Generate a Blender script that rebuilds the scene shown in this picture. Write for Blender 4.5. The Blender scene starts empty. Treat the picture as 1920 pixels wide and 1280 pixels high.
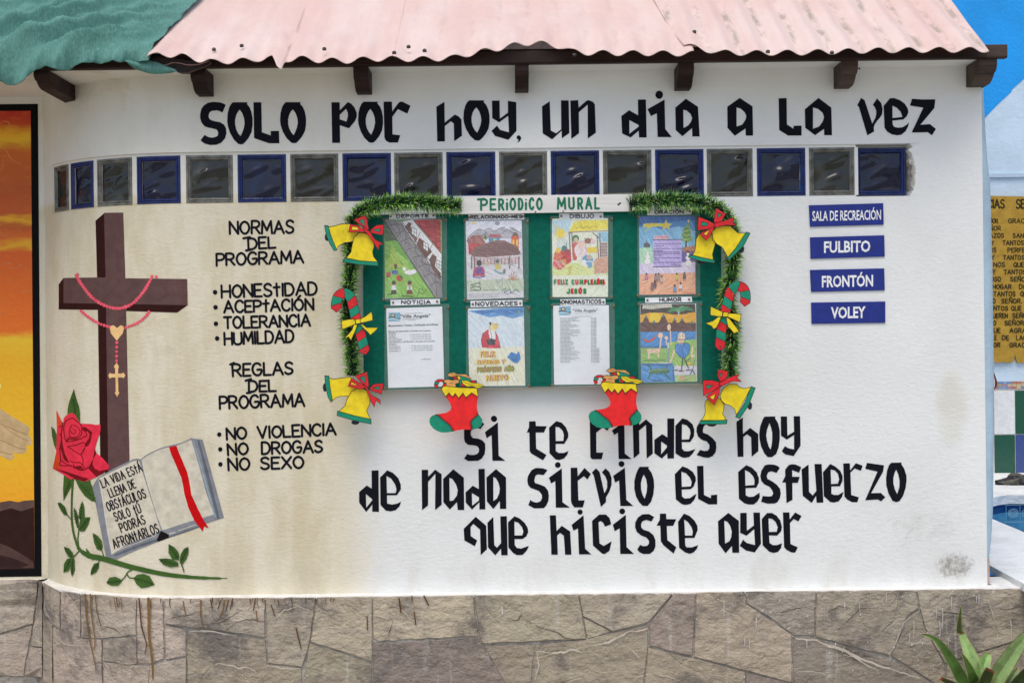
import bpy, math, random
from mathutils import Vector
from mathutils.geometry import tessellate_polygon
random.seed(7)
SC = bpy.context.scene
COL = SC.collection

# ---------------------------------------------------------------- camera, sky, sun, exposure
F = 2300.0          # focal length in photo pixels (1920 wide)
D = 4.6             # camera to the painted wall, metres
ZC = 1.36           # eye height over the ground
ROLL = 0.0122
CR, SR = math.cos(ROLL), math.sin(ROLL)
cam = bpy.data.cameras.new("camera")
cam.sensor_width = 36.0
cam.lens = F / 1920 * 36
cam.clip_end = 500
camo = bpy.data.objects.new("camera", cam)
COL.objects.link(camo)
camo.rotation_euler = (math.pi / 2, ROLL, 0)
camo.location = (0, -D, ZC)
SC.camera = camo
SUN_EL, SUN_AZ = math.radians(64), math.radians(-12)      # high, behind the camera, a little to the left
w = bpy.data.worlds.new("World")
SC.world = w
w.use_nodes = True
nt = w.node_tree
bg = nt.nodes["Background"]
sk = nt.nodes.new("ShaderNodeTexSky")
sk.sky_type = 'NISHITA'
sk.sun_disc = False
sk.sun_elevation = SUN_EL
sk.sun_rotation = math.pi - SUN_AZ
sk.air_density = 1.0
sk.dust_density = 3.0
sk.ozone_density = 1.0
nt.links.new(sk.outputs[0], bg.inputs[0])
bg.inputs[1].default_value = 0.13
sl = bpy.data.lights.new("sun", 'SUN')
sl.energy = 1.1
sl.angle = math.radians(35)
sl.color = (1.0, 0.95, 0.84)
slo = bpy.data.objects.new("sun", sl)
COL.objects.link(slo)
d = Vector((math.sin(SUN_AZ) * math.cos(SUN_EL), -math.cos(SUN_AZ) * math.cos(SUN_EL), math.sin(SUN_EL)))
slo.rotation_euler = d.to_track_quat('Z', 'Y').to_euler()
slo.location = d * 20
SC.view_settings.view_transform = 'Standard'
SC.view_settings.look = 'None'
SC.view_settings.gamma = 1
SC.view_settings.exposure = 0.47
SC.render.resolution_x, SC.render.resolution_y = 1024, 682

# ---------------------------------------------------------------- geometry of the place
def ray(px, py):
    u, v = (px - 960) / F, (640 - py) / F
    return Vector((u * CR + v * SR, 1.0, -u * SR + v * CR))
CAM = Vector((0, -D, ZC))
def P(px, py, y=0.0):
    return CAM + ray(px, py) * (D + y)
XS = P(352, 640).x          # where the straight wall turns into the rounded corner
R = 0.80
THM = math.radians(57)
SL = -R * THM               # arc length at the end of the corner
YL = R * (1 - math.cos(THM))
XL = XS - R * math.sin(THM)
XR = P(1846, 640).x         # right end of the wall
SRT = XR - XS
def WS(s, z, off=0.0):      # wall surface by arc length, off = metres in front of it
    if s >= 0: return Vector((XS + s, -off, z))
    th = -s / R
    if th <= THM: return Vector((XS - (R + off) * math.sin(th), R - (R + off) * math.cos(th), z))
    return Vector((XL - (R * (th - THM)), YL - off, z))
def hit(px, py, off=0.0):   # (s, z) where the line of sight meets the wall
    r = ray(px, py)
    t = D - off
    if r.x * t >= XS: return (r.x * t - XS, ZC + r.z * t)
    a = r.x * r.x + 1
    b = -2 * (r.x * XS + (D + R))
    c = XS * XS + (D + R) ** 2 - (R + off) ** 2
    q = b * b - 4 * a * c
    if q > 0:
        t = (-b - math.sqrt(q)) / (2 * a)
        x, y = r.x * t, -D + t
        th = math.atan2(XS - x, R - y)
        if th <= THM: return (-R * th, ZC + r.z * t)
    t = D + YL - off
    return (SL - (XL - r.x * t), ZC + r.z * t)
def W(px, py, off=0.0):
    s, z = hit(px, py, off)
    return WS(s, z, off)
def onplane(y):
    return lambda px, py, off: P(px, py, y - off)

# ---------------------------------------------------------------- objects
def tag(o, label=None, cat=None, group=None, kind=None):
    if label: o['label'] = label
    if cat: o['category'] = cat
    if group: o['group'] = group
    if kind: o['kind'] = kind
    return o
ORG = {}
def empty(name, loc):
    o = bpy.data.objects.new(name, None)
    o.empty_display_size = 0.1
    COL.objects.link(o)
    o.location = loc
    ORG[o] = Vector(loc)
    return o
def mesh(name, verts, faces, mats, parent=None, cols=None, mi=None, smooth=False):
    vs = [Vector(v) for v in verts]
    lo = Vector((min(v.x for v in vs), min(v.y for v in vs), min(v.z for v in vs)))
    hi = Vector((max(v.x for v in vs), max(v.y for v in vs), max(v.z for v in vs)))
    o0 = Vector(((lo.x + hi.x) / 2, (lo.y + hi.y) / 2, lo.z))
    me = bpy.data.meshes.new(name)
    me.from_pydata([v - o0 for v in vs], [], faces)
    if not isinstance(mats, (list, tuple)): mats = [mats]
    for m in mats: me.materials.append(m)
    if mi: me.polygons.foreach_set('material_index', mi)
    if cols:
        a = me.color_attributes.new('Col', 'FLOAT_COLOR', 'CORNER')
        buf = []
        for p, c in zip(me.polygons, cols): buf += list(c[:3]) + [1.0] if False else (list(c[:3]) + [1.0]) * p.loop_total
        a.data.foreach_set('color', buf)
    if smooth: me.polygons.foreach_set('use_smooth', [True] * len(me.polygons))
    o = bpy.data.objects.new(name, me)
    COL.objects.link(o)
    ORG[o] = o0
    if parent is not None:
        o.parent = parent
        o.location = o0 - ORG[parent]
    else: o.location = o0
    return o
class MB:                    # collects faces for ONE mesh object
    def __init__(self): self.v, self.f, self.c, self.m = [], [], [], []
    def face(self, pts, col=(.5, .5, .5), mi=0):
        n = len(self.v)
        self.v += [Vector(p) for p in pts]
        self.f.append(list(range(n, n + len(pts)))); self.c.append(col); self.m.append(mi)
    def grid(self, fn, us, vs, col=(.5, .5, .5), mi=0, flip=False):
        n = len(self.v)
        for u in us:
            for v in vs: self.v.append(Vector(fn(u, v)))
        L = len(vs)
        for i in range(len(us) - 1):
            for j in range(L - 1):
                q = [n + i * L + j, n + (i + 1) * L + j, n + (i + 1) * L + j + 1, n + i * L + j + 1]
                if flip: q.reverse()
                self.f.append(q); self.c.append(col(us[i], vs[j]) if callable(col) else col); self.m.append(mi)
    def box(self, a, b, col=(.5, .5, .5), mi=0, bev=0.0):
        x0, y0, z0 = a; x1, y1, z1 = b
        n = len(self.v)
        if bev <= 0:
            self.v += [Vector(p) for p in ((x0,y0,z0),(x1,y0,z0),(x1,y1,z0),(x0,y1,z0),(x0,y0,z1),(x1,y0,z1),(x1,y1,z1),(x0,y1,z1))]
            for q in ((0,3,2,1),(4,5,6,7),(0,1,5,4),(1,2,6,5),(2,3,7,6),(3,0,4,7)):
                self.f.append([n + k for k in q]); self.c.append(col); self.m.append(mi)
        else:                # chamfered along the four x edges
            yz = [(y0 + bev, z0), (y1 - bev, z0), (y1, z0 + bev), (y1, z1 - bev), (y1 - bev, z1), (y0 + bev, z1), (y0, z1 - bev), (y0, z0 + bev)]
            self.v += [Vector((x0, y, z)) for y, z in yz] + [Vector((x1, y, z)) for y, z in yz]
            for i in range(8):
                j = (i + 1) % 8
                self.f.append([n + j, n + i, n + 8 + i, n + 8 + j]); self.c.append(col); self.m.append(mi)
            self.f.append([n + i for i in range(8)]); self.c.append(col); self.m.append(mi)
            self.f.append([n + 15 - i for i in range(8)]); self.c.append(col); self.m.append(mi)
    def build(self, name, mats, parent=None, smooth=False):
        return mesh(name, self.v, self.f, mats, parent, self.c, self.m if any(self.m) else None, smooth)

# ---------------------------------------------------------------- colours and materials
def lin(v):
    v /= 255.0
    return v / 12.92 if v <= 0.04045 else ((v + 0.055) / 1.055) ** 2.4
KC = 1.18
def c(r, g, b, k=None):
    k = KC if k is None else k
    return tuple(min(0.86, lin(x) * k) for x in (r, g, b))
class NT:
    def __init__(self, name):
        self.m = bpy.data.materials.new(name)
        self.m.use_nodes = True
        self.t = self.m.node_tree
        self.b = self.t.nodes["Principled BSDF"]
        self.pos = None
    def n(self, typ, **kw):
        nd = self.t.nodes.new(typ)
        for k, v in kw.items(): setattr(nd, k, v)
        return nd
    def l(self, a, b): self.t.links.new(a, b)
    def P(self):
        if self.pos is None: self.pos = self.n("ShaderNodeNewGeometry").outputs['Position']
        return self.pos
    def map(self, sc):
        mp = self.n("ShaderNodeMapping")
        self.l(self.P(), mp.inputs[0])
        mp.inputs['Scale'].default_value = sc
        return mp.outputs[0]
    def noise(self, scale, det=4, rough=0.55, sc=(1, 1, 1), dist=0.0):
        nd = self.n("ShaderNodeTexNoise")
        self.l(self.map(sc), nd.inputs['Vector'])
        nd.inputs['Scale'].default_value = scale
        nd.inputs['Detail'].default_value = det
        nd.inputs['Roughness'].default_value = rough
        nd.inputs['Distortion'].default_value = dist
        return nd.outputs['Fac']
    def ramp(self, fac, a, b, lo=0.0, hi=1.0):
        nd = self.n("ShaderNodeMapRange", interpolation_type='SMOOTHSTEP')
        self.l(fac, nd.inputs[0])
        nd.inputs[1].default_value = a; nd.inputs[2].default_value = b
        nd.inputs[3].default_value = lo; nd.inputs[4].default_value = hi
        return nd.outputs[0]
    def math(self, op, a, b=0.0, c_=None):
        nd = self.n("ShaderNodeMath", operation=op)
        for i, x in enumerate((a, b) if c_ is None else (a, b, c_)):
            if isinstance(x, (int, float)): nd.inputs[i].default_value = x
            else: self.l(x, nd.inputs[i])
        return nd.outputs[0]
    def mix(self, fac, a, b, mode='MIX'):
        nd = self.n("ShaderNodeMix", data_type='RGBA', blend_type=mode)
        for i, x in ((0, fac), (6, a), (7, b)):
            if isinstance(x, (int, float)): nd.inputs[i].default_value = x
            elif isinstance(x, tuple): nd.inputs[i].default_value = x[:3] + (1,)
            else: self.l(x, nd.inputs[i])
        return nd.outputs[2]
    def attr(self):
        nd = self.n("ShaderNodeAttribute", attribute_name='Col')
        return nd.outputs['Color']
    def xyz(self):
        nd = self.n("ShaderNodeSeparateXYZ")
        self.l(self.P(), nd.inputs[0])
        return nd.outputs
    def base(self, x):
        if isinstance(x, tuple): self.b.inputs['Base Color'].default_value = x[:3] + (1,)
        else: self.l(x, self.b.inputs['Base Color'])
    def bump(self, h, dist=0.01, strength=1.0):
        nd = self.n("ShaderNodeBump")
        nd.inputs['Distance'].default_value = dist
        nd.inputs['Strength'].default_value = strength
        self.l(h, nd.inputs['Height'])
        self.l(nd.outputs[0], self.b.inputs['Normal'])
    def set(self, **kw):
        for k, v in kw.items(): self.b.inputs[k.replace('_', ' ')].default_value = v
        return self
def simple(name, col=None, rough=0.6, ns=20, amt=0.25, bs=80, bd=0.0, spec=0.4, sc=(1, 1, 1), metal=0.0):
    """one colour (or the mesh's own colours) with uneven tone and a little relief"""
    t = NT(name)
    src = t.attr() if col is None else col
    f = t.noise(ns, 5, 0.6, sc)
    g = t.ramp(f, 0.3, 0.7, 1 - amt, 1 + amt * 0.4)
    cb = t.n("ShaderNodeCombineColor")
    for i in range(3): t.l(g, cb.inputs[i])
    t.base(t.mix(1.0, src, cb.outputs[0], 'MULTIPLY'))
    if bd: t.bump(t.noise(bs, 4, 0.6, sc), bd)
    t.set(Roughness=rough, Metallic=metal)
    t.b.inputs['Specular IOR Level'].default_value = spec
    return t.m

M = {}
# painted stucco wall
t = NT("stucco_paint")
X, Y, Z = t.xyz()
n1 = t.noise(2.2, 5, 0.6)
n2 = t.noise(7, 5, 0.65, (1, 1, 0.35))
n3 = t.noise(30, 4, 0.6)
edge = t.math('ADD', X, t.math('MULTIPLY', t.math('SUBTRACT', n2, 0.5), 0.35))
left = t.ramp(edge, P(605, 0).x, P(725, 0).x, 1.0, 0.0)
low = t.ramp(Z, P(600, 372).z, P(600, 350).z, 1.0, 0.35)
cream = t.mix(t.ramp(n2, 0.38, 0.68), (0.73, 0.675, 0.53), (0.63, 0.56, 0.39))
streak = t.ramp(t.noise(1.0, 4, 0.6, (9, 9, 0.7)), 0.52, 0.72, 0.0, 0.32)
cream = t.mix(streak, cream, (0.56, 0.48, 0.30))
white = t.mix(t.ramp(n1, 0.35, 0.7), (0.80, 0.815, 0.80), (0.745, 0.757, 0.735))
basec = t.mix(t.math('MULTIPLY', left, low), white, cream)
# dirty skirting, one mould patch, stains on the lower right
dirt = t.math('MULTIPLY', t.ramp(Z, P(960, 1105).z, P(960, 1000).z, 0.5, 0.0), t.ramp(n2, 0.45, 0.75))
basec = t.mix(dirt, basec, (0.55, 0.52, 0.45))
def blob(t, px, py, rx, rz, lo, hi, nz):
    p = P(px, py)
    dx = t.math('DIVIDE', t.math('SUBTRACT', X, p.x), rx)
    dz = t.math('DIVIDE', t.math('SUBTRACT', Z, p.z), rz)
    dd = t.math('SQRT', t.math('ADD', t.math('MULTIPLY', dx, dx), t.math('MULTIPLY', dz, dz)))
    m = t.ramp(dd, 1.0, 0.2)
    return t.ramp(t.math('MULTIPLY', m, nz), lo, hi)
n4 = t.noise(55, 6, 0.75)
basec = t.mix(t.math('MULTIPLY', blob(t, 1790, 1060, 0.15, 0.10, 0.28, 0.66, n4), 0.8), basec, (0.20, 0.17, 0.13))
basec = t.mix(t.math('MULTIPLY', blob(t, 1785, 770, 0.13, 0.28, 0.25, 0.7, n1), 0.6), basec, (0.62, 0.58, 0.46))
basec = t.mix(t.math('MULTIPLY', blob(t, 1740, 985, 0.30, 0.14, 0.35, 0.7, n3), 0.5), basec, (0.60, 0.59, 0.56))
basec = t.mix(t.math('MULTIPLY', blob(t, 1708, 325, 0.035, 0.13, 0.22, 0.5, n4), 0.85), basec, (0.33, 0.30, 0.24))
basec = t.mix(t.ramp(n3, 0.66, 0.78, 0.0, 0.18), basec, (0.5, 0.47, 0.4))
vo = t.n("ShaderNodeTexVoronoi", feature='DISTANCE_TO_EDGE')
vm = t.n("ShaderNodeVectorMath", operation='ADD')
cn = t.n("ShaderNodeTexNoise"); t.l(t.map((1, 1, 1)), cn.inputs['Vector']); cn.inputs['Scale'].default_value = 7; cn.inputs['Detail'].default_value = 5
sc_ = t.n("ShaderNodeVectorMath", operation='SCALE'); t.l(cn.outputs['Color'], sc_.inputs[0]); sc_.inputs['Scale'].default_value = 0.30
t.l(t.P(), vm.inputs[0]); t.l(sc_.outputs[0], vm.inputs[1]); t.l(vm.outputs[0], vo.inputs['Vector']); vo.inputs['Scale'].default_value = 5.5
crk = t.math('MULTIPLY', t.ramp(vo.outputs['Distance'], 0.012, 0.0), t.math('MULTIPLY', blob(t, 1640, 1000, 0.42, 0.17, 0.25, 0.6, n2), t.ramp(n1, 0.45, 0.6)))
basec = t.mix(t.math('MULTIPLY', crk, 0.55), basec, (0.34, 0.32, 0.29))
# rusty runs and smears under the glass blocks and along the cream part
basec = t.mix(t.math('MULTIPLY', t.math('MULTIPLY', left, t.ramp(t.noise(3.2, 6, 0.7), 0.55, 0.72)), 0.38), basec, (0.52, 0.44, 0.27))
t.base(basec)
hb = t.math('ADD', t.math('MULTIPLY', t.noise(46, 5, 0.6, (1, 1, 1.7), 0.4), 1.0), t.math('MULTIPLY', t.noise(9, 3), 1.2))
t.bump(hb, 0.003, 0.75)
t.set(Roughness=0.75)
t.b.inputs['Specular IOR Level'].default_value = 0.25
M['wall'] = t.m
M['paint'] = simple("wall_paint", None, 0.75, 25, 0.18, 38, 0.002, 0.12)
M['board_paint'] = simple("board_paint", None, 0.5, 35, 0.16, 120, 0.0006, 0.4)
M['crayon'] = simple("crayon_on_paper", None, 0.7, 260, 0.15, 300, 0.0, 0.3, (1, 1, 0.45))
M['paper'] = simple("printed_paper", None, 0.6, 9, 0.06, 20, 0.003, 0.35)
M['blueside'] = simple("pale_blue_paint", c(160, 182, 196), 0.55, 8, 0.12, 40, 0.004)
M['wood'] = simple("dark_stained_wood", (0.032, 0.016, 0.014), 0.6, 14, 0.55, 60, 0.003, 0.2, (0.15, 1, 1))
M['endwood'] = simple("weathered_dark_wood", (0.085, 0.058, 0.045), 0.7, 12, 0.55, 60, 0.004, 0.3, (0.2, 1, 1))
# faded pink corrugated metal
t = NT("faded_pink_metal")
a1 = t.noise(3.0, 5, 0.6, (1.6, 0.5, 0.5))
a2 = t.noise(16, 5, 0.7, (2.2, 0.5, 0.5))
cc = t.mix(t.ramp(a1, 0.35, 0.66), (0.69, 0.485, 0.43), (0.73, 0.575, 0.52))
cc = t.mix(t.ramp(a2, 0.62, 0.78, 0, 0.35), cc, (0.55, 0.42, 0.34))
dirt = t.math('MULTIPLY', t.attr(), t.ramp(t.noise(22, 5, 0.7, (1, .35, .35)), 0.42, 0.66))
cc = t.mix(dirt, cc, (0.30, 0.25, 0.19))
cc = t.mix(t.ramp(t.noise(60, 4, 0.7), 0.70, 0.78, 0, 0.6), cc, (0.26, 0.19, 0.15))
t.base(cc)
t.bump(t.math('ADD', t.noise(5, 3), t.math('MULTIPLY', t.noise(40, 3), 0.15)), 0.012)
t.set(Roughness=0.5)
M['pink'] = t.m
# woven green tarpaulin
t = NT("woven_green_cloth")
a1 = t.noise(5, 5, 0.6)
wv = t.noise(260, 2, 0.5, (1, 0.25, 0.25))
cc = t.mix(t.ramp(a1, 0.3, 0.7), (0.048, 0.165, 0.138), (0.092, 0.25, 0.215))
cc = t.mix(t.ramp(wv, 0.4, 0.7, 0, 0.4), cc, (0.17, 0.35, 0.31))
cc = t.mix(t.ramp(t.noise(70, 3, 0.6), 0.66, 0.74, 0, 0.5), cc, (0.06, 0.13, 0.11))
t.base(cc)
t.bump(t.math('ADD', t.math('MULTIPLY', wv, 0.15), t.noise(9, 5, 0.55, (1, 1, 1), 0.5)), 0.010)
t.set(Roughness=0.85)
M['tarp'] = t.m
# glass blocks
def glass(name, col, rim):
    t = NT(name)
    a = t.noise(7, 2, 0.5, (1, 1, 1), 0.8)
    t.base(t.mix(t.ramp(a, 0.50, 0.75, 0, 0.8), col, rim))
    t.set(Roughness=0.07)
    t.b.inputs['Specular IOR Level'].default_value = 0.46
    t.bump(t.noise(8, 2, 0.4, (1, 1, 1), 1.0), 0.006)
    return t.m
M['clear_pane'] = glass("clear_glass_pane", (0.020, 0.022, 0.020), (0.070, 0.074, 0.067))
M['blue_pane'] = glass("blue_glass_pane", (0.003, 0.006, 0.028), (0.006, 0.016, 0.07))
M['clear_rim'] = simple("clear_glass_rim", (0.17, 0.17, 0.148), 0.25, 30, 0.5, 30, 0.004, 0.4)
M['blue_rim'] = simple("blue_glass_rim", (0.008, 0.022, 0.13), 0.25, 30, 0.4, 30, 0.004, 0.4)
# field stone
t = NT("field_stone")
a1 = t.noise(5, 6, 0.68)
a2 = t.noise(2.6, 5, 0.6)
a3 = t.noise(16, 7, 0.72, (1, 1, 1.8))
a4 = t.noise(6, 6, 0.7, (1, 1, 6))
cc = t.mix(t.ramp(a2, 0.35, 0.68), t.attr(), t.mix(0.5, t.attr(), (0.38, 0.31, 0.23)))
cc = t.mix(t.ramp(a4, 0.42, 0.62, 0, 0.35), cc, (0.25, 0.205, 0.18))
cc = t.mix(t.ramp(a1, 0.50, 0.68, 0, 0.8), cc, (0.115, 0.102, 0.096))
cc = t.mix(t.ramp(t.noise(11, 6, 0.7), 0.52, 0.66, 0, 0.45), cc, (0.20, 0.165, 0.14))
cc = t.mix(t.ramp(a3, 0.58, 0.74, 0, 0.5), cc, (0.46, 0.43, 0.39))
cc = t.mix(t.ramp(t.noise(110, 4, 0.7), 0.64, 0.74, 0, 0.5), cc, (0.09, 0.08, 0.07))
cc = t.mix(t.ramp(t.noise(16, 4, 0.6, (2.5, 2.5, 0.16)), 0.58, 0.72, 0, 0.4), cc, (0.52, 0.50, 0.46))
t.base(cc)
vo = t.n("ShaderNodeTexVoronoi", feature='DISTANCE_TO_EDGE')
vm = t.n("ShaderNodeVectorMath", operation='ADD')
cn = t.n("ShaderNodeTexNoise")
t.l(t.map((1, 1, 1)), cn.inputs['Vector']); cn.inputs['Scale'].default_value = 5
sc_ = t.n("ShaderNodeVectorMath", operation='SCALE'); t.l(cn.outputs['Color'], sc_.inputs[0]); sc_.inputs['Scale'].default_value = 0.25
t.l(t.P(), vm.inputs[0]); t.l(sc_.outputs[0], vm.inputs[1])
t.l(vm.outputs[0], vo.inputs['Vector']); vo.inputs['Scale'].default_value = 3.2
flake = t.math('MULTIPLY', t.ramp(vo.outputs['Distance'], 0.0, 0.03), t.ramp(a1, 0.3, 0.6))
t.bump(t.math('ADD', t.math('ADD', t.noise(6, 7, 0.62, (1, 1, 1.4)), t.math('MULTIPLY', flake, 0.07)), t.math('ADD', t.math('MULTIPLY', t.noise(20, 6, 0.65, (1, 1, 1.6)), 0.35), t.math('MULTIPLY', t.noise(60, 5), 0.16))), 0.030)
t.set(Roughness=0.6)
M['stone'] = t.m
M['mortar'] = simple("grey_mortar", (0.40, 0.37, 0.33), 0.9, 25, 0.4, 60, 0.01)
M['ledge'] = simple("white_ledge_paint", (0.80, 0.79, 0.76), 0.7, 18, 0.15, 40, 0.006)
M['board'] = simple("green_board_cloth", (0.003, 0.125, 0.085), 0.8, 60, 0.2, 500, 0.0008, 0.12)
M['whitewood'] = simple("white_painted_wood", (0.72, 0.71, 0.68), 0.6, 6, 0.16, 25, 0.002, 0.3, (0.2, 1, 4))
M['brass'] = simple("tarnished_brass", (0.30, 0.19, 0.10), 0.4, 90, 0.5, 60, 0.0, 0.5, (1, 1, 1), 0.6)
M['tinsel'] = simple("tinsel_strip", None, 0.35, 60, 0.3, 60, 0.0, 0.5)
M['aloe'] = simple("aloe_leaf", None, 0.45, 22, 0.3, 60, 0.003, 0.4)
M['ground'] = simple("concrete_ground", (0.40, 0.365, 0.30), 0.9, 3, 0.3, 40, 0.01)
M['floor'] = simple("white_terrace_paint", (0.80, 0.81, 0.80), 0.7, 5, 0.14, 12, 0.02)
M['tile'] = simple("glazed_tile", None, 0.2, 40, 0.10, 20, 0.001, 0.5)
M['backpaint'] = simple("back_wall_paint", None, 0.65, 4, 0.10, 50, 0.004)
M['pool'] = simple("pool_tile", None, 0.25, 30, 0.2, 30, 0.002, 0.5)
t = NT("pool_water")
t.base((0.015, 0.20, 0.45))
t.set(Roughness=0.04)
t.bump(t.noise(14, 3), 0.01)
M['water'] = t.m
t = NT("clear_sleeve")
t.base((0.8, 0.85, 0.83))
t.set(Roughness=0.12, Alpha=0.10)
M['sleeve'] = t.m
M['rock'] = simple("mottled_dark_stone", None, 0.5, 40, 0.6, 60, 0.01)
M['metal'] = simple("dark_rusty_nail", (0.05, 0.04, 0.04), 0.5, 60, 0.4)
# sunset painted on the left wall
t = NT("sunset_mural_paint")
X, Y, Z = t.xyz()
zz = t.math('ADD', Z, t.math('MULTIPLY', t.math('SUBTRACT', t.noise(5, 4, 0.6, (1, 1, 3)), 0.5), 0.10))
cr = t.n("ShaderNodeValToRGB")
z0, z1 = P(30, 945, YL).z, P(30, 208, YL).z
t.l(t.ramp(zz, z0, z1), cr.inputs[0])
for nd in t.t.nodes:
    if nd.type == 'MAP_RANGE': nd.interpolation_type = 'LINEAR' if nd.inputs[1].default_value == z0 else nd.interpolation_type
el = cr.color_ramp.elements
stops = [(0.0, (205, 140, 10)), (0.16, (220, 160, 15)), (0.36, (215, 150, 15)), (0.42, (225, 165, 30)), (0.445, (200, 95, 15)), (0.55, (195, 90, 12)),
         (0.64, (190, 80, 15)), (0.655, (235, 150, 20)), (0.675, (190, 85, 15)), (0.71, (165, 75, 15)), (0.722, (235, 150, 20)), (0.735, (170, 75, 15)),
         (0.80, (160, 70, 15)), (0.90, (175, 85, 15)), (0.92, (235, 160, 25)), (0.94, (225, 150, 20)), (0.96, (170, 60, 15)), (1.0, (165, 30, 15))]
while len(el) < len(stops): el.new(0.5)
for e, (p, k) in zip(el, stops):
    e.position = p; e.color = c(*k, 1.45) + (1,)
t.base(t.mix(t.ramp(t.noise(18, 5, 0.65, (1, 1, 2)), 0.5, 0.8, 0, 0.22), cr.outputs[0], c(225, 150, 40)))
t.bump(t.noise(38, 4), 0.003)
t.set(Roughness=0.6)
M['sunset'] = t.m

# ---------------------------------------------------------------- painted marks: flat colour laid on a real surface
class Sheet:
    def __init__(self, fn, off=0.0015, o=(0, 0), s=1.0):
        self.fn, self.off, self.o, self.s = fn, off, o, s
        self.t, self.k, self.lay = [], 0, 0
    def at(self, o, s): self.o, self.s = o, s; return self
    def up(self): self.lay += 1; return self
    def q(self, p): return (self.o[0] + p[0] / self.s, self.o[1] + p[1] / self.s)
    def o_(self):
        self.k += 1
        return self.off + self.lay * 2e-5 + self.k * 8e-6
    def add(self, pts, col, off):
        a = sum(pts[i][0] * pts[(i + 1) % len(pts)][1] - pts[(i + 1) % len(pts)][0] * pts[i][1] for i in range(len(pts)))
        if abs(a) < 1e-9: return
        if a > 0: pts = pts[::-1]
        self.t.append((pts, col, off))
    def poly(self, pts, col, holes=(), off=None):
        off = self.o_() if off is None else off
        loops = [[self.q(p) for p in pts]] + [[self.q(p) for p in h] for h in holes]
        flat = [p for l in loops for p in l]
        for tri in tessellate_polygon([[Vector((x, y, 0)) for x, y in l] for l in loops]):
            self.add([flat[i] for i in tri], col, off)
        return self
    def hatch(self, pts, col, sp=8.0, wd=3.2, ang=1.0, rng=random):
        off = self.off + self.lay * 2e-5 + self.k * 8e-6 + 4e-6
        q = [self.q(p) for p in pts]
        sp, wd = sp / self.s, wd / self.s
        ca, sa = math.cos(ang), math.sin(ang)
        r = [(x * ca + y * sa, -x * sa + y * ca) for x, y in q]
        v = min(a[1] for a in r) + sp * .5
        while v < max(a[1] for a in r):
            xs = []
            for i in range(len(r)):
                a, b = r[i], r[(i + 1) % len(r)]
                if (a[1] > v) != (b[1] > v): xs.append(a[0] + (b[0] - a[0]) * (v - a[1]) / (b[1] - a[1]))
            xs.sort()
            for a, b in zip(xs[::2], xs[1::2]):
                u = a
                while u < b:
                    e = min(b, u + rng.uniform(10, 60) / self.s * 2)
                    if e - u > wd:
                        k = rng.uniform(.72, 1.22)
                        cl = tuple(min(.86, x * k + (.10 if k > 1.08 else 0)) for x in col)
                        h = wd * rng.uniform(.25, .6)
                        self.add([(s_ * ca - t_ * sa, s_ * sa + t_ * ca) for s_, t_ in ((u, v - h), (e, v - h), (e, v + h), (u, v + h))], cl, off)
                    u = e + rng.uniform(0, 14) / self.s
            v += sp
        return self
    def ell(self, x, y, rx, ry, col, n=14, rot=0.0):
        ca, sa = math.cos(rot), math.sin(rot)
        pts = []
        for i in range(n):
            a = 2 * math.pi * i / n
            u, v = rx * math.cos(a), ry * math.sin(a)
            pts.append((x + u * ca - v * sa, y + u * sa + v * ca))
        return self.poly(pts, col)
    def line(self, pts, wd, col, cap=True, smooth=False):
        pts = [self.q(p) for p in pts]
        if smooth: pts = spline(pts)
        wd = wd / self.s if not isinstance(wd, (list, tuple)) else [x / self.s for x in wd]
        if isinstance(wd, list) or not cap:
            strip(self, pts, wd, col, self.o_(), cap)
            return self
        cur = [pts[0]]
        for i in range(1, len(pts)):      # break the brush stroke at sharp corners
            cur.append(pts[i])
            if i < len(pts) - 1:
                a = (pts[i][0] - pts[i - 1][0], pts[i][1] - pts[i - 1][1]); b = (pts[i + 1][0] - pts[i][0], pts[i + 1][1] - pts[i][1])
                la, lb = math.hypot(*a), math.hypot(*b)
                if la > 1e-9 and lb > 1e-9 and (a[0] * b[0] + a[1] * b[1]) / (la * lb) < 0.25:
                    strip(self, cur, wd, col, self.o_(), cap)
                    cur = [pts[i]]
        strip(self, cur, wd, col, self.o_(), cap)
        return self
    def loop(self, pts, wd, col):
        return self.line(list(pts) + [pts[0], pts[1]], wd, col, False)
    def build(self, name, mat, parent, cuts=()):
        if not self.t: return None
        mb = MB()
        for pts, col, off in self.t:
            for q in slab(pts, cuts): mb.face([self.fn(x, y, off) for x, y in q], col)
        return mb.build(name, mat, parent)
def spline(pts, n=5):
    if len(pts) < 3: return pts
    out = []
    for i in range(len(pts) - 1):
        p0, p1, p2, p3 = pts[max(i - 1, 0)], pts[i], pts[i + 1], pts[min(i + 2, len(pts) - 1)]
        for k in range(n):
            t = k / n
            out.append(tuple(0.5 * (2 * p1[j] + (p2[j] - p0[j]) * t + (2 * p0[j] - 5 * p1[j] + 4 * p2[j] - p3[j]) * t * t + (3 * p1[j] - p0[j] - 3 * p2[j] + p3[j]) * t ** 3) for j in (0, 1)))
    return out + [pts[-1]]
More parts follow.
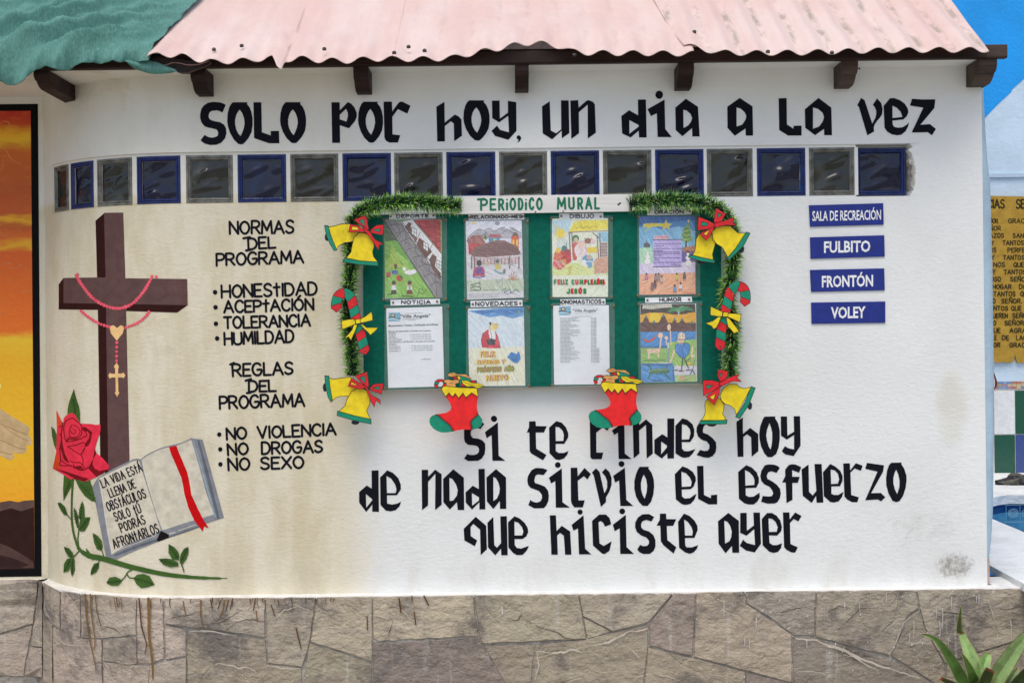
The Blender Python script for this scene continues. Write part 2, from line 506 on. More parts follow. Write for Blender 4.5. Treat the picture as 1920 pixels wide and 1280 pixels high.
def strip(S, pts, wd, col, off, cap):
    n = len(pts)
    if n < 2: return
    L, Rr, N = [], [], []
    for i in range(n):
        a, b = pts[max(i - 1, 0)], pts[min(i + 1, n - 1)]
        d1 = (pts[i][0] - a[0], pts[i][1] - a[1]); d2 = (b[0] - pts[i][0], b[1] - pts[i][1])
        l1, l2 = math.hypot(*d1), math.hypot(*d2)
        t1 = (d1[0] / l1, d1[1] / l1) if l1 > 1e-9 else None
        t2 = (d2[0] / l2, d2[1] / l2) if l2 > 1e-9 else None
        t1 = t1 or t2 or (1, 0); t2 = t2 or t1
        tx, ty = t1[0] + t2[0], t1[1] + t2[1]
        l = math.hypot(tx, ty)
        if l < 1e-6: tx, ty, l = t2[0], t2[1], 1
        tx, ty = tx / l, ty / l
        mit = 1.0 / max(0.55, tx * t1[0] + ty * t1[1])
        h = (wd[min(i * len(wd) // n, len(wd) - 1)] if isinstance(wd, (list, tuple)) else wd) / 2
        N.append((tx, ty, h))
        L.append((pts[i][0] - ty * h * mit, pts[i][1] + tx * h * mit))
        Rr.append((pts[i][0] + ty * h * mit, pts[i][1] - tx * h * mit))
    for i in range(n - 1):
        S.add([L[i], L[i + 1], Rr[i + 1], Rr[i]], col, off)
    if cap:
        for i, sg in ((0, -1), (n - 1, 1)):
            tx, ty, h = N[i]
            arc = []
            for k in range(5):
                a = math.pi * k / 4
                arc.append((pts[i][0] + sg * tx * h * math.sin(a) - ty * h * math.cos(a), pts[i][1] + sg * ty * h * math.sin(a) + tx * h * math.cos(a)))
            S.add(arc, col, off)
def slab(pts, cuts):
    out = [pts]
    for cx in cuts:
        nxt = []
        for q in out:
            xs = [p[0] for p in q]
            if min(xs) >= cx - 1e-6 or max(xs) <= cx + 1e-6: nxt.append(q); continue
            for sg in (-1, 1):
                r = []
                for i in range(len(q)):
                    a, b = q[i], q[(i + 1) % len(q)]
                    da, db = (a[0] - cx) * sg, (b[0] - cx) * sg
                    if da >= 0: r.append(a)
                    if (da > 0 > db) or (da < 0 < db):
                        t = da / (da - db)
                        r.append((cx, a[1] + (b[1] - a[1]) * t))
                if len(r) > 2: nxt.append(r)
        out = nxt
    return out
CUTS = list(range(84, 360, 9))
def cutout(name, pts, y, th, col, mat, parent, o=(0, 0), s=1.0):
    """a flat board sawn to an outline: front face at y, th metres thick"""
    q = [(o[0] + a / s, o[1] + b / s) for a, b in pts]
    ar = sum(q[i][0] * q[(i + 1) % len(q)][1] - q[(i + 1) % len(q)][0] * q[i][1] for i in range(len(q)))
    if ar > 0: q = q[::-1]
    fr = [P(x, z, y) for x, z in q]
    mb = MB()
    n = len(q)
    for tri in tessellate_polygon([[Vector((x, z, 0)) for x, z in q]]):
        tr = [q[i] for i in tri]
        a = sum(tr[i][0] * tr[(i + 1) % 3][1] - tr[(i + 1) % 3][0] * tr[i][1] for i in range(3))
        tri = tri if a < 0 else tri[::-1]
        mb.face([fr[i] for i in tri], col)
    dv = Vector((0, th, 0))
    for i in range(n):
        j = (i + 1) % n
        mb.face([fr[j], fr[i], fr[i] + dv, fr[j] + dv], col)
    return mb.build(name, mat, parent)
FONT = {
 'A': (.72, [[(0, 0), (.36, 1), (.72, 0)], [(.13, .36), (.59, .36)]]),
 'B': (.56, [[(0, 0), (0, 1), (.32, 1), (.48, .9), (.48, .65), (.32, .53), (0, .53)], [(.32, .53), (.55, .42), (.56, .15), (.38, 0), (0, 0)]]),
 'C': (.60, [[(.6, .82), (.48, .97), (.3, 1), (.1, .85), (0, .5), (.1, .15), (.3, 0), (.48, .03), (.6, .18)]]),
 'D': (.62, [[(0, 0), (0, 1), (.28, 1), (.5, .86), (.62, .5), (.5, .14), (.28, 0), (0, 0)]]),
 'E': (.52, [[(.52, 1), (0, 1), (0, 0), (.52, 0)], [(0, .52), (.42, .52)]]),
 'F': (.5, [[(.5, 1), (0, 1), (0, 0)], [(0, .52), (.4, .52)]]),
 'G': (.66, [[(.6, .84), (.48, .97), (.3, 1), (.1, .85), (0, .5), (.1, .15), (.3, 0), (.5, .04), (.63, .22), (.64, .46), (.36, .46)]]),
 'H': (.62, [[(0, 0), (0, 1)], [(.62, 0), (.62, 1)], [(0, .5), (.62, .5)]]),
 'I': (.06, [[(.03, 0), (.03, 1)]]),
 'J': (.42, [[(.42, 1), (.42, .2), (.3, 0), (.12, 0), (0, .18)]]),
 'L': (.5, [[(0, 1), (0, 0), (.5, 0)]]),
 'M': (.76, [[(0, 0), (.06, 1), (.38, .25), (.7, 1), (.76, 0)]]),
 'N': (.62, [[(0, 0), (0, 1), (.62, 0), (.62, 1)]]),
 'O': (.68, [[(.34, 1), (.12, .86), (0, .5), (.12, .14), (.34, 0), (.56, .14), (.68, .5), (.56, .86), (.34, 1)]]),
 'P': (.56, [[(0, 0), (0, 1), (.34, 1), (.54, .88), (.54, .6), (.34, .46), (0, .46)]]),
 'Q': (.68, [[(.34, 1), (.12, .86), (0, .5), (.12, .14), (.34, 0), (.56, .14), (.68, .5), (.56, .86), (.34, 1)], [(.42, .22), (.7, -.06)]]),
 'R': (.60, [[(0, 0), (0, 1), (.34, 1), (.54, .88), (.54, .62), (.34, .48), (0, .48)], [(.26, .48), (.60, 0)]]),
 'S': (.56, [[(.52, .86), (.4, .97), (.26, 1), (.08, .9), (.04, .72), (.14, .57), (.42, .44), (.54, .28), (.48, .1), (.28, 0), (.12, .03), (0, .15)]]),
 'T': (.6, [[(0, 1), (.6, 1)], [(.3, 1), (.3, 0)]]),
 't': (.44, [[(0, .70), (.44, .72)], [(.22, 1.02), (.22, -.02)]]),
 'U': (.62, [[(0, 1), (0, .25), (.12, .05), (.31, 0), (.5, .05), (.62, .25), (.62, 1)]]),
 'V': (.66, [[(0, 1), (.33, 0), (.66, 1)]]),
 'X': (.62, [[(0, 1), (.62, 0)], [(.62, 1), (0, 0)]]),
 'Y': (.62, [[(0, 1), (.31, .48), (.62, 1)], [(.31, .48), (.31, 0)]]),
 'Z': (.58, [[(0, 1), (.58, 1), (0, 0), (.58, 0)]]),
 '.': (.08, [[(.04, .0), (.04, .06)]]), '-': (.36, [[(0, .5), (.36, .5)]]), ' ': (.42, []),
}
ACC = {'Á': 'A', 'É': 'E', 'Í': 'I', 'Ó': 'O', 'Ú': 'U', 'Ñ': 'N'}
def text(S, s, p0, p1, h, wd, col, gap=0.2, cap=True, jit=0.0, space=None):
    """hand painted capitals; p0-p1 is the baseline, h the cap height (all in the sheet's units)"""
    ln = math.hypot(p1[0] - p0[0], p1[1] - p0[1])
    ex, ey = (p1[0] - p0[0]) / ln, (p1[1] - p0[1]) / ln
    m = min(wd / 2, ln * .2)
    p0, p1 = (p0[0] + ex * m + ey * wd / 2, p0[1] + ey * m - ex * wd / 2), (p1[0] - ex * m + ey * wd / 2, p1[1] - ey * m - ex * wd / 2)
    h -= wd
    tot = 0
    for ch in s:
        b = ACC.get(ch, ch)
        tot += (space if (ch == ' ' and space) else FONT[b][0]) + gap
    tot -= gap
    bx, by = (p1[0] - p0[0]) / tot, (p1[1] - p0[1]) / tot
    ln = math.hypot(p1[0] - p0[0], p1[1] - p0[1])
    ux, uy = (p1[1] - p0[1]) / ln * h, -(p1[0] - p0[0]) / ln * h
    x = 0
    for ch in s:
        b = ACC.get(ch, ch)
        wc, strokes = FONT[b]
        strokes = list(strokes)
        if ch in 'ÁÉÍÓÚ': strokes.append([(wc * .45, 1.12), (wc * .45 + .2, 1.32)])
        if ch == 'Ñ': strokes.append([(wc * .15, 1.14), (wc * .4, 1.26), (wc * .6, 1.14), (wc * .85, 1.26)])
        j1, j2, j3 = (random.uniform(-jit, jit) for _ in range(3))
        for st in strokes:
            pts = [(p0[0] + bx * (x + a + j1 * b_ ) + ux * (b_ * (1 + j2) + j3 * .5), p0[1] + by * (x + a + j1 * b_) + uy * (b_ * (1 + j2) + j3 * .5)) for a, b_ in st]
            if len(st) > 4 and b in 'COQGSUDPRBJ':
                pts = rounded(pts, b)
            S.line(pts, wd, col, cap)
        x += (space if (ch == ' ' and space) else wc) + gap
def rounded(pts, b):
    if b in 'COQGSUJ': return spline(pts, 3)
    k = 2 if b in 'PR' else 1
    if b == 'D': return pts[:2] + spline(pts[2:7], 3) + pts[7:]
    if b in 'PR': return pts[:2] + spline(pts[2:6], 3) + pts[6:]
    return pts
def printed(S, s, p0, width, h, col, bold=0.0, dy=0.0, shear=0.0):
    """printed type from the built-in face: p0 left end of the baseline, width to fill, h cap height"""
    cu = bpy.data.curves.new("type", 'FONT')
    cu.body = s
    cu.offset = bold
    cu.resolution_u = 2
    cu.shear = shear
    ob = bpy.data.objects.new("type", cu)
    COL.objects.link(ob)
    dg = bpy.context.evaluated_depsgraph_get()
    me = bpy.data.meshes.new_from_object(ob.evaluated_get(dg))
    if len(me.vertices):
        x0 = min(v.co.x for v in me.vertices); x1 = max(v.co.x for v in me.vertices)
        sx = width / (x1 - x0)
        sy = h / 0.70
        off = S.o_()
        for p in me.polygons:
            q = [me.vertices[i].co for i in p.vertices]
            S.add([S.q((p0[0] + (v.x - x0) * sx, p0[1] - v.y * sy + dy * (v.x - x0) * sx)) for v in q], col, off)
    bpy.data.objects.remove(ob)
    bpy.data.meshes.remove(me)
    bpy.data.curves.remove(cu)
# ================================================================ setting
ZF = P(1000, 1107, 0).z                     # terrace and ledge level
def FP(px, py, z=None):
    r = ray(px, py)
    return CAM + r * (((ZF if z is None else z) - ZC) / r.z)
mb = MB()
mb.face([(-150, -150, 0), (150, -150, 0), (150, 150, 0), (-150, 150, 0)])
tag(mb.build("ground", M['ground']), kind='structure')
# terrace: sheets round the pool, with thickness where an edge shows
mb = MB()
TZ = ZF + 0.022
e0, e1 = FP(1850, 1056, TZ), FP(1930, 1099, TZ)
ed = (e1 - e0).normalized()
e9 = e0 + ed * 6
e00 = e0 - ed * 0.6
n0, n1 = FP(1862, 973, TZ), FP(1925, 999, TZ)
nd_ = (n1 - n0).normalized()
n9 = n0 + nd_ * 5
n00 = n0 - nd_ * 0.35
def slabface(pts, zt, th, col=(.5,) * 3):
    top = [Vector((p[0], p[1], zt)) for p in pts]
    mb.face(top, col)
    for i in range(len(top)):
        a, b = top[i], top[(i + 1) % len(top)]
        mb.face([a, a - Vector((0, 0, th)), b - Vector((0, 0, th)), b], col)
slabface([e00, e9, n9, n00], TZ, 0.03)
tag(mb.build("terrace_floor", M['floor']), kind='structure')
YB = 3.55
fx = [FP(x, y, TZ) for x, y in ((1780, 945), (1830, 937), (1858, 933), (1875, 929.5), (1892, 927.5), (1925, 928), (1990, 932))]
fx += [Vector((8, fx[-1].y - 0.6, TZ))]
mb = MB()
back = [Vector((8, YB + 0.02, TZ)), Vector((fx[0].x - 1.0, YB + 0.02, TZ)), Vector((fx[0].x - 1.0, fx[0].y - 0.5, TZ))]
slabface(fx + back, TZ, 0.05)
tag(mb.build("pool_coping", M['floor']), kind='structure')
mb = MB()
slabface([Vector((XR + .02, -.0, 0)), Vector((9, -.0, 0)), Vector((9, .16, 0)), Vector((XR + .02, .16, 0))], ZF, 0.3)
tag(mb.build("terrace_edge", M['ledge']), kind='structure')
mb = MB()
mb.face([(XR - 2.5, 0.15, ZF - .14), (9, 0.15, ZF - .14), (9, 0.9, ZF - .14), (XR - 2.5, 0.9, ZF - .14)])
tag(mb.build("channel_bed", simple("dark_earth", (0.03, 0.022, 0.02), 0.9, 30)), kind='structure')
# the pool: far wall with its decorated band, and the water
mb = MB()
def pw(p, z): return Vector((p.x, p.y + 0.012, z))
zs = [TZ - .045, TZ - .10, TZ - .205, TZ - .9]
pc = [c(20, 60, 115), c(70, 130, 165), c(15, 70, 150)]
for a, b in zip(fx[:-1], fx[1:]):
    for k in range(3):
        mb.face([pw(a, zs[k]), pw(b, zs[k]), pw(b, zs[k + 1]), pw(a, zs[k + 1])][::-1], pc[k])
po = mb.build("pool_wall", M['pool'])
tag(po, kind='structure')
S = Sheet(lambda x, y, o: P(x, y, fx[4].y - 0.004 - o), 0.002, (1780, 860), 4.92)
for k in range(7):
    x = 395 + k * 128
    S.line([(x, 425), (x + 2, 578)], 4, c(120, 170, 190))
    for rr in (14, 30, 46):
        for j in range(int(rr * .55)):
            a = 2 * math.pi * j / int(rr * .55)
            S.ell(x + 66 + rr * math.cos(a), 500 + rr * .85 * math.sin(a), 4, 4, c(150, 195, 210), 6)
S.line([(400, 424), (1300, 424)], 4, c(140, 185, 200)); S.line([(400, 580), (1300, 580)], 4, c(140, 185, 200))
tag(S.build("pool_tile_pattern", M['pool'], None), kind='structure')
mb = MB()
mb.face([(XR - 2, 1.3, ZF - .33), (8, 1.3, ZF - .33), (8, 2.98, ZF - .33), (XR - 2, 2.98, ZF - .33)])
tag(mb.build("pool_water", M['water']), kind='structure')

# ---------------------------------------------------------------- back wall behind the pool
bw = empty("tiled_wall", (4.0, YB, ZF))
tag(bw, "tall pale wall behind the pool, painted blue at the top and tiled white, green and blue below", "wall")
mb = MB()
x0, x1 = XR - 1.2, 9.0
mb.box((x0, YB + .02, 0), (x1, YB + .22, 4.6), c(186, 206, 222))
mb.build("wall", M['backpaint'], bw)
S = Sheet(onplane(YB + .018), 0.0)
S.poly([(1500, -75), (2060, -75), (1960, 96), (1921, 147), (1917, 151), (1899, 167), (1895, 174), (1870, 197), (1846, 222), (1760, 300), (1500, 520)], c(20, 145, 232))
S.build("painted_sky", M['backpaint'], bw)
mb = MB()
za = P(1900, 325, YB).z
mb.box((x0, YB + .003, za - .025), (x1, YB + .019, za), c(170, 190, 208))
mb.build("moulding", M['backpaint'], bw)
mb = MB()
TC = [c(205, 208, 210), c(25, 75, 60), c(50, 70, 125)]
tw = P(1903, 700, YB).x - P(1863.2, 700, YB).x
tx = P(1863.2, 700, YB).x
zr = [P(1885, 731.5, YB).z, P(1885, 814.5, YB).z, P(1885, 897, YB).z]
mb.box((x0, YB + .012, ZF), (x1, YB + .019, zr[0] + .004), c(215, 210, 200))
g = 0.0028
for i in range(-4, 24):
    for r in range(2):
        mb.box((tx + i * tw + g, YB + .006, zr[r + 1] + g), (tx + (i + 1) * tw - g, YB + .011, zr[r] - g), TC[(i + r) % 3])
    mb.box((tx + i * tw + g, YB + .006, ZF), (tx + (i + 1) * tw - g, YB + .011, zr[2] - .004), c(40, 60, 110))
mb.build("tile_panel", M['tile'], bw)
mb = MB()
za, zb = P(1885, 715, YB).z, P(1885, 729, YB).z
pal = [c(120, 150, 185), c(175, 140, 115), c(150, 125, 150), c(190, 170, 140), c(100, 130, 170), c(165, 110, 90)]
mb.box((x0, YB + .012, zb - .004), (x1, YB + .0185, za + .003), c(200, 205, 210))
rng = random.Random(3)
for i in range(-10, 70):
    for r in range(3):
        a = tx + i * tw / 4.6
        h = (za - zb) / 3
        mb.box((a + .001, YB + .006, zb + r * h + .001), (a + tw / 4.6 - .001, YB + .011, zb + (r + 1) * h - .001), rng.choice(pal))
mb.build("mosaic_border", M['tile'], bw)

# parchment-shaped sign on it
ps = empty("parchment_sign", P(1990, 679, YB - .01))
tag(ps, "mustard yellow parchment-shaped sign with a hand-lettered prayer, behind the pool", "sign")
cutout("panel", [(1835, 367), (2150, 372), (2144, 420), (2150, 560), (2140, 676), (2060, 680), (1990, 679), (1907, 680), (1903, 664), (1900, 679), (1864, 679), (1840, 676)], YB - .004, .012, c(165, 132, 55), M['paint'], ps)
S = Sheet(onplane(YB - .004), 0.001, (1780, 340), 4.0)
TK = c(45, 42, 30)
text(S, "CIAS", (284, 205), (418, 205), 74, 11, TK, jit=.03)
text(S, "SEÑOR", (498, 207), (690, 207), 74, 11, TK, jit=.03)
for s, xa, xb, y in (("ÑOR", 298, 368, 316), ("GRACIAS", 440, 640, 316), ("ÑOR", 303, 388, 371), ("AZOS", 300, 412, 425), ("SANOS", 474, 620, 425), ("Y", 310, 334, 480), ("TANTOS", 398, 560, 480),
                     ("OS", 305, 354, 534), ("PERFECTOS", 436, 690, 534), ("Y", 315, 340, 589), ("TANTOS", 402, 565, 589), ("NOS", 330, 418, 643), ("QUE", 480, 562, 643), ("Y", 322, 347, 698), ("TANTOS", 408, 575, 698),
                     ("OSO", 308, 388, 752), ("SEÑOR", 456, 600, 752), ("HOGAR", 322, 467, 808), ("DONDE", 522, 670, 808), ("TANTOS", 330, 498, 862), ("QUE", 532, 610, 862), ("O", 322, 348, 916), ("SEÑOR.", 390, 548, 916),
                     ("NTOS", 330, 442, 970), ("QUE", 462, 542, 970), ("UEREN", 325, 440, 1025), ("SEÑOR", 472, 610, 1025), ("O", 328, 354, 1080), ("SEÑOR", 414, 562, 1080), ("UE", 332, 386, 1136), ("AGRADECER", 450, 720, 1136),
                     ("LE", 320, 358, 1190), ("DE", 394, 450, 1190), ("LAGO", 500, 610, 1190), ("OR", 330, 383, 1245), ("GRACIAS", 450, 640, 1245)):
    text(S, s, (xa, y), (xb, y), 38, 6.5, TK, jit=.04, gap=.24)
S.build("lettering", M['paint'], ps)
# small dark pointed ornament leaning at its edge, and the stone on the coping
mb = MB()
oc = [c(120, 60, 50), c(205, 200, 195), c(95, 45, 40)]
pr = [(1861, 687), (1863, 695), (1867, 706), (1870, 716), (1869, 724), (1864, 730)]
for i in range(len(pr) - 1):
    for k in range(3):
        def ed_(p, f, dy): return P(1857 + (p[0] - 1857) * f, p[1], YB - .10 - dy)
        f0, f1 = k / 3, (k + 1) / 3
        dz = (.0, .03, .035, .0)
        mb.face([ed_(pr[i], f0, dz[k]), ed_(pr[i + 1], f0, dz[k]), ed_(pr[i + 1], f1, dz[k + 1]), ed_(pr[i], f1, dz[k + 1])], oc[k])
        mb.face([ed_(pr[i], f1, -.02), ed_(pr[i + 1], f1, -.02), ed_(pr[i + 1], f0, -.02), ed_(pr[i], f0, -.02)], oc[k])
tag(mb.build("wall_ornament", M['paint']), "small pointed brown and white ornament just under the parchment sign", "ornament")
mb = MB()
rc = FP(1908, 908, TZ)
rng = random.Random(5)
def lump(u, v):
    x, y, z = math.cos(u) * math.sin(v), math.sin(u) * math.sin(v), math.cos(v)
    k = 1 + .16 * math.sin(5 * x + 3 * z) + .12 * math.sin(9 * y + 4 * x) + .10 * math.sin(13 * z + 7 * x)
    return (rc.x + .075 * x * k - .05 * max(0, -x) ** 3, rc.y + .05 * y * k, rc.z + max(-.004, .012 + .052 * z * k))
cl = [c(50, 52, 55), c(80, 80, 60), c(35, 35, 40), c(95, 92, 85)]
mb.grid(lump, [2 * math.pi * i / 22 for i in range(23)], [math.pi * j / 14 for j in range(15)], lambda a, b: rng.choice(cl))
tag(mb.build("mottled_stone", M['rock'], None, True), "dark mottled stone lying on the white pool coping", "stone")

# ================================================================ the stone base wall
sw = empty("stone_wall", WS(0.3, 0, .05))
tag(sw, "low retaining wall of irregular brown flagstones with a white ledge, under the painted wall", "stone wall")
TH_ = 0.05
LZ = ZF - 0.004
ss = [SL - 2.6, SL - 0.001] + [SL + (-SL) * i / 24 for i in range(25)] + [0.4, 1.2, 2.2, SRT, SRT + 1.2, SRT + 3.5]
mb = MB()
mb.grid(lambda s, z: WS(s, z, TH_ - .0005), ss, [-.05, LZ - .004])
mb.build("mortar", M['mortar'], sw)
mb = MB()
mb.grid(lambda s, o: WS(s, ZF - .0015, o), ss, [TH_ + .001, -0.012], flip=False)
mb.grid(lambda s, z: WS(s, z, TH_ + .001), ss, [LZ - .006, ZF - .0015])
mb.build("ledge", M['ledge'], sw)
B = 1325; BL = 1266
ST = [
 [(-60, 1088), (71, 1087), (62, 1168), (0, 1186), (-60, 1200)], [(-60, 1204), (0, 1190), (60, 1172), (44, 1266), (-60, BL)],
 [(73, 1089), (79, 1090), (79, 1212), (60, 1210), (64, 1160)], [(58, 1213), (79, 1214), (79, 1268), (46, BL)],
 [(82, 1092), (112, 1108), (113, 1179), (98, 1168), (86, 1140)], [(114, 1108), (150, 1113), (150, 1194), (130, 1189), (114, 1180)],
 [(153, 1113), (255, 1120), (255, 1190), (180, 1196), (153, 1195)], [(257, 1120), (305, 1121), (307, 1234), (280, 1244), (258, 1243)],
 [(81, 1148), (98, 1172), (99, 1290), (81, 1275)], [(100, 1175), (150, 1197), (190, 1199), (192, 1310), (100, 1298)],
 [(193, 1199), (255, 1194), (257, 1243), (240, 1246), (196, 1238)], [(195, 1241), (280, 1249), (276, B), (195, 1312)],
 [(309, 1121), (496, 1120), (496, 1193), (310, 1168)], [(310, 1172), (349, 1180), (349, 1229), (311, 1235)], [(281, 1248), (349, 1233), (349, B), (278, B)],
 [(352, 1182), (498, 1198), (500, 1244), (565, 1252), (562, B), (352, B)], [(499, 1120), (592, 1120), (580, 1200), (566, 1249), (503, 1242)],
 [(595, 1120), (697, 1118), (697, 1239), (640, 1219), (583, 1202)], [(580, 1206), (640, 1224), (697, 1243), (697, B), (565, B)],
 [(700, 1118), (886, 1116), (896, 1191), (710, 1201), (700, 1195)], [(701, 1206), (897, 1195), (905, 1211), (945, 1280), (970, B), (701, B)],
 [(890, 1116), (1084, 1114), (1098, 1196), (906, 1205), (899, 1191)], [(908, 1210), (1003, 1208), (994, 1285), (990, B), (975, B)],
 [(1087, 1114), (1260, 1112), (1215, 1165), (1148, 1182), (1094, 1154)], [(1095, 1158), (1144, 1183), (1102, 1196)],
 [(1006, 1208), (1100, 1199), (1150, 1186), (1215, 1170), (1214, 1208), (1205, 1285), (1202, B), (996, B)],
 [(1264, 1112), (1303, 1112), (1298, 1228), (1280, 1225), (1219, 1209), (1219, 1168)],
 [(1306, 1111), (1396, 1109), (1398, 1132), (1440, 1160), (1484, 1190), (1484, 1278), (1420, 1261), (1302, 1230)],
 [(1216, 1214), (1300, 1234), (1396, 1259), (1396, B), (1206, B)], [(1399, 1261), (1484, 1281), (1484, B), (1399, B)],
 [(1399, 1109), (1529, 1108), (1526, 1190), (1490, 1190), (1442, 1155), (1400, 1130)],
 [(1532, 1108), (1716, 1106), (1722, 1139), (1700, 1154), (1688, 1184), (1668, 1227), (1620, 1217), (1530, 1192)],
 [(1487, 1194), (1528, 1195), (1620, 1222), (1700, 1250), (1752, 1284), (1790, B), (1487, B)],
 [(1721, 1143), (1735, 1180), (1770, 1243), (1773, 1290), (1754, 1280), (1672, 1228), (1690, 1190), (1703, 1158)],
 [(1719, 1106), (1935, 1103), (1935, 1189), (1830, 1222), (1772, 1242), (1736, 1178), (1725, 1138)], [(1775, 1246), (1830, 1226), (1935, 1194), (1960, B), (1800, B), (1777, 1290)],
 [(1939, 1103), (2120, 1101), (2110, 1200), (1990, 1240), (1939, 1190)], [(1939, 1196), (1990, 1244), (2110, 1204), (2140, B), (1964, B)], [(2124, 1101), (2400, 1098), (2400, B), (2144, B), (2114, 1202)],
 [(-64, 1088), (-300, 1090), (-300, 1170), (-64, 1200)], [(-64, 1204), (-300, 1174), (-300, BL), (-64, BL)]]
scol = [c(172, 158, 138), c(166, 156, 138), c(182, 170, 146), c(152, 144, 132), c(176, 166, 142), c(150, 136, 126)]
mb = MB()
rng = random.Random(11)
for k, pts in enumerate(ST):
    ar = sum(pts[i][0] * pts[(i + 1) % len(pts)][1] - pts[(i + 1) % len(pts)][0] * pts[i][1] for i in range(len(pts)))
    if ar > 0: pts = pts[::-1]
    big = len(pts)
    # densify and roughen the outline
    den = []
    for i in range(big):
        a, b = pts[i], pts[(i + 1) % big]
        m = max(1, int(math.hypot(b[0] - a[0], b[1] - a[1]) / 14))
        for j in range(m):
            t_ = j / m
            jx, jy = ((rng.uniform(-1, 1), rng.uniform(-1, 1)) if j else (0, 0))
            den.append((a[0] + (b[0] - a[0]) * t_ + jx, a[1] + (b[1] - a[1]) * t_ + jy))
    cx = sum(p[0] for p in den) / len(den); cy = sum(p[1] for p in den) / len(den)
    kc = rng.choice(scol)
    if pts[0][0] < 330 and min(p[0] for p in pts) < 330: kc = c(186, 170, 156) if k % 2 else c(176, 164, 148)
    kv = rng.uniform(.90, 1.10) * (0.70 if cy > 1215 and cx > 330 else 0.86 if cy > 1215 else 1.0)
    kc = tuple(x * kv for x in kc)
    hf = .004 + rng.uniform(0, .005)
    def inset(p, f, d_):
        vx, vy = p[0] - cx, p[1] - cy
        l = max(1, math.hypot(vx, vy))
        return (p[0] - vx / l * d_, p[1] - vy / l * d_)
    out0 = den; out1 = [inset(p, 0, .5) for p in den]
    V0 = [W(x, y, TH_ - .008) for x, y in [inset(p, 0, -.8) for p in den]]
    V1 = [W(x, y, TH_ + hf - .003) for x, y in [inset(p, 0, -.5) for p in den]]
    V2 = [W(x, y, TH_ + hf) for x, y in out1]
    n = len(den)
    for i in range(n):
        j = (i + 1) % n
        mb.face([V0[i], V0[j], V1[j], V1[i]], kc); mb.face([V1[i], V1[j], V2[j], V2[i]], kc)
    for tri in tessellate_polygon([[Vector((x, y, 0)) for x, y in out1]]):
        q = [out1[i] for i in tri]
        a = sum(q[i][0] * q[(i + 1) % 3][1] - q[(i + 1) % 3][0] * q[i][1] for i in range(3))
        if abs(a) < 1e-6: continue
        if a > 0: q = q[::-1]
        for s_ in slab(q, CUTS): mb.face([W(x, y, TH_ + hf) for x, y in s_], kc)
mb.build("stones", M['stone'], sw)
S = Sheet(W, TH_ + .0125, (0, 1060), 3.0)
OC, BR_, WH = c(122, 92, 55), c(88, 64, 44), c(195, 192, 188)
CRK, SCF = c(84, 72, 62), c(182, 173, 160)
def rough(s):
    out = []
    pts = [tuple(float(v) for v in p_.split(',')) for p_ in s.split()]
    for a, b in zip(pts, pts[1:]):
        m = max(1, int(math.hypot(b[0] - a[0], b[1] - a[1]) / 14))
        for j in range(m): out.append((a[0] + (b[0] - a[0]) * j / m + rng.uniform(-3, 3), a[1] + (b[1] - a[1]) * j / m + rng.uniform(-3, 3)))
    return out + [pts[-1]]
for pts, wd in (([(478, 160), (485, 280), (500, 400), (512, 450), (540, 580)], 9), ([(508, 160), (512, 260), (535, 420), (530, 470)], 8), ([(535, 165), (545, 260), (568, 340)], 5), ([(782, 185), (795, 340), (825, 440), (815, 500)], 9),
                ([(835, 185), (838, 400), (855, 520), (860, 635)], 16), ([(1130, 195), (1128, 280), (1145, 350)], 8), ([(1030, 200), (1045, 280)], 6), ([(1185, 190), (1195, 245)], 7), ([(1240, 195), (1225, 245)], 6), ([(1262, 195), (1255, 250), (1235, 290)], 7), ([(1285, 195), (1268, 255)], 6), ([(1305, 195), (1295, 245)], 6),
                ([(1435, 190), (1425, 250)], 7), ([(1440, 250), (1448, 315)], 6), ([(1665, 350), (1695, 470)], 8), ([(1525, 220), (1550, 290)], 6), ([(655, 180), (660, 230)], 6), ([(680, 180), (686, 250)], 5), ([(640, 180), (655, 255)], 5)):
    S.line(pts, [wd, wd * .9, wd * .7, wd * .5], rng.choice((OC, BR_, BR_)))
for pts in ("930,310 1000,285 1040,280 1100,262", "1140,330 1245,320 1340,260", "1270,365 1330,320 1390,300 1490,315", "545,370 600,345 640,350 680,385"): S.line(rough(pts), [2, 4, 5, 3], CRK)
for pts, wd in (("305,445 350,432 400,445 500,450", 6), ("1215,550 1300,560 1340,575 1400,570 1440,600", 8), ("1540,300 1600,250 1680,230 1740,250", 6), ("1060,370 1150,365 1230,375 1330,395", 7), ("1500,560 1600,575 1690,580", 6)): S.line(rough(pts), [wd * .5, wd, wd * .7, wd * .4], SCF)
for k in range(26):
    x = rng.uniform(330, 1900); y = rng.uniform(182, 190); L = rng.uniform(8, 60)
    S.line([(x, y), (x + rng.uniform(-5, 5), y + L * .5), (x + rng.uniform(-8, 8), y + L)], [rng.uniform(3, 7), 4, 2], rng.choice((OC, BR_)))
S.at((640, 1060), 3.0)
for pts in ("935,295 975,305 1000,300 1015,270", "1040,315 1085,320 1110,345 1150,355 1200,370 1260,405 1330,415", "290,310 265,390"): S.line(rough(pts), [2, 4, 5, 3], CRK)
for pts, wd in (("190,275 245,295 300,290", 6), ("245,195 330,240 390,300 470,345", 4), ("1110,480 1180,490 1250,485 1300,470 1350,485 1410,480", 11), ("1420,450 1500,430 1560,400 1640,360", 12), ("1640,370 1700,360 1725,350", 10), ("1100,490 1110,560 1090,640", 9), ("1620,460 1690,530", 5), ("1750,600 1830,620 1910,650", 6)): S.line(rough(pts), [wd * .5, wd, wd * .8, wd * .4], SCF)
for pts, wd in (([(325, 185), (335, 260)], 9), ([(397, 170), (398, 200)], 6), ([(465, 170), (490, 220)], 9), ([(410, 260), (418, 330)], 7), ([(145, 285), (147, 360)], 6)): S.line(pts, wd, BR_)
S.line([(903, 228), (907, 270)], 6, WH)
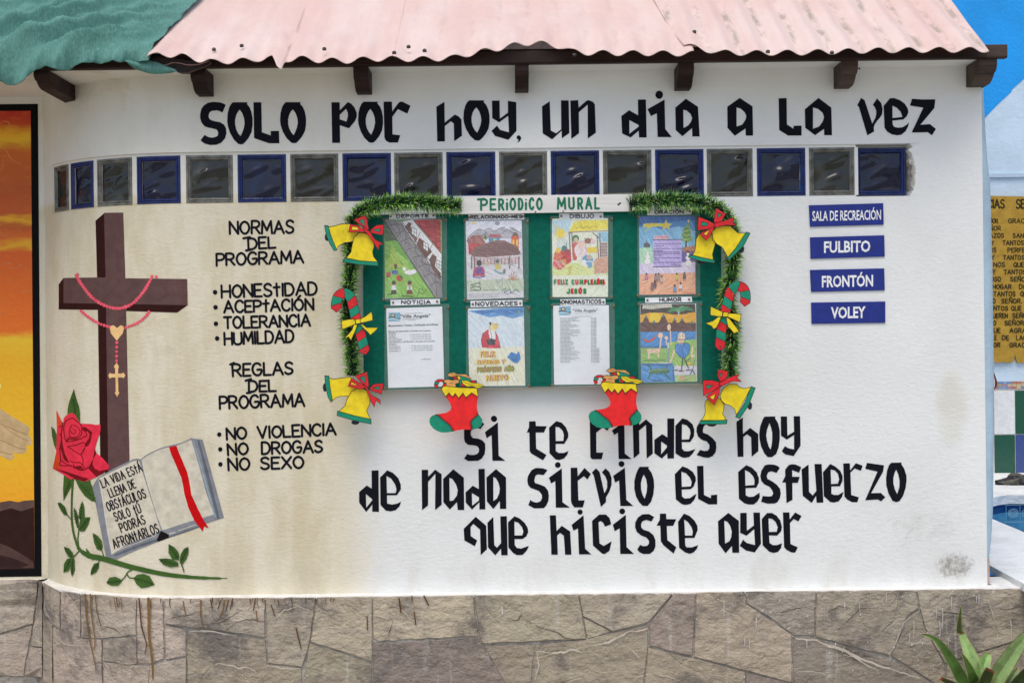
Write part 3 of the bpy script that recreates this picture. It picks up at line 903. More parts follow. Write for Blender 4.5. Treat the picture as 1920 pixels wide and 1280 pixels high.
S.at((1280, 1060), 3.0)
for pts in ("500,270 570,260 640,240 700,235", "870,360 940,300 1000,240 1100,235", "940,240 880,230 820,260"): S.line(rough(pts), [2, 4, 5, 3], CRK)
for pts, wd in (("640,410 750,420 820,450 900,470 1000,520 1100,560 1200,590 1330,630", 15), ("900,500 960,510 1040,560 1100,590", 8), ("1165,505 1210,400 1250,310 1330,255", 7), ("640,600 720,590 800,610", 5), ("1280,440 1340,430 1390,440", 7), ("1720,200 1760,310 1790,380", 5)): S.line(rough(pts), [wd * .5, wd, wd * .7, wd * .4], SCF)
for k in range(22):
    x = rng.uniform(60, 1860); y = rng.uniform(150, 420); L = rng.uniform(10, 120)
    S.line([(x, y), (x + rng.uniform(-3, 3), y + L * .5), (x + rng.uniform(-4, 4), y + L)], [rng.uniform(2, 6), 3, 2], WH if rng.random() < .75 else c(160, 150, 140))
for k in range(120):
    x = rng.uniform(60, 1900); y = rng.uniform(140, 640); r_ = rng.uniform(1.5, 4.5)
    S.ell(x, y, r_, r_ * rng.uniform(.8, 1.6), WH, 6)
S.build("paint_drips", M['paint'], sw, CUTS)

# ================================================================ the building
bd = empty("building", (0.0, 0.0, ZF))
tag(bd, "single-storey white stucco building with a pink corrugated roof and black painted slogans", "building")
zb0, zb1 = P(1000, 376, 0).z, P(1000, 277.5, 0).z
gb0, gb1 = P(1000, 372.5, 0).z, P(1000, 283, 0).z
sL, sR = hit(97, 350)[0], hit(1704, 320)[0]
ZT = P(1000, 121, -.13).z + .012
arc = [SL + (sL - SL) * i / 3 for i in range(3)] + [sL + (0 - sL) * i / 30 for i in range(31)]
st_ = arc + [.3, .8, 1.4, 2.0, sR]
en = [sR, sR + .05, SRT]
mb = MB()
mb.grid(lambda s, z: WS(s, z), [SL - 2.6, SL - 0.0005], [0, ZF, zb0, zb1, ZT])
rows_lo = [ZF - .2, ZF, ZF + .3, ZF + .8, zb0]
rows_hi = [zb1, zb1 + .15, ZT]
mb.grid(lambda s, z: WS(s, z), st_, rows_lo)
mb.grid(lambda s, z: WS(s, z), st_, rows_hi)
mb.grid(lambda s, z: WS(s, z), [SL - .0005] + arc[:4], [zb0, zb1])
rng = random.Random(21)
zz = [zb0 + (zb1 - zb0) * i / 16 for i in range(17)]
jg = {round(z, 5): (rng.uniform(-.002, .013) + .012 * math.sin(i * .9) ** 2 if 0 < i < 16 else .004) for i, z in enumerate(zz)}
mb.grid(lambda s, z: WS(s + (jg[round(z, 5)] if s == sR else 0), z, -.004 if s == sR else 0), en, zz)
mb.grid(lambda s, z: WS(s, z), en, rows_lo); mb.grid(lambda s, z: WS(s, z), en, rows_hi)
# reveals and the mortar bed behind the glass blocks
bs_ = [s for s in st_ if s >= sL - 1e-6]
mb.grid(lambda s, o: WS(s, zb0, -o), bs_, [0, .035]); mb.grid(lambda s, o: WS(s, zb1, -o), bs_, [0, .035], flip=True)
mb.grid(lambda z, o: WS(sL, z, -o), zz, [0, .035], flip=False)
mb.grid(lambda z, o: WS(sR + jg[round(z, 5)] * (1 - o / .035 * .5) if o < .04 else sR, z, -o - .004), zz, [0, .02, .07], flip=True)
GX = [(99, 126), (130, 173), (180, 246), (255, 337.5), (348, 436), (445, 536), (544, 634), (642, 733), (739, 830), (837, 929), (936, 1026), (1033, 1124), (1131, 1222), (1229, 1320), (1326, 1412), (1420, 1511), (1518, 1603), (1609.5, 1703)]
GS = [(hit(a, 328)[0], hit(b, 328)[0]) for a, b in GX]
for za_, zc_ in ((zb0, gb0 + .001), (gb1 - .001, zb1)):
    mb.grid(lambda s, z: WS(s, z, -.0075), [s for s in bs_ if s < sR] + [hit(1606, 320)[0]], [za_, zc_])
for (a, b), (a2, b2) in zip([(0, sL)] + GS[:-1], GS):
    mb.grid(lambda s, z: WS(s, z, -.0068), [b - .001, (b + a2) / 2, a2 + .001], [gb0, gb1])
mb.grid(lambda s, z: WS(s, z, -.05), [hit(1606, 320)[0], sR + .03], [zb0, zb1])
mb.grid(lambda z, o: Vector((XR, o, z)), [ZF - .2, ZT], [0, .03], flip=True)
mb.grid(lambda s, o: WS(s, ZT, -o), [SL - 2.6] + st_ + [SRT], [0, 2.4])
mb.build("wall", M['wall'], bd)
# bowed pale-blue flank round the right-hand corner
mb = MB()
sil = [(1841, 120), (1842, 180), (1850, 300), (1856, 345), (1860, 500), (1863, 700), (1862.5, 850), (1860.5, 960), (1857, 1010), (1852.5, 1046)]
rowz = [(P(x, y, .06).x, P(x, y, .06).z) for x, y in sil]
prof = [(0, .012), (.25, .0135), (.5, .018), (.75, .028), (.93, .045), (1, .06), (1, 2.4)]
mb.grid(lambda i, p: (XR - .008 + (rowz[i][0] - XR + .008) * prof[p][0], prof[p][1], rowz[i][1]), list(range(len(rowz))), list(range(len(prof))), flip=True)
mb.build("side_wall", M['blueside'], bd, True)
mb = MB()
p0, p1 = P(1849, 1046, .02), P(1855, 1094, .02)
mb.box((XR + .001, .015, ZF + .0), (p1.x, .035, p0.z), c(170, 150, 140))
mb.build("corner_board", M['paint'], bd)
mb = MB()
mb.box((XR - .10, .10, 0), (XR - .03, 2.4, ZT), c(150, 160, 170))
mb.build("inner_wall", M['blueside'], bd)

# glass blocks
zm = (gb0 + gb1) / 2
pym = 328
for k, (a, b) in enumerate(GX):
    sa, sb = hit(a, pym)[0], hit(b, pym)[0]
    blue = k % 2 == 1
    if k == 17: rec = .028
    else: rec = .004
    fr, pn = (M['blue_rim'], M['blue_pane']) if blue else (M['clear_rim'], M['clear_pane'])
    mb = MB()
    bw_ = .014
    def ring(i):      # nested rectangles: outer edge, front, inner lip, pane edge
        d_, o_ = [(0, -.02), (0, -.0015), (.003, 0.0), (.0075, 0.0), (.009, -.003), (.0105, -.003), (.0125, 0.0), (.0155, -.001), (.019, -.008)][i]
        return [(sa + d_, gb0 + d_), (sb - d_, gb0 + d_), (sb - d_, gb1 - d_), (sa + d_, gb1 - d_)], o_ - rec
    sub = 5
    def pt(q, i, j, o_):
        a_, b_ = q[i], q[(i + 1) % 4]
        t_ = j / sub
        return WS(a_[0] + (b_[0] - a_[0]) * t_, a_[1] + (b_[1] - a_[1]) * t_, o_)
    for i in range(8):
        q0, o0 = ring(i); q1, o1 = ring(i + 1)
        for e in range(4):
            for j in range(sub):
                mb.face([pt(q0, e, j, o0), pt(q0, e, j + 1, o0), pt(q1, e, j + 1, o1), pt(q1, e, j, o1)])
    gbk = mb.build("glass_block", fr, bd)
    gbk['label'] = "deep blue glass block" if blue else "clear glass block with dark grey pane"
    mb = MB()
    rng = random.Random(100 + k)
    ph = [rng.uniform(0, 6.28) for _ in range(4)]
    d_ = .019
    us = [sa + d_ + (sb - sa - 2 * d_) * i / 36 for i in range(37)]; vs_ = [gb0 + d_ + (gb1 - gb0 - 2 * d_) * i / 36 for i in range(37)]
    rd = []
    for _ in range(5):
        rd.append((rng.uniform(.15, .85), rng.uniform(.15, .85), rng.uniform(.05, .65), rng.uniform(.10, .24), rng.uniform(.045, .075), rng.uniform(.0038, .0068)))
    def wav(s, z):
        u = (s - sa) / (sb - sa); v = (z - gb0) / (gb1 - gb0)
        h = .0022 * (math.sin(5 * u + 4 * v + ph[0]) + .8 * math.sin(7 * v - 5 * u + ph[1]))
        for x, y, an, ln_, w_, am in rd:
            dx, dy = u - x, v - y
            al_, ac = dx * math.cos(an) + dy * math.sin(an), -dx * math.sin(an) + dy * math.cos(an)
            h += am * math.exp(-(ac / w_) ** 2 - (al_ / ln_) ** 2)
        return WS(s, z, -rec - .013 + h * (math.sin(math.pi * u) * math.sin(math.pi * v)) ** .6 * (.5 + .5 * min(1, (sb - sa) / .15)))
    mb.grid(wav, us, vs_)
    mb.build("pane", pn, gbk, True)

# brackets and eave beam
YE = -.14
bz = P(1000, 120.5, -.13).z
def ogee(L): return [(a, b * .80) for a, b in OGEE(L)]
def OGEE(L): return [(0, 0), (L, 0), (L, -.028), (L - .006, -.045), (L - .016, -.056), (L - .03, -.060), (L - .032, -.066), (L - .042, -.078), (L - .056, -.090), (L - .075, -.097), (0, -.099)]
for k, (px, wpx) in enumerate(((131, 27), (387, 27), (684, 27), (978, 25), (1278, 28), (1577, 28), (1828, 33))):
    s, _ = hit(px, 150)
    base_ = WS(s, bz)
    wd = wpx * .002
    mb = MB()
    L = base_.y + .128
    pr = [(a_, b_ * (.72 if k == 0 else 1)) for a_, b_ in ogee(L)]
    xl, xr = base_.x - wd / 2, base_.x + wd / 2
    yb = base_.y + .06
    lf = [Vector((xl, (base_.y - d_ if d_ > 0 else yb), bz + z_)) for d_, z_ in pr]
    rt = [Vector((xr, (base_.y - d_ if d_ > 0 else yb), bz + z_)) for d_, z_ in pr]
    n = len(pr)
    mb.face(lf[::-1]); mb.face(rt)
    for i in range(n):
        j = (i + 1) % n
        mb.face([lf[i], lf[j], rt[j], rt[i]])
    mb.build("roof_bracket", M['wood'] if k < 5 else M['endwood'], bd)
mb = MB()
zt_ = P(1888, 83, YE).z
mb.box((P(-900, 100, YE).x, YE, bz + .0005), (P(1850, 100, YE).x, YE + .032, zt_), bev=.004)
mb.box((P(1850, 100, YE).x, YE, bz + .0005), (P(1889, 100, YE).x, YE + .032, zt_), mi=1, bev=.004)
mb.build("eave_beam", [M['wood'], M['endwood']], bd)
# white soffit between the beam and the wall, dark board added to block sky so the eave gap stays dark
mb = MB()
mb.box((P(-90, 100, 0).x - 2.4, YE + .0325, bz + .003), (XR + .02, .9, bz + .02))
mb.build("soffit", M['wall'], bd)
mb = MB()
mb.box((P(-900, 100, 0).x, YE + .034, bz + .022), (P(1850, 100, YE).x, YE + .075, P(1000, 101, -.17).z + .032))
mb.build("eave_gap_blocker", M['wood'], bd)

# corrugated sheets
RA = math.radians(34)
RN = Vector((0, -math.sin(RA), math.cos(RA)))
RD = Vector((0, math.cos(RA), math.sin(RA)))
RP0 = P(1000, 101, -.17)
def RP(px, py, h=0.0):
    r = ray(px, py)
    t_ = ((RP0 + RN * h) - CAM).dot(RN) / r.dot(RN)
    return CAM + r * t_
def interp(tab, x):
    if x <= tab[0][0]: return tab[0][1]
    for (a, fa), (b, fb) in zip(tab, tab[1:]):
        if x <= b: return fa + (fb - fa) * (x - a) / (b - a)
    return tab[-1][1]
E_OFF = {1: 6, 2: 8, 3: 10}
PITCH = 0.1075
SROW = [0, .012, .03, .06, .1, .15, .2, .27, .35, .45, .6, .85, 1.2, 1.7, 2.3]
def sheet(name, edge, skewl, skewr, h0, amp, seed, phase=0.0, dents=(), flat=.3, dirt=0.0):
    rng = random.Random(seed)
    ph = [rng.uniform(0, 6.3) for _ in range(6)]
    xa, xb = edge[0][0], edge[-1][0]
    n = int((xb - xa) / 4)
    vs, fs, vc = [], [], []
    for i in range(n + 1):
        px = xa + (xb - xa) * i / n
        b0 = RP(px, interp(edge, px) + E_OFF[seed], 0)
        f_ = i / n
        for s in SROW:
            X_ = b0.x + (skewl * (1 - f_) ** 6 + skewr * f_ ** 6) * s
            k = min(1, s / .5)
            am = amp * (1 - flat * min(1, s / .28))
            h = h0 + am * math.sin(2 * math.pi * X_ / PITCH + phase + .25 * math.sin(2.1 * X_ + ph[0]))
            h += .006 * math.sin(3.1 * X_ + 2.2 * s + ph[1]) * k + .004 * math.sin(9 * s + 4 * X_ + ph[2]) * k
            for dx_, ds_, rx_, rs_, a_ in dents:
                h += a_ * math.exp(-((X_ - P(dx_, 60, 0).x) / rx_) ** 2 - ((s - ds_) / rs_) ** 2)
            p = b0 + RD * s + RN * h
            p.x = X_
            vs.append(p)
            vl = max(0, -math.sin(2 * math.pi * X_ / PITCH + phase + .25 * math.sin(2.1 * X_ + ph[0])) - .55) / .45
            vc.append(vl * dirt)
    L = len(SROW)
    cf = []
    for i in range(n):
        for j in range(L - 1): fs.append([i * L + j, (i + 1) * L + j, (i + 1) * L + j + 1, i * L + j + 1]); cf.append((vc[i * L + j],) * 3)
    o = mesh("corrugated_sheet", vs, fs, M['pink'], bd, cf, None, True)
    so = o.modifiers.new("thickness", 'SOLIDIFY')
    so.thickness = .0018
    so.offset = -1
    return o
E1 = [(276, 112), (285, 112), (300, 108), (340, 108), (400, 116), (470, 113), (500, 108), (512, 109), (520, 124), (528, 127), (534, 112), (560, 109), (600, 113), (650, 114), (700, 110), (752, 110)]
E2 = [(738, 112), (800, 112), (850, 110), (880, 103), (930, 95), (975, 88), (1000, 85), (1050, 91), (1072, 100), (1100, 101), (1200, 101), (1300, 102)]
E3 = [(1281, 88), (1300, 92), (1350, 102), (1405, 103), (1500, 102), (1640, 98), (1750, 97), (1852, 97)]
sheet("corrugated_sheet", E1, -.10, 0, .012, .011, 1, .6, ((330, .0, .10, .12, .012), (600, .35, .25, .03, -.010), (520, .2, .2, .02, .006)), .6, .1)
sheet("corrugated_sheet", E2, 0, .0, .019, .011, 2, .6, ((995, .0, .16, .25, .008), (900, .16, .12, .03, .010), (830, .13, .14, .02, -.008), (1130, .2, .2, .03, .009), (1000, .45, .3, .05, -.012), (870, .30, .2, .015, .008), (1190, .36, .2, .02, -.008)), .82, .2)
sheet("corrugated_sheet", E3, -.12, .04, .027, .0108, 3, .6, ((1640, .12, .10, .03, .010), (1700, .08, .12, .02, -.010), (1750, .17, .10, .02, .010), (1560, .28, .2, .04, -.010), (1840, .06, .05, .08, .015)), .15, .8)
# back slope, so that the roof is whole
mb = MB()
rg = RP0 + RD * 2.28
mb.face([(P(-200, 60, 0).x - 2, rg.y, rg.z), (XR + .1, rg.y, rg.z), (XR + .1, rg.y + 2.2, rg.z - 1.4), (P(-200, 60, 0).x - 2, rg.y + 2.2, rg.z - 1.4)])
mb.build("back_roof", M['pink'], bd)
# roofing nails
for px, py in ((401, 86), (608, 85), (453, 79), (766, 81), (796, 88), (1077, 96), (739, 92), (1440, 90), (1560, 92), (1302, 53)):
    p = RP(px, py + 6, .034)
    mb = MB()
    for rr, hh, r2, h2 in ((.0075, -.006, .0075, .001), (.0075, .001, .003, .004)):
        for i in range(8):
            a0, a1 = math.pi * i / 4, math.pi * (i + 1) / 4
            e_ = lambda r_, a, h: p + Vector((math.cos(a) * r_, 0, 0)) + RD * (math.sin(a) * r_) + RN * h
            mb.face([e_(rr, a0, hh), e_(rr, a1, hh), e_(r2, a1, h2), e_(r2, a0, h2)])
    mb.build("roofing_nail", M['metal'], bd)
mb = MB()
p = P(1603, 127, -.09); q = P(1611, 129, -.09)
mb.box((p.x, -.092, q.z - .0015), (q.x, -.089, q.z + .0015)); mb.box((q.x, -.094, q.z - .004), (q.x + .002, -.087, q.z + .004))
mb.build("bracket_nail", M['metal'], bd)

# rolled-under torn lip at the left end of the first sheet
cutout("folded_edge", [(277, 111), (300, 108), (325, 109), (350, 114), (376, 113), (393, 112), (396, 117), (390, 123), (368, 131), (352, 137), (338, 137), (325, 131), (310, 124), (292, 124), (282, 119)], -.162, .02, (0.035, 0.028, 0.027), M['paint'], bd)
S = Sheet(onplane(-.162), .001)
S.line([(279, 116), (290, 121), (310, 122), (324, 118), (338, 119), (352, 122), (372, 121), (391, 115)], 1.8, c(150, 120, 115), True, True)
S.line([(282, 119), (292, 124), (310, 124), (325, 131), (338, 137), (352, 137), (368, 131), (390, 123), (395, 117)], 1.6, c(95, 75, 72), True, True)
S.build("torn_lip", M['paint'], bd)

# green tarpaulin over the left end of the roof
TE = [(-900, 148), (-760, 156), (-600, 146), (-430, 152), (-280, 144), (-140, 150), (-60, 152), (-20, 150), (0, 152), (12, 160), (30, 160), (45, 150), (62, 135), (85, 124), (110, 132), (128, 133), (150, 118), (175, 118), (190, 121), (210, 113), (225, 118), (245, 116), (262, 116), (279, 113)]
vs, fs = [], []
SR2 = [i * .0125 for i in range(73)] + [1.0, 1.3, 1.7, 2.2]
cols_ = [-900 + 760 * i / 60 for i in range(60)] + [-140 + 419 * i / 150 for i in range(151)]
n = len(cols_) - 1
ta, tb = RP(279, 113, .03), RP(388, -4, .03)
SK = (tb.x - ta.x) / (tb - ta).dot(RD)
for i, px in enumerate(cols_):
    e_ = P(px, interp(TE, px), -.185 + .012 * math.sin(px * .11))
    f_ = max(0, (px + 140) / 419)
    for s in SR2:
        X_ = e_.x + SK * (.25 + .75 * f_ ** 2) * s
        k = min(1, s / .10)
        q = X_ * .62 - s * .80
        wv_ = q + .05 * math.sin(3.1 * X_ + 2.3 * s) + .03 * math.sin(7 * s - 2 * X_)
        def rdg(x): return 1 - abs(math.sin(x)) ** .7
        fold = .016 * rdg(wv_ * 71 + 2 * math.sin(3 * X_)) * (.5 + .5 * math.sin(5 * X_ + 7 * s)) + .085 * rdg(wv_ * 19) * (.6 + .4 * math.sin(4 * s + 3 * X_)) + .045 * rdg(wv_ * 37 + 1.1) * (.5 + .5 * math.sin(6 * X_ - 5 * s)) + .009 * math.sin(X_ * 41 + s * 33) + .005 * math.sin(q * 110 + 9 * s)
        fold *= (1 - .35 * min(1, s / .9)) * (1 - .75 * f_ ** 6)
        base_ = RP0 + RD * (s - .02)
        h = .030 + fold * (.35 + .65 * k)
        p = Vector((X_, base_.y, base_.z)) + RN * h
        kk = max(0, 1 - s / .075)
        kk = kk * kk * (3 - 2 * kk)
        p.y = p.y * (1 - kk) + (e_.y + .004 * math.sin(px * .35)) * kk
        p.z = p.z * (1 - kk) + e_.z * kk
        vs.append(p)
L = len(SR2)
for i in range(n):
    for j in range(L - 1): fs.append([i * L + j, (i + 1) * L + j, (i + 1) * L + j + 1, i * L + j + 1])
# loose tail hanging under the sheet's corner
TT = [(236, 116, 112), (245, 126, 112), (258, 133, 112), (272, 137, 111), (285, 140.5, 112), (300, 139.5, 116), (318, 139, 124), (333, 134, 130)]
b0 = len(vs)
for k, (px, yb_, yt_) in enumerate(TT):
    for j in range(6):
        t_ = j / 5
        vs.append(P(px - 4 * t_, yb_ + (yt_ - yb_) * t_, -.172 - .02 * math.sin(math.pi * t_) * (1 - k / 9) + .008 * math.sin(px * .2)))
for k in range(len(TT) - 1):
    for j in range(5): fs.append([b0 + k * 6 + j, b0 + (k + 1) * 6 + j, b0 + (k + 1) * 6 + j + 1, b0 + k * 6 + j + 1])
tp = mesh("tarpaulin", vs, fs, M['tarp'], None, None, None, True)
tag(tp, "faded green woven cloth draped in folds over the left end of the roof", "tarpaulin")
so = tp.modifiers.new("thickness", 'SOLIDIFY'); so.thickness = .004; so.offset = -1
sb_ = tp.modifiers.new("smooth", 'SUBSURF'); sb_.levels = 1; sb_.render_levels = 1
# ================================================================ black slogans painted on the wall
INK = (0.0065, 0.0065, 0.0125)
def ring_(cx, cy, rx, ry, n=20): return [(cx + rx * math.cos(2 * math.pi * i / n), cy + ry * math.sin(2 * math.pi * i / n)) for i in range(n)]
def parse(s): return [tuple(float(v) for v in p.split(',')) for p in s.split()]
def glyphs(words, counts, items):
    i = 0
    for wd_, n in zip(words.split(), counts):
        S = Sheet(W, .0012)
        for o, sc, outer, holes in items[i:i + n]:
            S.at(o, sc)
            S.poly(parse(outer) if isinstance(outer, str) else outer, INK, [parse(h) for h in holes])
        i += n
        S.build("painted_word", M['paint'], bd, CUTS)['label'] = "black blackletter word " + wd_
def fit(s, box, holes=(), src=None):
    """the same letter again, fitted to another box"""
    a = parse(s); b = src
    f = lambda p: (box[0] + (p[0] - b[0]) / (b[1] - b[0]) * (box[1] - box[0]), box[2] + (p[1] - b[2]) / (b[3] - b[2]) * (box[3] - box[2]))
    t = lambda l: ' '.join('%.2f,%.2f' % f(p) for p in l)
    return t(a), [t(parse(h)) for h in holes]
A1, A2, A3, A4, A5, A6, A7 = [((x, 160), 6.4) for x in (360, 600, 800, 1000, 1140, 1340, 1500)]
O_ = "490,205 665,205 658,225 690,265 712,320 726,390 727,480 715,560 680,630 640,680 615,705 590,711 555,705 500,650 455,570 430,490 422,430 428,340 445,270 465,230"
OH = ["573,293 605,340 625,400 631,460 620,520 600,575 582,612 555,580 530,530 518,475 517,415 530,360 550,320"]
OB = (422, 727, 205, 711)
o2, o2h = fit(O_, (1056, 1368, 204, 696), OH, OB); o3, o3h = fit(O_, (456, 756, 199, 691), OH, OB); o4, o4h = fit(O_, (440, 755, 182, 665), OH, OB)
glyphs("SOLO POR hoy, un dia a la vez", (4, 3, 4, 2, 4, 1, 2, 3), [
 A1 + ("405,236 365,330 335,313 300,302 240,308 215,322 205,340 197,375 203,395 215,410 240,424 270,432 340,445 385,475 408,520 412,580 395,640 350,690 290,715 220,718 150,700 102,662 150,596 195,622 245,630 290,618 308,605 312,590 312,560 295,532 250,520 190,508 145,490 115,450 98,395 98,350 110,290 140,245 190,212 250,200 330,205 375,220", []),
 A1 + (O_, OH), A1 + ("737,205 832,205 838,565 945,602 945,550 1043,548 1048,697 925,697 745,635", []), A1 + (o2, o2h),
 A2 + ("137,205 236,205 237,303 333,203 375,222 415,270 440,330 442,375 420,430 350,515 330,512 238,480 241,692 146,692", ["237,355 313,283 333,330 335,370 318,437 237,410"]),
 A2 + (o3, o3h), A2 + ("763,198 863,198 867,315 935,220 958,200 985,197 1086,247 1048,342 935,288 868,380 870,590 964,600 935,688 830,688 790,665 773,630", []),
 A3 + ("117,258 213,200 217,450 338,352 380,372 417,412 424,605 330,673 326,460 290,432 217,490 219,675 127,675", []), A3 + (o4, o4h),
 A3 + ("783,185 875,185 878,402 975,330 975,187 1075,205 1078,548 980,655 820,608 778,548 845,485 880,535 988,566 978,368 870,445 787,396", []),
 A3 + ("1105,600 1125,610 1133,630 1133,645 1115,675 1078,688 1100,668 1105,655 1085,645 1077,625 1085,607", []),
 A4 + ("104,255 197,193 209,542 273,578 335,528 332,182 424,184 432,575 341,638 341,545 225,650 112,578", []),
 A4 + ("444,185 537,180 544,270 640,185 665,180 715,200 738,230 750,570 654,640 652,233 545,325 549,575 456,645", []),
 A4 + ("1255,173 1351,172 1360,627 1268,627 1265,545 1168,628 1065,578 1056,370 1150,300 1258,362", ["1152,418 1264,478 1264,497 1153,583"]),
 A4 + ("1370,288 1575,173 1583,525 1662,622 1492,622 1482,337 1412,370", []), A4 + (ring_(1510, 115, 46, 49), []),
 A5 + ("808,270 935,163 1080,260 1100,615 1012,615 1008,515 893,613 813,540", ["903,295 945,305 990,345 1010,395 995,440 960,485 907,513"]),
 A5 + ("1432,258 1582,153 1735,255 1741,605 1653,605 1650,520 1522,607 1434,512", ["1543,268 1590,280 1640,325 1660,370 1650,415 1610,475 1543,495"]),
 A6 + ("768,158 864,155 867,470 945,522 947,487 1043,485 1043,604 880,604 775,538", []),
 A6 + ("1082,290 1247,153 1400,270 1408,600 1315,600 1312,525 1205,600 1087,512", ["1180,268 1240,285 1295,330 1313,385 1295,440 1255,495 1180,523"]),
 A7 + ("733,153 775,180 868,462 905,390 915,345 915,305 900,268 875,235 925,158 975,215 992,285 985,350 955,395 920,435 895,475 885,510 890,555 808,602 708,262 687,242", []),
 A7 + ("1080,157 1130,155 1200,180 1260,225 1295,285 1300,330 1280,375 1240,412 1110,425 1112,470 1130,500 1175,510 1230,505 1280,475 1307,445 1300,490 1270,550 1215,595 1165,602 1100,590 1045,555 1015,510 1003,250", ["1110,247 1160,270 1205,315 1230,380 1110,395"]),
 A7 + ("1345,163 1480,172 1625,170 1612,275 1445,475 1560,467 1632,525 1583,602 1535,565 1340,568 1480,270 1320,245", []),
])
B1, B2, B3 = [((x, 760), 6.4) for x in (840, 1080, 1260)]
glyphs("si te rindes hoy", (3, 2, 7, 3), [
 B1 + ("437,218 388,280 340,262 305,268 285,290 272,320 275,360 300,390 360,395 410,415 445,455 448,520 440,580 405,635 360,662 240,664 193,636 230,580 260,590 310,592 350,580 370,555 372,515 350,485 300,475 240,470 205,440 193,400 193,300 215,240 270,200 340,185 400,198", []),
 B1 + ("443,318 598,200 608,600 688,661 533,661 523,352 465,390", []), B1 + (ring_(552, 158, 37, 37), []),
 B1 + ("973,190 1050,187 1055,245 1185,247 1152,322 1053,322 1058,515 1182,592 1140,655 1000,575 980,545 976,322 945,322 972,258", []),
 B1 + ("1213,265 1300,185 1365,205 1415,260 1443,330 1443,380 1395,458 1293,458 1293,545 1330,568 1390,568 1447,543 1430,590 1390,635 1335,652 1290,645 1218,570", ["1290,253 1335,260 1375,300 1390,350 1385,423 1293,425"]),
 B2 + ("165,170 242,170 245,262 300,190 350,175 420,235 375,300 320,262 243,325 245,563 327,563 307,643 200,643 180,632 172,615", []),
 B2 + ("430,300 580,190 585,575 668,640 512,640 503,322 460,353", []), B2 + (ring_(540, 145, 37, 37), []),
 B2 + ("680,172 757,170 760,232 840,165 915,230 922,575 848,635 840,230 757,300 762,575 692,633", []),
 B2 + ("1095,155 1180,155 1176,633 1098,635 1095,572 1030,635 940,570 940,410 1035,342 1097,380", ["1022,430 1092,478 1092,500 1022,583"]),
 B2 + ("1192,243 1275,152 1340,172 1400,225 1420,290 1415,370 1370,437 1270,437 1272,515 1300,545 1350,548 1433,520 1400,575 1360,615 1300,627 1260,615 1193,572", ["1272,222 1325,235 1365,280 1375,330 1355,405 1270,408"]),
 B2 + ("1560,225 1535,245 1522,290 1525,325 1580,345 1640,390 1680,440 1685,500 1675,560 1640,605 1590,626 1530,620 1447,592 1490,530 1540,545 1580,540 1600,515 1600,470 1570,430 1510,410 1465,370 1445,310 1450,255 1480,205 1530,175 1590,170 1640,200 1600,245", []),
 B3 + ("773,195 850,140 852,340 938,267 1035,340 1037,545 956,613 950,380 900,343 856,378 858,613 788,613", []),
 B3 + ("1110,132 1243,130 1236,148 1275,215 1293,300 1293,400 1280,500 1250,580 1200,617 1150,618 1110,575 1070,490 1050,400 1047,330 1058,250 1085,175", ["1170,208 1190,265 1203,330 1203,410 1195,480 1182,528 1160,490 1140,420 1130,360 1140,290"]),
 B3 + ("1305,130 1380,130 1385,362 1465,312 1460,127 1537,127 1543,480 1460,605 1360,585 1318,548 1355,485 1395,510 1465,525 1465,352 1378,408 1308,360", []),
])
C1, C2 = ((660, 850), 6.0), ((940, 850), 6.0)
C3, C4 = ((1200, 850), 6.857), ((1440, 850), 6.857)
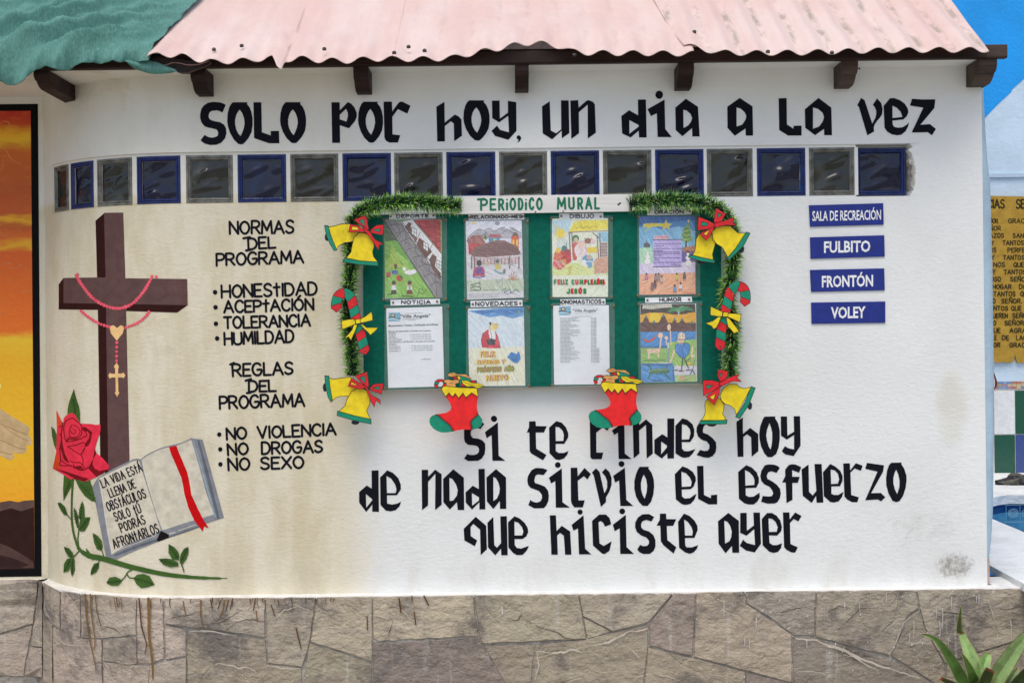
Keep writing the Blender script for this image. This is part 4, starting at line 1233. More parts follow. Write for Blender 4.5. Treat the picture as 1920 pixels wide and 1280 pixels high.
glyphs("de nada sirvio el esfuerzo", (2, 4, 8, 2, 8), [
 C1 + ("220,190 298,187 303,653 228,653 228,572 160,655 80,550 80,432 165,357 222,392", ["156,453 226,510 226,525 160,608"]),
 C1 + ("316,268 395,187 460,215 520,275 548,345 550,400 505,467 393,467 395,560 450,572 510,560 553,538 535,590 490,635 435,648 380,640 320,575", ["388,250 440,280 485,345 500,400 492,443 393,443"]),
 C1 + ("783,182 856,180 858,260 935,180 1008,230 1008,573 935,635 938,225 856,315 856,580 788,635", []),
 C1 + ("1025,283 1140,175 1258,270 1262,633 1190,633 1180,545 1100,628 1028,545", ["1095,270 1130,285 1170,345 1190,410 1180,470 1140,525 1098,533"]),
 C1 + ("1422,172 1493,170 1500,626 1433,626 1433,545 1350,628 1280,550 1278,435 1358,360 1427,398", ["1348,440 1428,490 1428,525 1352,585"]),
 C1 + ("1513,268 1620,173 1733,268 1735,620 1665,620 1663,530 1590,622 1517,535", ["1590,260 1620,275 1650,330 1663,395 1655,450 1630,505 1590,533"]),
 C2 + ("520,185 475,240 410,232 385,248 370,300 380,330 430,345 490,370 525,415 535,470 528,535 500,590 475,612 370,614 303,578 325,520 360,542 400,550 440,535 458,500 455,460 425,420 380,402 330,385 300,350 292,300 300,250 340,185 390,160 470,165", []),
 C2 + ("535,270 680,165 688,545 772,606 613,606 607,307 560,335", []), C2 + (ring_(635, 127, 32, 32), []),
 C2 + ("780,158 855,157 860,255 935,160 1007,228 968,290 930,252 860,303 867,525 938,525 917,603 820,603 790,560 783,520", []),
 C2 + ("1018,212 1065,165 1105,205 1160,445 1190,385 1190,310 1170,255 1132,210 1172,165 1215,205 1240,270 1240,350 1215,425 1178,490 1178,543 1120,600 1040,245", []),
 C2 + ("1258,250 1390,157 1407,520 1485,587 1338,588 1325,300 1280,325", []), C2 + (ring_(1352, 116, 33, 33), []),
 C2 + ("1555,148 1663,147 1652,162 1690,215 1715,290 1720,370 1710,460 1685,540 1645,588 1590,585 1550,545 1515,480 1497,400 1496,310 1515,230 1535,180", ["1603,235 1630,290 1641,360 1635,430 1612,507 1590,465 1572,400 1570,330 1585,270"]),
 C3 + ("447,265 545,162 610,185 680,235 715,300 718,345 690,420 655,455 537,460 540,550 575,575 640,572 700,530 727,515 700,590 650,645 590,658 540,650 460,585", ["532,230 590,250 640,305 665,360 655,420 538,427"]),
 C3 + ("733,158 815,156 823,530 910,572 913,533 992,525 993,650 882,652 747,580", []),
 C3 + ("1262,235 1367,147 1440,180 1500,240 1528,310 1528,370 1495,437 1358,442 1360,535 1400,555 1460,552 1537,500 1540,560 1510,615 1460,653 1390,652 1340,635 1272,580", ["1350,210 1410,240 1455,290 1473,340 1470,402 1355,410"]),
 C3 + ("1797,185 1755,247 1690,225 1650,238 1628,285 1640,325 1700,355 1760,400 1800,450 1810,510 1800,570 1765,625 1730,640 1640,642 1557,617 1577,543 1650,550 1695,545 1713,510 1700,470 1665,425 1600,395 1560,350 1547,290 1560,220 1605,150 1650,138 1720,140 1770,158", []),
 C4 + ("220,205 265,148 300,137 350,138 428,172 400,245 310,210 312,297 408,297 383,375 313,375 315,592 238,635 228,370 180,370 222,290", []),
 C4 + ("432,203 522,138 527,490 575,537 622,478 597,132 690,132 712,628 625,630 618,540 562,633 447,540", []),
 C4 + ("707,240 800,132 865,165 930,220 960,290 958,350 925,418 815,420 815,515 850,530 905,530 973,488 950,560 910,610 850,628 800,620 718,545", ["805,203 860,215 900,260 915,330 898,385 812,390"]),
 C4 + ("967,125 1052,123 1057,215 1130,122 1217,155 1195,220 1115,190 1060,243 1070,530 1168,560 1150,623 1080,622 1020,590 983,550", []),
 C4 + ("1272,118 1492,150 1480,230 1325,508 1450,503 1508,560 1453,613 1415,588 1250,598 1408,230 1250,195", []),
 C4 + ("1585,117 1720,113 1712,130 1750,190 1780,280 1782,340 1770,440 1735,545 1690,610 1650,623 1600,605 1550,510 1522,410 1518,320 1530,220 1555,150", ["1648,205 1675,265 1692,345 1690,430 1660,520 1630,455 1612,380 1612,310 1628,245"]),
])
D1, D2, D3 = [((x, 940), 7.385) for x in (850, 1080, 1300)]
glyphs("que hiciste ayer", (3, 9, 4), [
 D1 + ("143,375 310,208 455,332 465,658 378,738 370,385 277,305 238,352 240,475 330,535 297,615 153,535", []),
 D1 + ("472,290 553,210 567,600 605,637 660,572 650,203 740,200 753,740 663,740 660,648 580,742 480,630", []),
 D1 + ("757,285 847,200 920,232 990,295 1030,360 1038,420 1010,480 960,515 848,515 850,600 880,640 940,648 1045,610 1020,670 960,735 880,738 830,710 762,632", ["845,272 900,290 950,350 970,410 955,465 848,467"]),
 D1 + ("1335,188 1420,187 1430,405 1502,333 1618,410 1635,732 1548,732 1530,470 1478,430 1437,468 1447,732 1358,732", []),
 D1 + ("1637,320 1803,187 1825,650 1912,728 1740,728 1725,370 1663,400", []), D1 + (ring_(1755, 143, 36, 36), []),
 D2 + ("222,265 320,178 415,178 465,225 487,310 403,345 375,290 340,265 312,285 325,575 385,613 495,545 462,680 400,722 365,720 235,605", []),
 D2 + ("510,318 690,180 700,625 803,722 612,722 605,368 535,408", []), D2 + (ring_(640, 133, 40, 40), []),
 D2 + ("1082,210 1045,273 975,250 920,270 900,310 905,355 930,385 1010,410 1070,460 1100,530 1100,620 1075,680 1020,722 930,722 880,700 848,660 888,597 930,615 985,610 1010,580 1010,540 975,495 900,465 840,415 818,350 820,290 855,220 920,175 1010,170", []),
 D2 + ("1162,165 1247,163 1252,240 1388,242 1345,333 1257,335 1265,530 1390,630 1350,717 1210,600 1175,545 1167,330 1115,330 1160,250", []),
 D2 + ("1412,280 1495,163 1570,195 1640,260 1680,330 1685,390 1640,500 1510,502 1512,600 1530,630 1600,632 1692,600 1675,650 1630,700 1575,720 1510,700 1428,635", ["1498,245 1550,280 1600,350 1618,410 1610,467 1510,467"]),
 D3 + ("342,270 485,155 630,265 635,705 540,705 535,610 447,713 350,580", ["428,262 470,275 510,330 533,410 525,490 500,545 440,578"]),
 D3 + ("650,155 738,152 742,402 838,328 832,150 922,150 937,580 850,702 730,675 643,610 687,525 740,570 855,600 842,378 737,470 648,430", []),
 D3 + ("947,240 1020,157 1085,155 1150,190 1205,260 1227,350 1215,410 1160,468 1050,465 1055,570 1100,600 1160,600 1228,573 1215,640 1170,695 1110,708 1050,690 960,600", ["1040,230 1090,235 1140,280 1168,350 1155,415 1048,418"]),
 D3 + ("1240,147 1330,147 1335,245 1410,147 1498,197 1455,273 1390,238 1338,295 1345,585 1447,630 1410,703 1360,702 1290,665 1257,625", []),
])
# thin hand lettering
random.seed(4)
def hand(E, wd_, lines):
    for s, p0, p1, h, extra in lines:
        S = Sheet(W, .0012, *E)
        text(S, s, p0, p1, h, wd_, INK, .17, jit=.025)
        for e in extra:
            if len(e) == 3: S.ell(e[0], e[1], e[2], e[2] * 1.05, INK)
            elif len(e) == 2: S.line(list(e), wd_, INK)
            else:
                S2 = Sheet(W, .0012, *E)
                text(S2, e[0], e[1], e[2], e[3], wd_, INK, .17, jit=.025)
                S2.build("painted_word", M['paint'], bd)['label'] = "black hand-lettered word NO"
        S.build("painted_line", M['paint'], bd)['label'] = "black hand-lettered line " + (s if not extra or len(extra[0]) < 4 else extra[0][0] + ' ' + s).upper()
hand(((380, 390), 4.742), 20.5, (("NORMAS", (232, 240), (818, 232), 130, ()), ("DEL", (398, 378), (658, 362), 118, (((362, 270), (420, 258)), ((385, 378), (425, 372)))), ("PROGRAMA", (115, 522), (905, 494), 125, ()),
 ("HONEStIDAD", (160, 806), (1025, 778), 128, ((110, 748, 20),)), ("ACEPtACIÓN", (182, 940), (995, 912), 120, ((114, 882, 20),)), ("TOLERANCIA", (182, 1080), (965, 1056), 120, ((118, 1028, 20),)), ("HUMILDAD", (186, 1226), (818, 1200), 125, ((128, 1158, 20),))))
hand(((390, 660), 5.333), 23.5, (("REGLAS", (238, 252), (860, 228), 142, (((222, 122), (260, 108)),)), ("DEL", (398, 408), (690, 400), 130, (((375, 285), (430, 268)), ((388, 408), (425, 404)))), ("PROGRAMA", (108, 577), (975, 548), 145, ()),
 ("VIOLENCIA", (490, 872), (1290, 834), 136, (("NO", (178, 884), (398, 872), 134), (112, 822, 22))), ("DROGAS", (528, 1030), (1155, 1008), 138, (("NO", (190, 1040), (412, 1030), 136), (122, 970, 22))), ("SEXO", (520, 1180), (968, 1165), 138, (("NO", (195, 1192), (426, 1186), 138), (124, 1120, 22)))))

# ================================================================ pictures painted on the rounded corner
S = Sheet(W, .0008)
CD, CF = c(50, 20, 18, 1.1), c(92, 68, 66, 1.2)
S.poly([(179, 414), (196, 399), (200, 521), (204, 900), (188, 868), (183, 560)], CD)
S.poly([(110, 533), (119, 521), (119, 568), (352, 572), (332, 586), (237, 583), (200, 581), (110, 580)], CD); S.up()
S.poly([(195, 399), (231, 398.5), (235, 521), (243, 866), (225, 885), (203, 896), (198, 521)], CF)
S.poly([(119, 521), (183, 520), (235, 521.5), (351, 523), (352, 572), (235, 570), (119, 568)], CF)
o = S.build("painted_cross", M['paint'], bd, CUTS); cross = o
S = Sheet(W, .0013)
RB_ = c(214, 84, 100, 1.3)
def beads(pts, n, r):
    q = spline(pts, 12)
    ln = [0]
    for a, b in zip(q, q[1:]): ln.append(ln[-1] + math.hypot(b[0] - a[0], b[1] - a[1]))
    for i in range(n):
        t_ = ln[-1] * i / (n - 1)
        k = max(j for j in range(len(q)) if ln[j] <= t_ + 1e-6)
        k = min(k, len(q) - 2)
        f = (t_ - ln[k]) / max(1e-6, ln[k + 1] - ln[k])
        S.ell(q[k][0] + (q[k + 1][0] - q[k][0]) * f, q[k][1] + (q[k + 1][1] - q[k][1]) * f, r * random.uniform(.9, 1.15), r * random.uniform(.9, 1.2), RB_, 10)
beads([(143, 517), (155, 536), (172, 557), (195, 572), (222, 578), (248, 569), (268, 548), (278, 532), (285, 518)], 34, 3.15)
beads([(152, 583), (165, 594), (185, 606), (206, 613)], 12, 2.8); beads([(236, 614), (258, 605), (272, 594), (279, 585)], 10, 2.9)
beads([(219, 642), (218.5, 676)], 5, 2.8)
S.ell(145, 515, 3, 3.2, RB_, 8); S.ell(293, 519, 3, 3, RB_, 8)
GD = c(228, 182, 125)
S.poly([(219, 638.5), (208, 625), (206, 616), (208, 611), (213, 609.5), (219.5, 615), (226, 609.5), (231, 611), (232.5, 616), (230, 625)], GD)
S.poly([(219, 679), (223, 687), (221.5, 691), (221.5, 700), (229, 700), (231.5, 698), (235, 704), (231.5, 709), (229, 707.5), (221.5, 707.5), (222, 734), (224, 736), (219.5, 744), (215, 736), (217, 734), (216.5, 707.5), (209, 707.5), (206, 710), (203, 704), (206, 698.5), (209, 700.5), (216, 700.5), (216, 691), (213.5, 687)], GD)
o = S.build("painted_rosary", M['paint'], cross, CUTS)
# rose
LG, LK, RD_, RDD, ROR = c(62, 92, 40), c(28, 42, 20), c(206, 44, 66, 1.35), c(112, 12, 22), c(212, 70, 48)
S = Sheet(W, .0016)
S.at((90, 720), 6.4)
def leafp(S, pts, veins=None, w_=6):
    S.poly(pts, LG)
def vein(S, a, b, n=5, k=.35, w_=5):
    S.up()
    S.line([a, b], w_, LK, False)
    L = math.hypot(b[0] - a[0], b[1] - a[1]); ux, uy = (b[0] - a[0]) / L, (b[1] - a[1]) / L
    for i in range(1, n + 1):
        t_ = i / (n + 1); q = L * k * (1 - abs(t_ - .45))
        x, y = a[0] + (b[0] - a[0]) * t_, a[1] + (b[1] - a[1]) * t_
        for sg in (-1, 1): S.line([(x, y), (x + ux * q * .6 - uy * q * .5 * sg, y + uy * q * .6 + ux * q * .5 * sg)], w_ * .7, LK, False)
    S.lay -= 1
leafp(S, [(310, 55), (328, 130), (345, 190), (372, 270), (382, 330), (384, 460), (330, 380), (285, 360), (232, 380), (236, 300), (248, 230), (275, 150)]); vein(S, (330, 370), (300, 170), 5, .3, 7)
leafp(S, [(38, 505), (75, 540), (98, 590), (110, 640), (100, 800), (70, 720), (48, 620)])
leafp(S, [(190, 1090), (315, 1130), (300, 1180), (260, 1260), (185, 1400), (180, 1250)]); vein(S, (270, 1150), (200, 1340), 5, .3, 6)
leafp(S, [(325, 1140), (500, 1140), (530, 1230), (550, 1300), (575, 1410), (520, 1400), (440, 1340), (370, 1240)]); vein(S, (370, 1170), (560, 1390), 6, .28, 6)
S.up()
S.poly([(285, 340), (330, 372), (350, 410), (365, 440), (385, 472), (520, 476), (570, 488), (632, 484), (630, 560), (585, 690), (562, 775), (580, 825), (660, 890), (740, 985), (722, 1022), (575, 1115), (440, 1170), (330, 1142), (300, 1130), (270, 1146), (190, 1086), (55, 1010), (75, 920), (97, 810), (104, 700), (105, 500), (100, 312), (165, 450), (180, 470), (187, 410), (215, 375)], RD_)
S.up()
S.poly([(97, 820), (125, 880), (142, 960), (145, 1030), (60, 1000), (75, 920)], c(205, 65, 30))
S.poly([(100, 312), (165, 455), (160, 505), (125, 515), (105, 480)], ROR)
S.poly([(60, 1005), (150, 1030), (200, 1040), (400, 1110), (490, 1130), (440, 1168), (330, 1142), (240, 1085)], RDD)
S.poly([(560, 770), (582, 830), (545, 900), (535, 960), (560, 1010), (620, 1040), (722, 1015), (660, 1070), (580, 1110), (500, 1030), (480, 1000), (540, 900)], RDD)
S.poly([(410, 510), (450, 515), (530, 575), (510, 690), (480, 745), (445, 745), (450, 705), (490, 650), (500, 600), (480, 570), (420, 555)], RDD)
S.poly([(300, 950), (320, 985), (400, 975), (410, 1010), (350, 1020), (300, 985)], RDD)
S.poly([(160, 520), (172, 700), (200, 830), (250, 930), (250, 950), (190, 900), (140, 740), (150, 700)], RDD)
S.up()
for pts, wd in (([(290, 405), (340, 440), (390, 480), (405, 540), (395, 610), (340, 650), (260, 640), (210, 670), (195, 600), (190, 510), (215, 440), (290, 405)], 11), ([(285, 490), (255, 560), (260, 620), (310, 640), (360, 620), (385, 560), (350, 510), (300, 490)], 9), ([(270, 560), (290, 590), (320, 592), (330, 560), (310, 540)], 8),
                ([(215, 690), (260, 660), (340, 665), (420, 640), (465, 610), (440, 560), (405, 545)], 11), ([(215, 690), (300, 680), (400, 655)], 9), ([(235, 745), (330, 730), (435, 700), (440, 770), (390, 840), (330, 810), (270, 770), (235, 745)], 10), ([(390, 840), (420, 900), (415, 970)], 10), ([(260, 920), (320, 940), (380, 940), (430, 990), (400, 1020)], 10),
                ([(140, 760), (150, 900), (145, 970), (280, 975)], 11), ([(175, 460), (165, 560), (140, 620)], 10), ([(130, 510), (165, 500)], 9), ([(150, 910), (230, 960), (285, 985)], 9), ([(440, 760), (400, 840)], 8), ([(480, 1000), (400, 1030), (300, 990)], 14)):
    S.line(pts, wd, RDD, True, True)
S.lay -= 3
S.at((90, 880), 5.565)
S.line([(258, 110), (247, 300), (246, 480), (258, 620), (285, 730), (320, 820)], [20, 19, 20, 22, 24, 30], LG, True, True)
S.line([(310, 810), (360, 860), (440, 900), (560, 925), (700, 965), (850, 1010), (1000, 1045), (1113, 1070), (1260, 1096), (1400, 1112), (1560, 1125), (1760, 1132), (1868, 1130)], [34, 46, 56, 56, 56, 54, 52, 50, 48, 44, 40, 34, 24, 8], LG, False, True)
S.line([(320, 820), (310, 720), (320, 620)], 12, LG); S.line([(240, 520), (215, 490), (190, 460)], 10, LG); S.line([(320, 850), (285, 890), (250, 920)], 13, LG); S.line([(580, 900), (565, 850)], 10, LG); S.line([(540, 940), (525, 970)], 9, LG)
S.line([(880, 1040), (830, 1070), (800, 1120), (760, 1160)], 13, LG, True, True); S.line([(820, 1085), (850, 1125), (900, 1130)], 13, LG, True, True)
S.poly([(395, 815), (440, 865), (400, 870)], LG); S.poly([(455, 945), (470, 915), (500, 930)], LG)
for pts, va, vb in (("97,345 130,343 175,385 195,440 205,482 165,470 130,420", (200, 470), (110, 355)), ("268,385 295,440 315,490 320,620 300,600 275,500", (312, 600), (275, 410)), ("355,325 375,380 383,490 340,530 318,500 325,420", (335, 540), (355, 345)),
                    ("325,560 345,520 390,495 440,495 420,570 380,640 345,645 318,630", (325, 630), (430, 505)), ("465,660 520,690 560,740 570,800 560,845 510,830 480,760", (560, 840), (475, 675)), ("163,800 220,820 255,860 272,910 250,930 210,905 180,855", (260, 920), (175, 812)),
                    ("235,920 200,930 165,980 160,1073 210,1060 240,1000", (240, 930), (170, 1060)), ("240,925 275,925 278,1040 250,1118 235,1060", (258, 930), (252, 1100)), ("530,965 530,1020 500,1070 443,1100 450,1040 480,980", (528, 970), (450, 1090)),
                    ("607,1180 640,1125 700,1115 755,1140 770,1165 730,1210 660,1210", (765, 1160), (620, 1180)), ("890,1130 930,1095 1000,1085 1060,1110 1113,1200 1040,1225 970,1235 920,1190", (895, 1130), (1100, 1195))):
    leafp(S, parse(pts)); vein(S, va, vb, 5, .3, 6)
S.at((160, 820), 5.332)
for pts, va, vb in (("832,1062 890,1095 930,1140 942,1185 930,1225 870,1215 830,1150", (935, 1220), (840, 1080)), ("1030,1090 1032,1150 1010,1215 970,1265 940,1240 955,1160 985,1110", (950, 1250), (1022, 1100)), ("730,1212 800,1205 870,1215 930,1250 930,1285 850,1295 780,1270", (930, 1275), (745, 1220))):
    leafp(S, parse(pts)); vein(S, va, vb, 5, .3, 6)
S.line([(950, 1240), (975, 1300), (985, 1340)], 12, LG)
o = S.build("painted_rose", M['paint'], bd, CUTS)
# open book
S = Sheet(W, .0011, (160, 820), 5.332)
GY, GYD, CRM = c(126, 128, 134), c(92, 98, 106), (0.66, 0.61, 0.49)
S.poly(parse("70,490 125,400 300,300 480,215 520,208 552,218 600,180 640,155 760,100 860,75 930,60 1000,35 1060,3 1080,10 1172,20 1386,800 1330,818 1215,855 1000,935 840,1000 730,1038 520,1120 310,1215 205,1190 150,900 110,700"), GY); S.up()
S.poly(parse("138,405 320,315 480,235 528,225 545,250 570,340 620,500 690,720 755,925 700,962 560,1010 420,1060 270,1165 240,1060 215,930 190,760 160,560"), CRM)
S.poly(parse("562,222 640,168 760,114 870,88 930,75 1058,22 1090,120 1150,330 1210,560 1285,765 1180,800 1000,850 840,905 768,925 700,730 630,500 585,340"), CRM); S.up()
S.poly(parse("1120,25 1138,22 1240,380 1345,812 1320,815 1220,440"), GYD); S.poly(parse("1068,20 1088,40 1200,420 1305,795 1292,800 1180,400"), c(135, 155, 165))
S.poly(parse("280,1168 420,1110 560,1060 715,1010 720,1035 560,1085 420,1140 310,1185"), GYD); S.poly(parse("835,985 1000,930 1150,880 1150,892 1000,945 835,1000"), GYD)
S.line([(268, 1150), (420, 1085), (560, 1035), (705, 975)], 6, CRM); S.line([(135, 420), (170, 600), (200, 800), (265, 1165)], 6, c(200, 200, 195)); S.line([(160, 430), (190, 620)], 3, c(150, 130, 110))
S.line([(840, 960), (900, 945)], 8, CRM); S.line([(930, 930), (1100, 870)], 7, CRM)
S.poly(parse("755,930 800,950 835,970 835,1000 730,1040 712,1022"), c(22, 18, 20))
book = S.build("painted_book", M['paint'], bd, CUTS)
S = Sheet(W, .0016, (160, 820), 5.332)
S.poly(parse("835,95 910,80 935,150 970,230 1020,350 1045,470 1060,570 1120,700 1180,820 1235,905 1188,886 1172,938 1130,880 1090,830 1030,700 990,560 975,470 960,400 930,330 900,260 860,170"), c(188, 8, 14))
S.build("painted_bookmark", M['paint'], book, CUTS)
S = Sheet(W, .0016, (160, 820), 5.332)
for s, p0, p1, h in (("LA VIDA EStÁ", (172, 508), (580, 335), 92), ("LLENA DE", (248, 606), (515, 500), 92), ("OBStÁCULOS", (228, 742), (618, 600), 98), ("SOLO tÚ", (302, 842), (568, 748), 96), ("PODRÁS", (358, 952), (612, 860), 96), ("AFRONtARLOS", (288, 1114), (748, 948), 100)):
    text(S, s, p0, p1, h + 4, 12, INK, .30, jit=.015, space=.30)
S.build("page_lettering", M['paint'], book, CUTS)
# the sunset mural on the recessed wall
S = Sheet(W, .0012)
S.poly([(-500, 200), (71, 195), (78, 1080), (-500, 1089)], (0.004, 0.004, 0.005))
mur = S.build("mural", M['paint'], bd); mur['label'] = "sunset mural with thick black border"
S = Sheet(W, .0016)
S.poly([(-490, 212), (57.5, 208), (65, 1066), (-490, 1075)], (.5, .3, .1))
S.build("painted_sky", M['sunset'], mur)
S = Sheet(W, .0019)
DB = c(48, 28, 24)
S.poly([(-490, 925), (-100, 935), (0, 941), (18, 938), (34, 941), (45, 938), (63.5, 937), (65, 1066), (-490, 1075)], DB); S.up()
S.poly([(-490, 925), (-100, 935), (0, 941), (18, 938), (34, 941), (45, 938), (63.5, 937), (63.5, 950), (40, 958), (20, 952), (0, 958), (-490, 945)], c(92, 72, 66))
S.poly([(-200, 1000), (-40, 1010), (0, 1018), (20, 1026), (40, 1038), (62, 1052), (64, 1064), (-200, 1068)], c(78, 58, 54)); S.up()
S.poly([(-200, 1030), (0, 1040), (25, 1046), (55, 1058), (40, 1064), (-200, 1066)], c(52, 34, 32))
S.build("painted_ground", M['paint'], mur)
S = Sheet(W, .0019, (0, 640), 2.783)
HC, HD = c(192, 165, 122), c(160, 130, 92)
S.poly(parse("-1300,-60 -700,90 -300,230 -120,310 0,350 60,390 120,425 152,445 157,465 148,478 152,490 168,515 165,538 150,542 135,540 140,565 125,585 95,585 70,575 75,600 60,620 35,612 0,595 -120,560 -300,520 -700,400 -1300,240"), HC); S.up()
S.line([(-40, 410), (50, 450), (140, 485)], 5, HD, True, True); S.line([(-40, 500), (30, 525), (95, 555), (130, 560)], 5, HD, True, True); S.line([(-30, 560), (20, 580), (60, 588)], 5, HD, True, True); S.line([(20, 445), (90, 492), (150, 520)], 4, HD, True, True)
S.ell(-12, 232, 17, 20, c(250, 225, 130))
S.build("painted_hand", M['paint'], mur)
WC = c(205, 120, 75)
for pts in ([(0, 145), (20, 132), (45, 140), (62, 165)], [(5, 275), (35, 290), (60, 330), (110, 360)], [(0, 390), (15, 370), (12, 330)], [(0, 700), (10, 725), (40, 735), (75, 730)], [(10, 880), (35, 872), (65, 878)], [(45, 900), (85, 895), (110, 880), (130, 898), (155, 895)], [(40, 980), (60, 955)], [(100, 1030), (125, 1018), (160, 1015)], [(0, 1085), (20, 1070)], [(0, 1130), (25, 1138)], [(-60, 905), (10, 920)]):
    S = Sheet(W, .0020, (0, 180), 2.783)
    S.line(pts, [3, 6, 6, 3], WC, True, True)
    S.build("painted_wave", M['paint'], mur)

# ================================================================ four blue signs
SG = [("SALA DE RECREACIÓN", [(1517, 385), (1656, 381), (1657, 421), (1519, 425)], (1523, 414), (1652, 411.5), 18, 3.1, .24),
      ("FULBITO", [(1519, 445), (1658, 441), (1659, 481), (1520, 485)], (1545, 473.5), (1632, 471.5), 20.5, 5.0, .30),
      ("FRONTÓN", [(1519, 506), (1658, 503), (1659, 544), (1521, 547)], (1541, 538), (1637, 536), 20.5, 5.0, .30),
      ("VOLEY", [(1521, 567), (1660, 565), (1660, 605), (1522, 607)], (1558, 596.5), (1623, 595), 20.5, 5.0, .30)]
lab = ["blue wall sign reading SALA DE RECREACIÓN, topmost under the glass blocks", "blue wall sign reading FULBITO on white stucco", "blue wall sign reading FRONTÓN on white stucco", "blue wall sign reading VOLEY, lowest of the column"]
for k, (s, q, p0, p1, h, wd, gp) in enumerate(SG):
    e = empty("wall_sign", P(1588, q[2][1], -.004))
    tag(e, lab[k], "sign", "blue activity signs on the white wall")
    cutout("plate", q, -.005, .0045, c(22, 42, 128, 1.05), M['board_paint'], e)
    S = Sheet(onplane(-.005), .0006)
    printed(S, s, p0, p1[0] - p0[0], h, c(225, 228, 232), .028 if k else .02, (p1[1] - p0[1]) / (p1[0] - p0[0]))
    S.build("lettering", M['board_paint'], e)
# ================================================================ the notice board
YBD = -.045
nb = empty("notice_board", P(1015, 724, YBD))
tag(nb, "green cloth-covered notice board with a white title plank along its top", "notice board")
cutout("panel", [(680, 403), (1352, 392), (1353, 717), (682, 731)], YBD, .04, (0.5, 0.5, 0.5), M['board'], nb)
cutout("edge_strip", [(682, 727), (1353, 713), (1353, 717.5), (682, 731.5)], YBD - .002, .012, (0.5, 0.5, 0.5), M['board'], nb)
YH = -.064
hd = cutout("title_plank", [(850, 368), (1185.5, 364), (1186, 396), (851.5, 401.5)], YH, .018, (.7, .7, .7), M['whitewood'], nb)
GT = c(10, 105, 75)
S = Sheet(onplane(YH), .0006)
# each capital: left x, right x
for s, a, b in (("P", 900, 915), ("E", 918, 931), ("R", 934, 946), ("I", 949.5, 952), ("O", 955, 968), ("D", 971, 982), ("I", 985, 987.5), ("C", 991, 1002), ("O", 1005, 1018), ("M", 1044, 1062), ("U", 1065.5, 1078), ("R", 1082.5, 1094), ("A", 1097, 1111), ("L", 1114, 1125)):
    yb_ = 395.5 - (a - 900) * .012
    hh = 22 if s != "I" else 17
    if s == "I": S.line([(a + 1.2, yb_ - 2), (a + 1.2, yb_ - hh + 3)], 4.2, GT)
    else: text(S, s, (a, yb_), (b, yb_ - (b - a) * .012), hh + 2, 4.2, GT, jit=.03)
for x in (950.7, 986.3): S.ell(x, 374.5, 1.8, 1.8, GT, 8)
S.line([(896, 374), (908, 373)], 4, GT)
S.build("lettering", M['board_paint'], hd)
def pin(parent, px, py, y, r=.0055):
    mb = MB()
    p = P(px, py, y)
    n = 8
    rings = [(1, .0), (.95, .0018), (.6, .0036), (0.05, .0042)]
    for (r0, h0), (r1, h1) in zip(rings, rings[1:]):
        for i in range(n):
            a0, a1 = 2 * math.pi * i / n, 2 * math.pi * (i + 1) / n
            f = lambda r_, h_, a: p + Vector((r * r_ * math.cos(a), -h_, r * r_ * math.sin(a)))
            mb.face([f(r0, h0, a0), f(r0, h0, a1), f(r1, h1, a1), f(r1, h1, a0)])
    return mb.build("pin", M['brass'], parent, True)
for x, y in ((857, 397.5), (1004, 397.5), (1056, 396), (1181, 395.5)): pin(hd, x, y, YH, .003)
S = Sheet(onplane(YH), .0006); S.line([(1159, 384), (1163, 381)], 3, c(45, 45, 45)); S.build("knot", M['board_paint'], hd)

YP = YBD - .003        # paper
YS = YBD - .0055       # clear sleeve
PAP = c(214, 218, 226)
def paper(name, quad, label, cat, group, draw, mat=None, sleeve=True, pins=None):
    x0 = min(p[0] for p in quad); x1 = max(p[0] for p in quad); y1 = max(p[1] for p in quad)
    e = empty(name, P((x0 + x1) / 2, y1, YP))
    tag(e, label, cat, group)
    # a sheet that is not perfectly flat
    mb = MB()
    rng = random.Random(int(x0 * 7 + y1))
    a_, b_ = rng.uniform(0, 6), rng.uniform(0, 6)
    def f(u, v):
        px = (quad[3][0] * (1 - u) + quad[2][0] * u) * (1 - v) + (quad[0][0] * (1 - u) + quad[1][0] * u) * v
        py = (quad[3][1] * (1 - u) + quad[2][1] * u) * (1 - v) + (quad[0][1] * (1 - u) + quad[1][1] * u) * v
        return P(px, py, YP + .0006 * math.sin(5 * u + 3 * v + a_) * math.sin(4 * v + b_))
    mb.grid(f, [i / 8 for i in range(9)], [i / 10 for i in range(11)], PAP)
    mb.build("sheet", M['paper'], e, True)
    S = Sheet(onplane(YP - .0008), .0001)
    S.crayon = cat == 'poster'
    if draw(S) is None and S.t:
        S.build("drawing" if cat == "poster" and mat is None else "print", mat or M['crayon'], e)
    if sleeve:
        sx0, sx1 = x0 - 3, x1 + 9
        sy0, sy1 = min(p[1] for p in quad) - 4, y1 + 5
        mb = MB()
        mb.face([P(sx0, sy1, YS), P(sx1, sy1 - 1, YS), P(sx1, sy0 - 1, YS), P(sx0, sy0, YS)])
        mb.build("clear_sleeve", M['sleeve'], e)
        for x, y in ((sx0 + 1, sy0 + 5), (sx1 - 2, sy0 + 6), (sx0 + 1, sy1 - 4), (sx1 - 2, sy1 - 5)): pin(e, x, y, YS - .0002, .0052)
    for x, y in (pins or ()): pin(e, x, y, YP - .0012, .0045)
    return e
Z1, Z2, Z3, Z4 = ((600, 350), 4.571), ((1000, 350), 4.571), ((600, 550), 4.571), ((1000, 550), 4.571)
K_ = c(40, 38, 42); BRN = c(105, 62, 52)
HR = random.Random(12)
def p_(S, col, s):
    pts = parse(s)
    S.poly(pts, col)
    ar = abs(sum(pts[i][0] * pts[(i + 1) % len(pts)][1] - pts[(i + 1) % len(pts)][0] * pts[i][1] for i in range(len(pts)))) / 2
    if ar > 1500 and getattr(S, 'crayon', False): S.hatch(pts, col, 7.5 if ar > 8000 else 6, 4.2, HR.choice((.9, 1.1, -.7, .4)), HR)
def l_(S, col, w_, s): S.line(parse(s), w_, col, True)

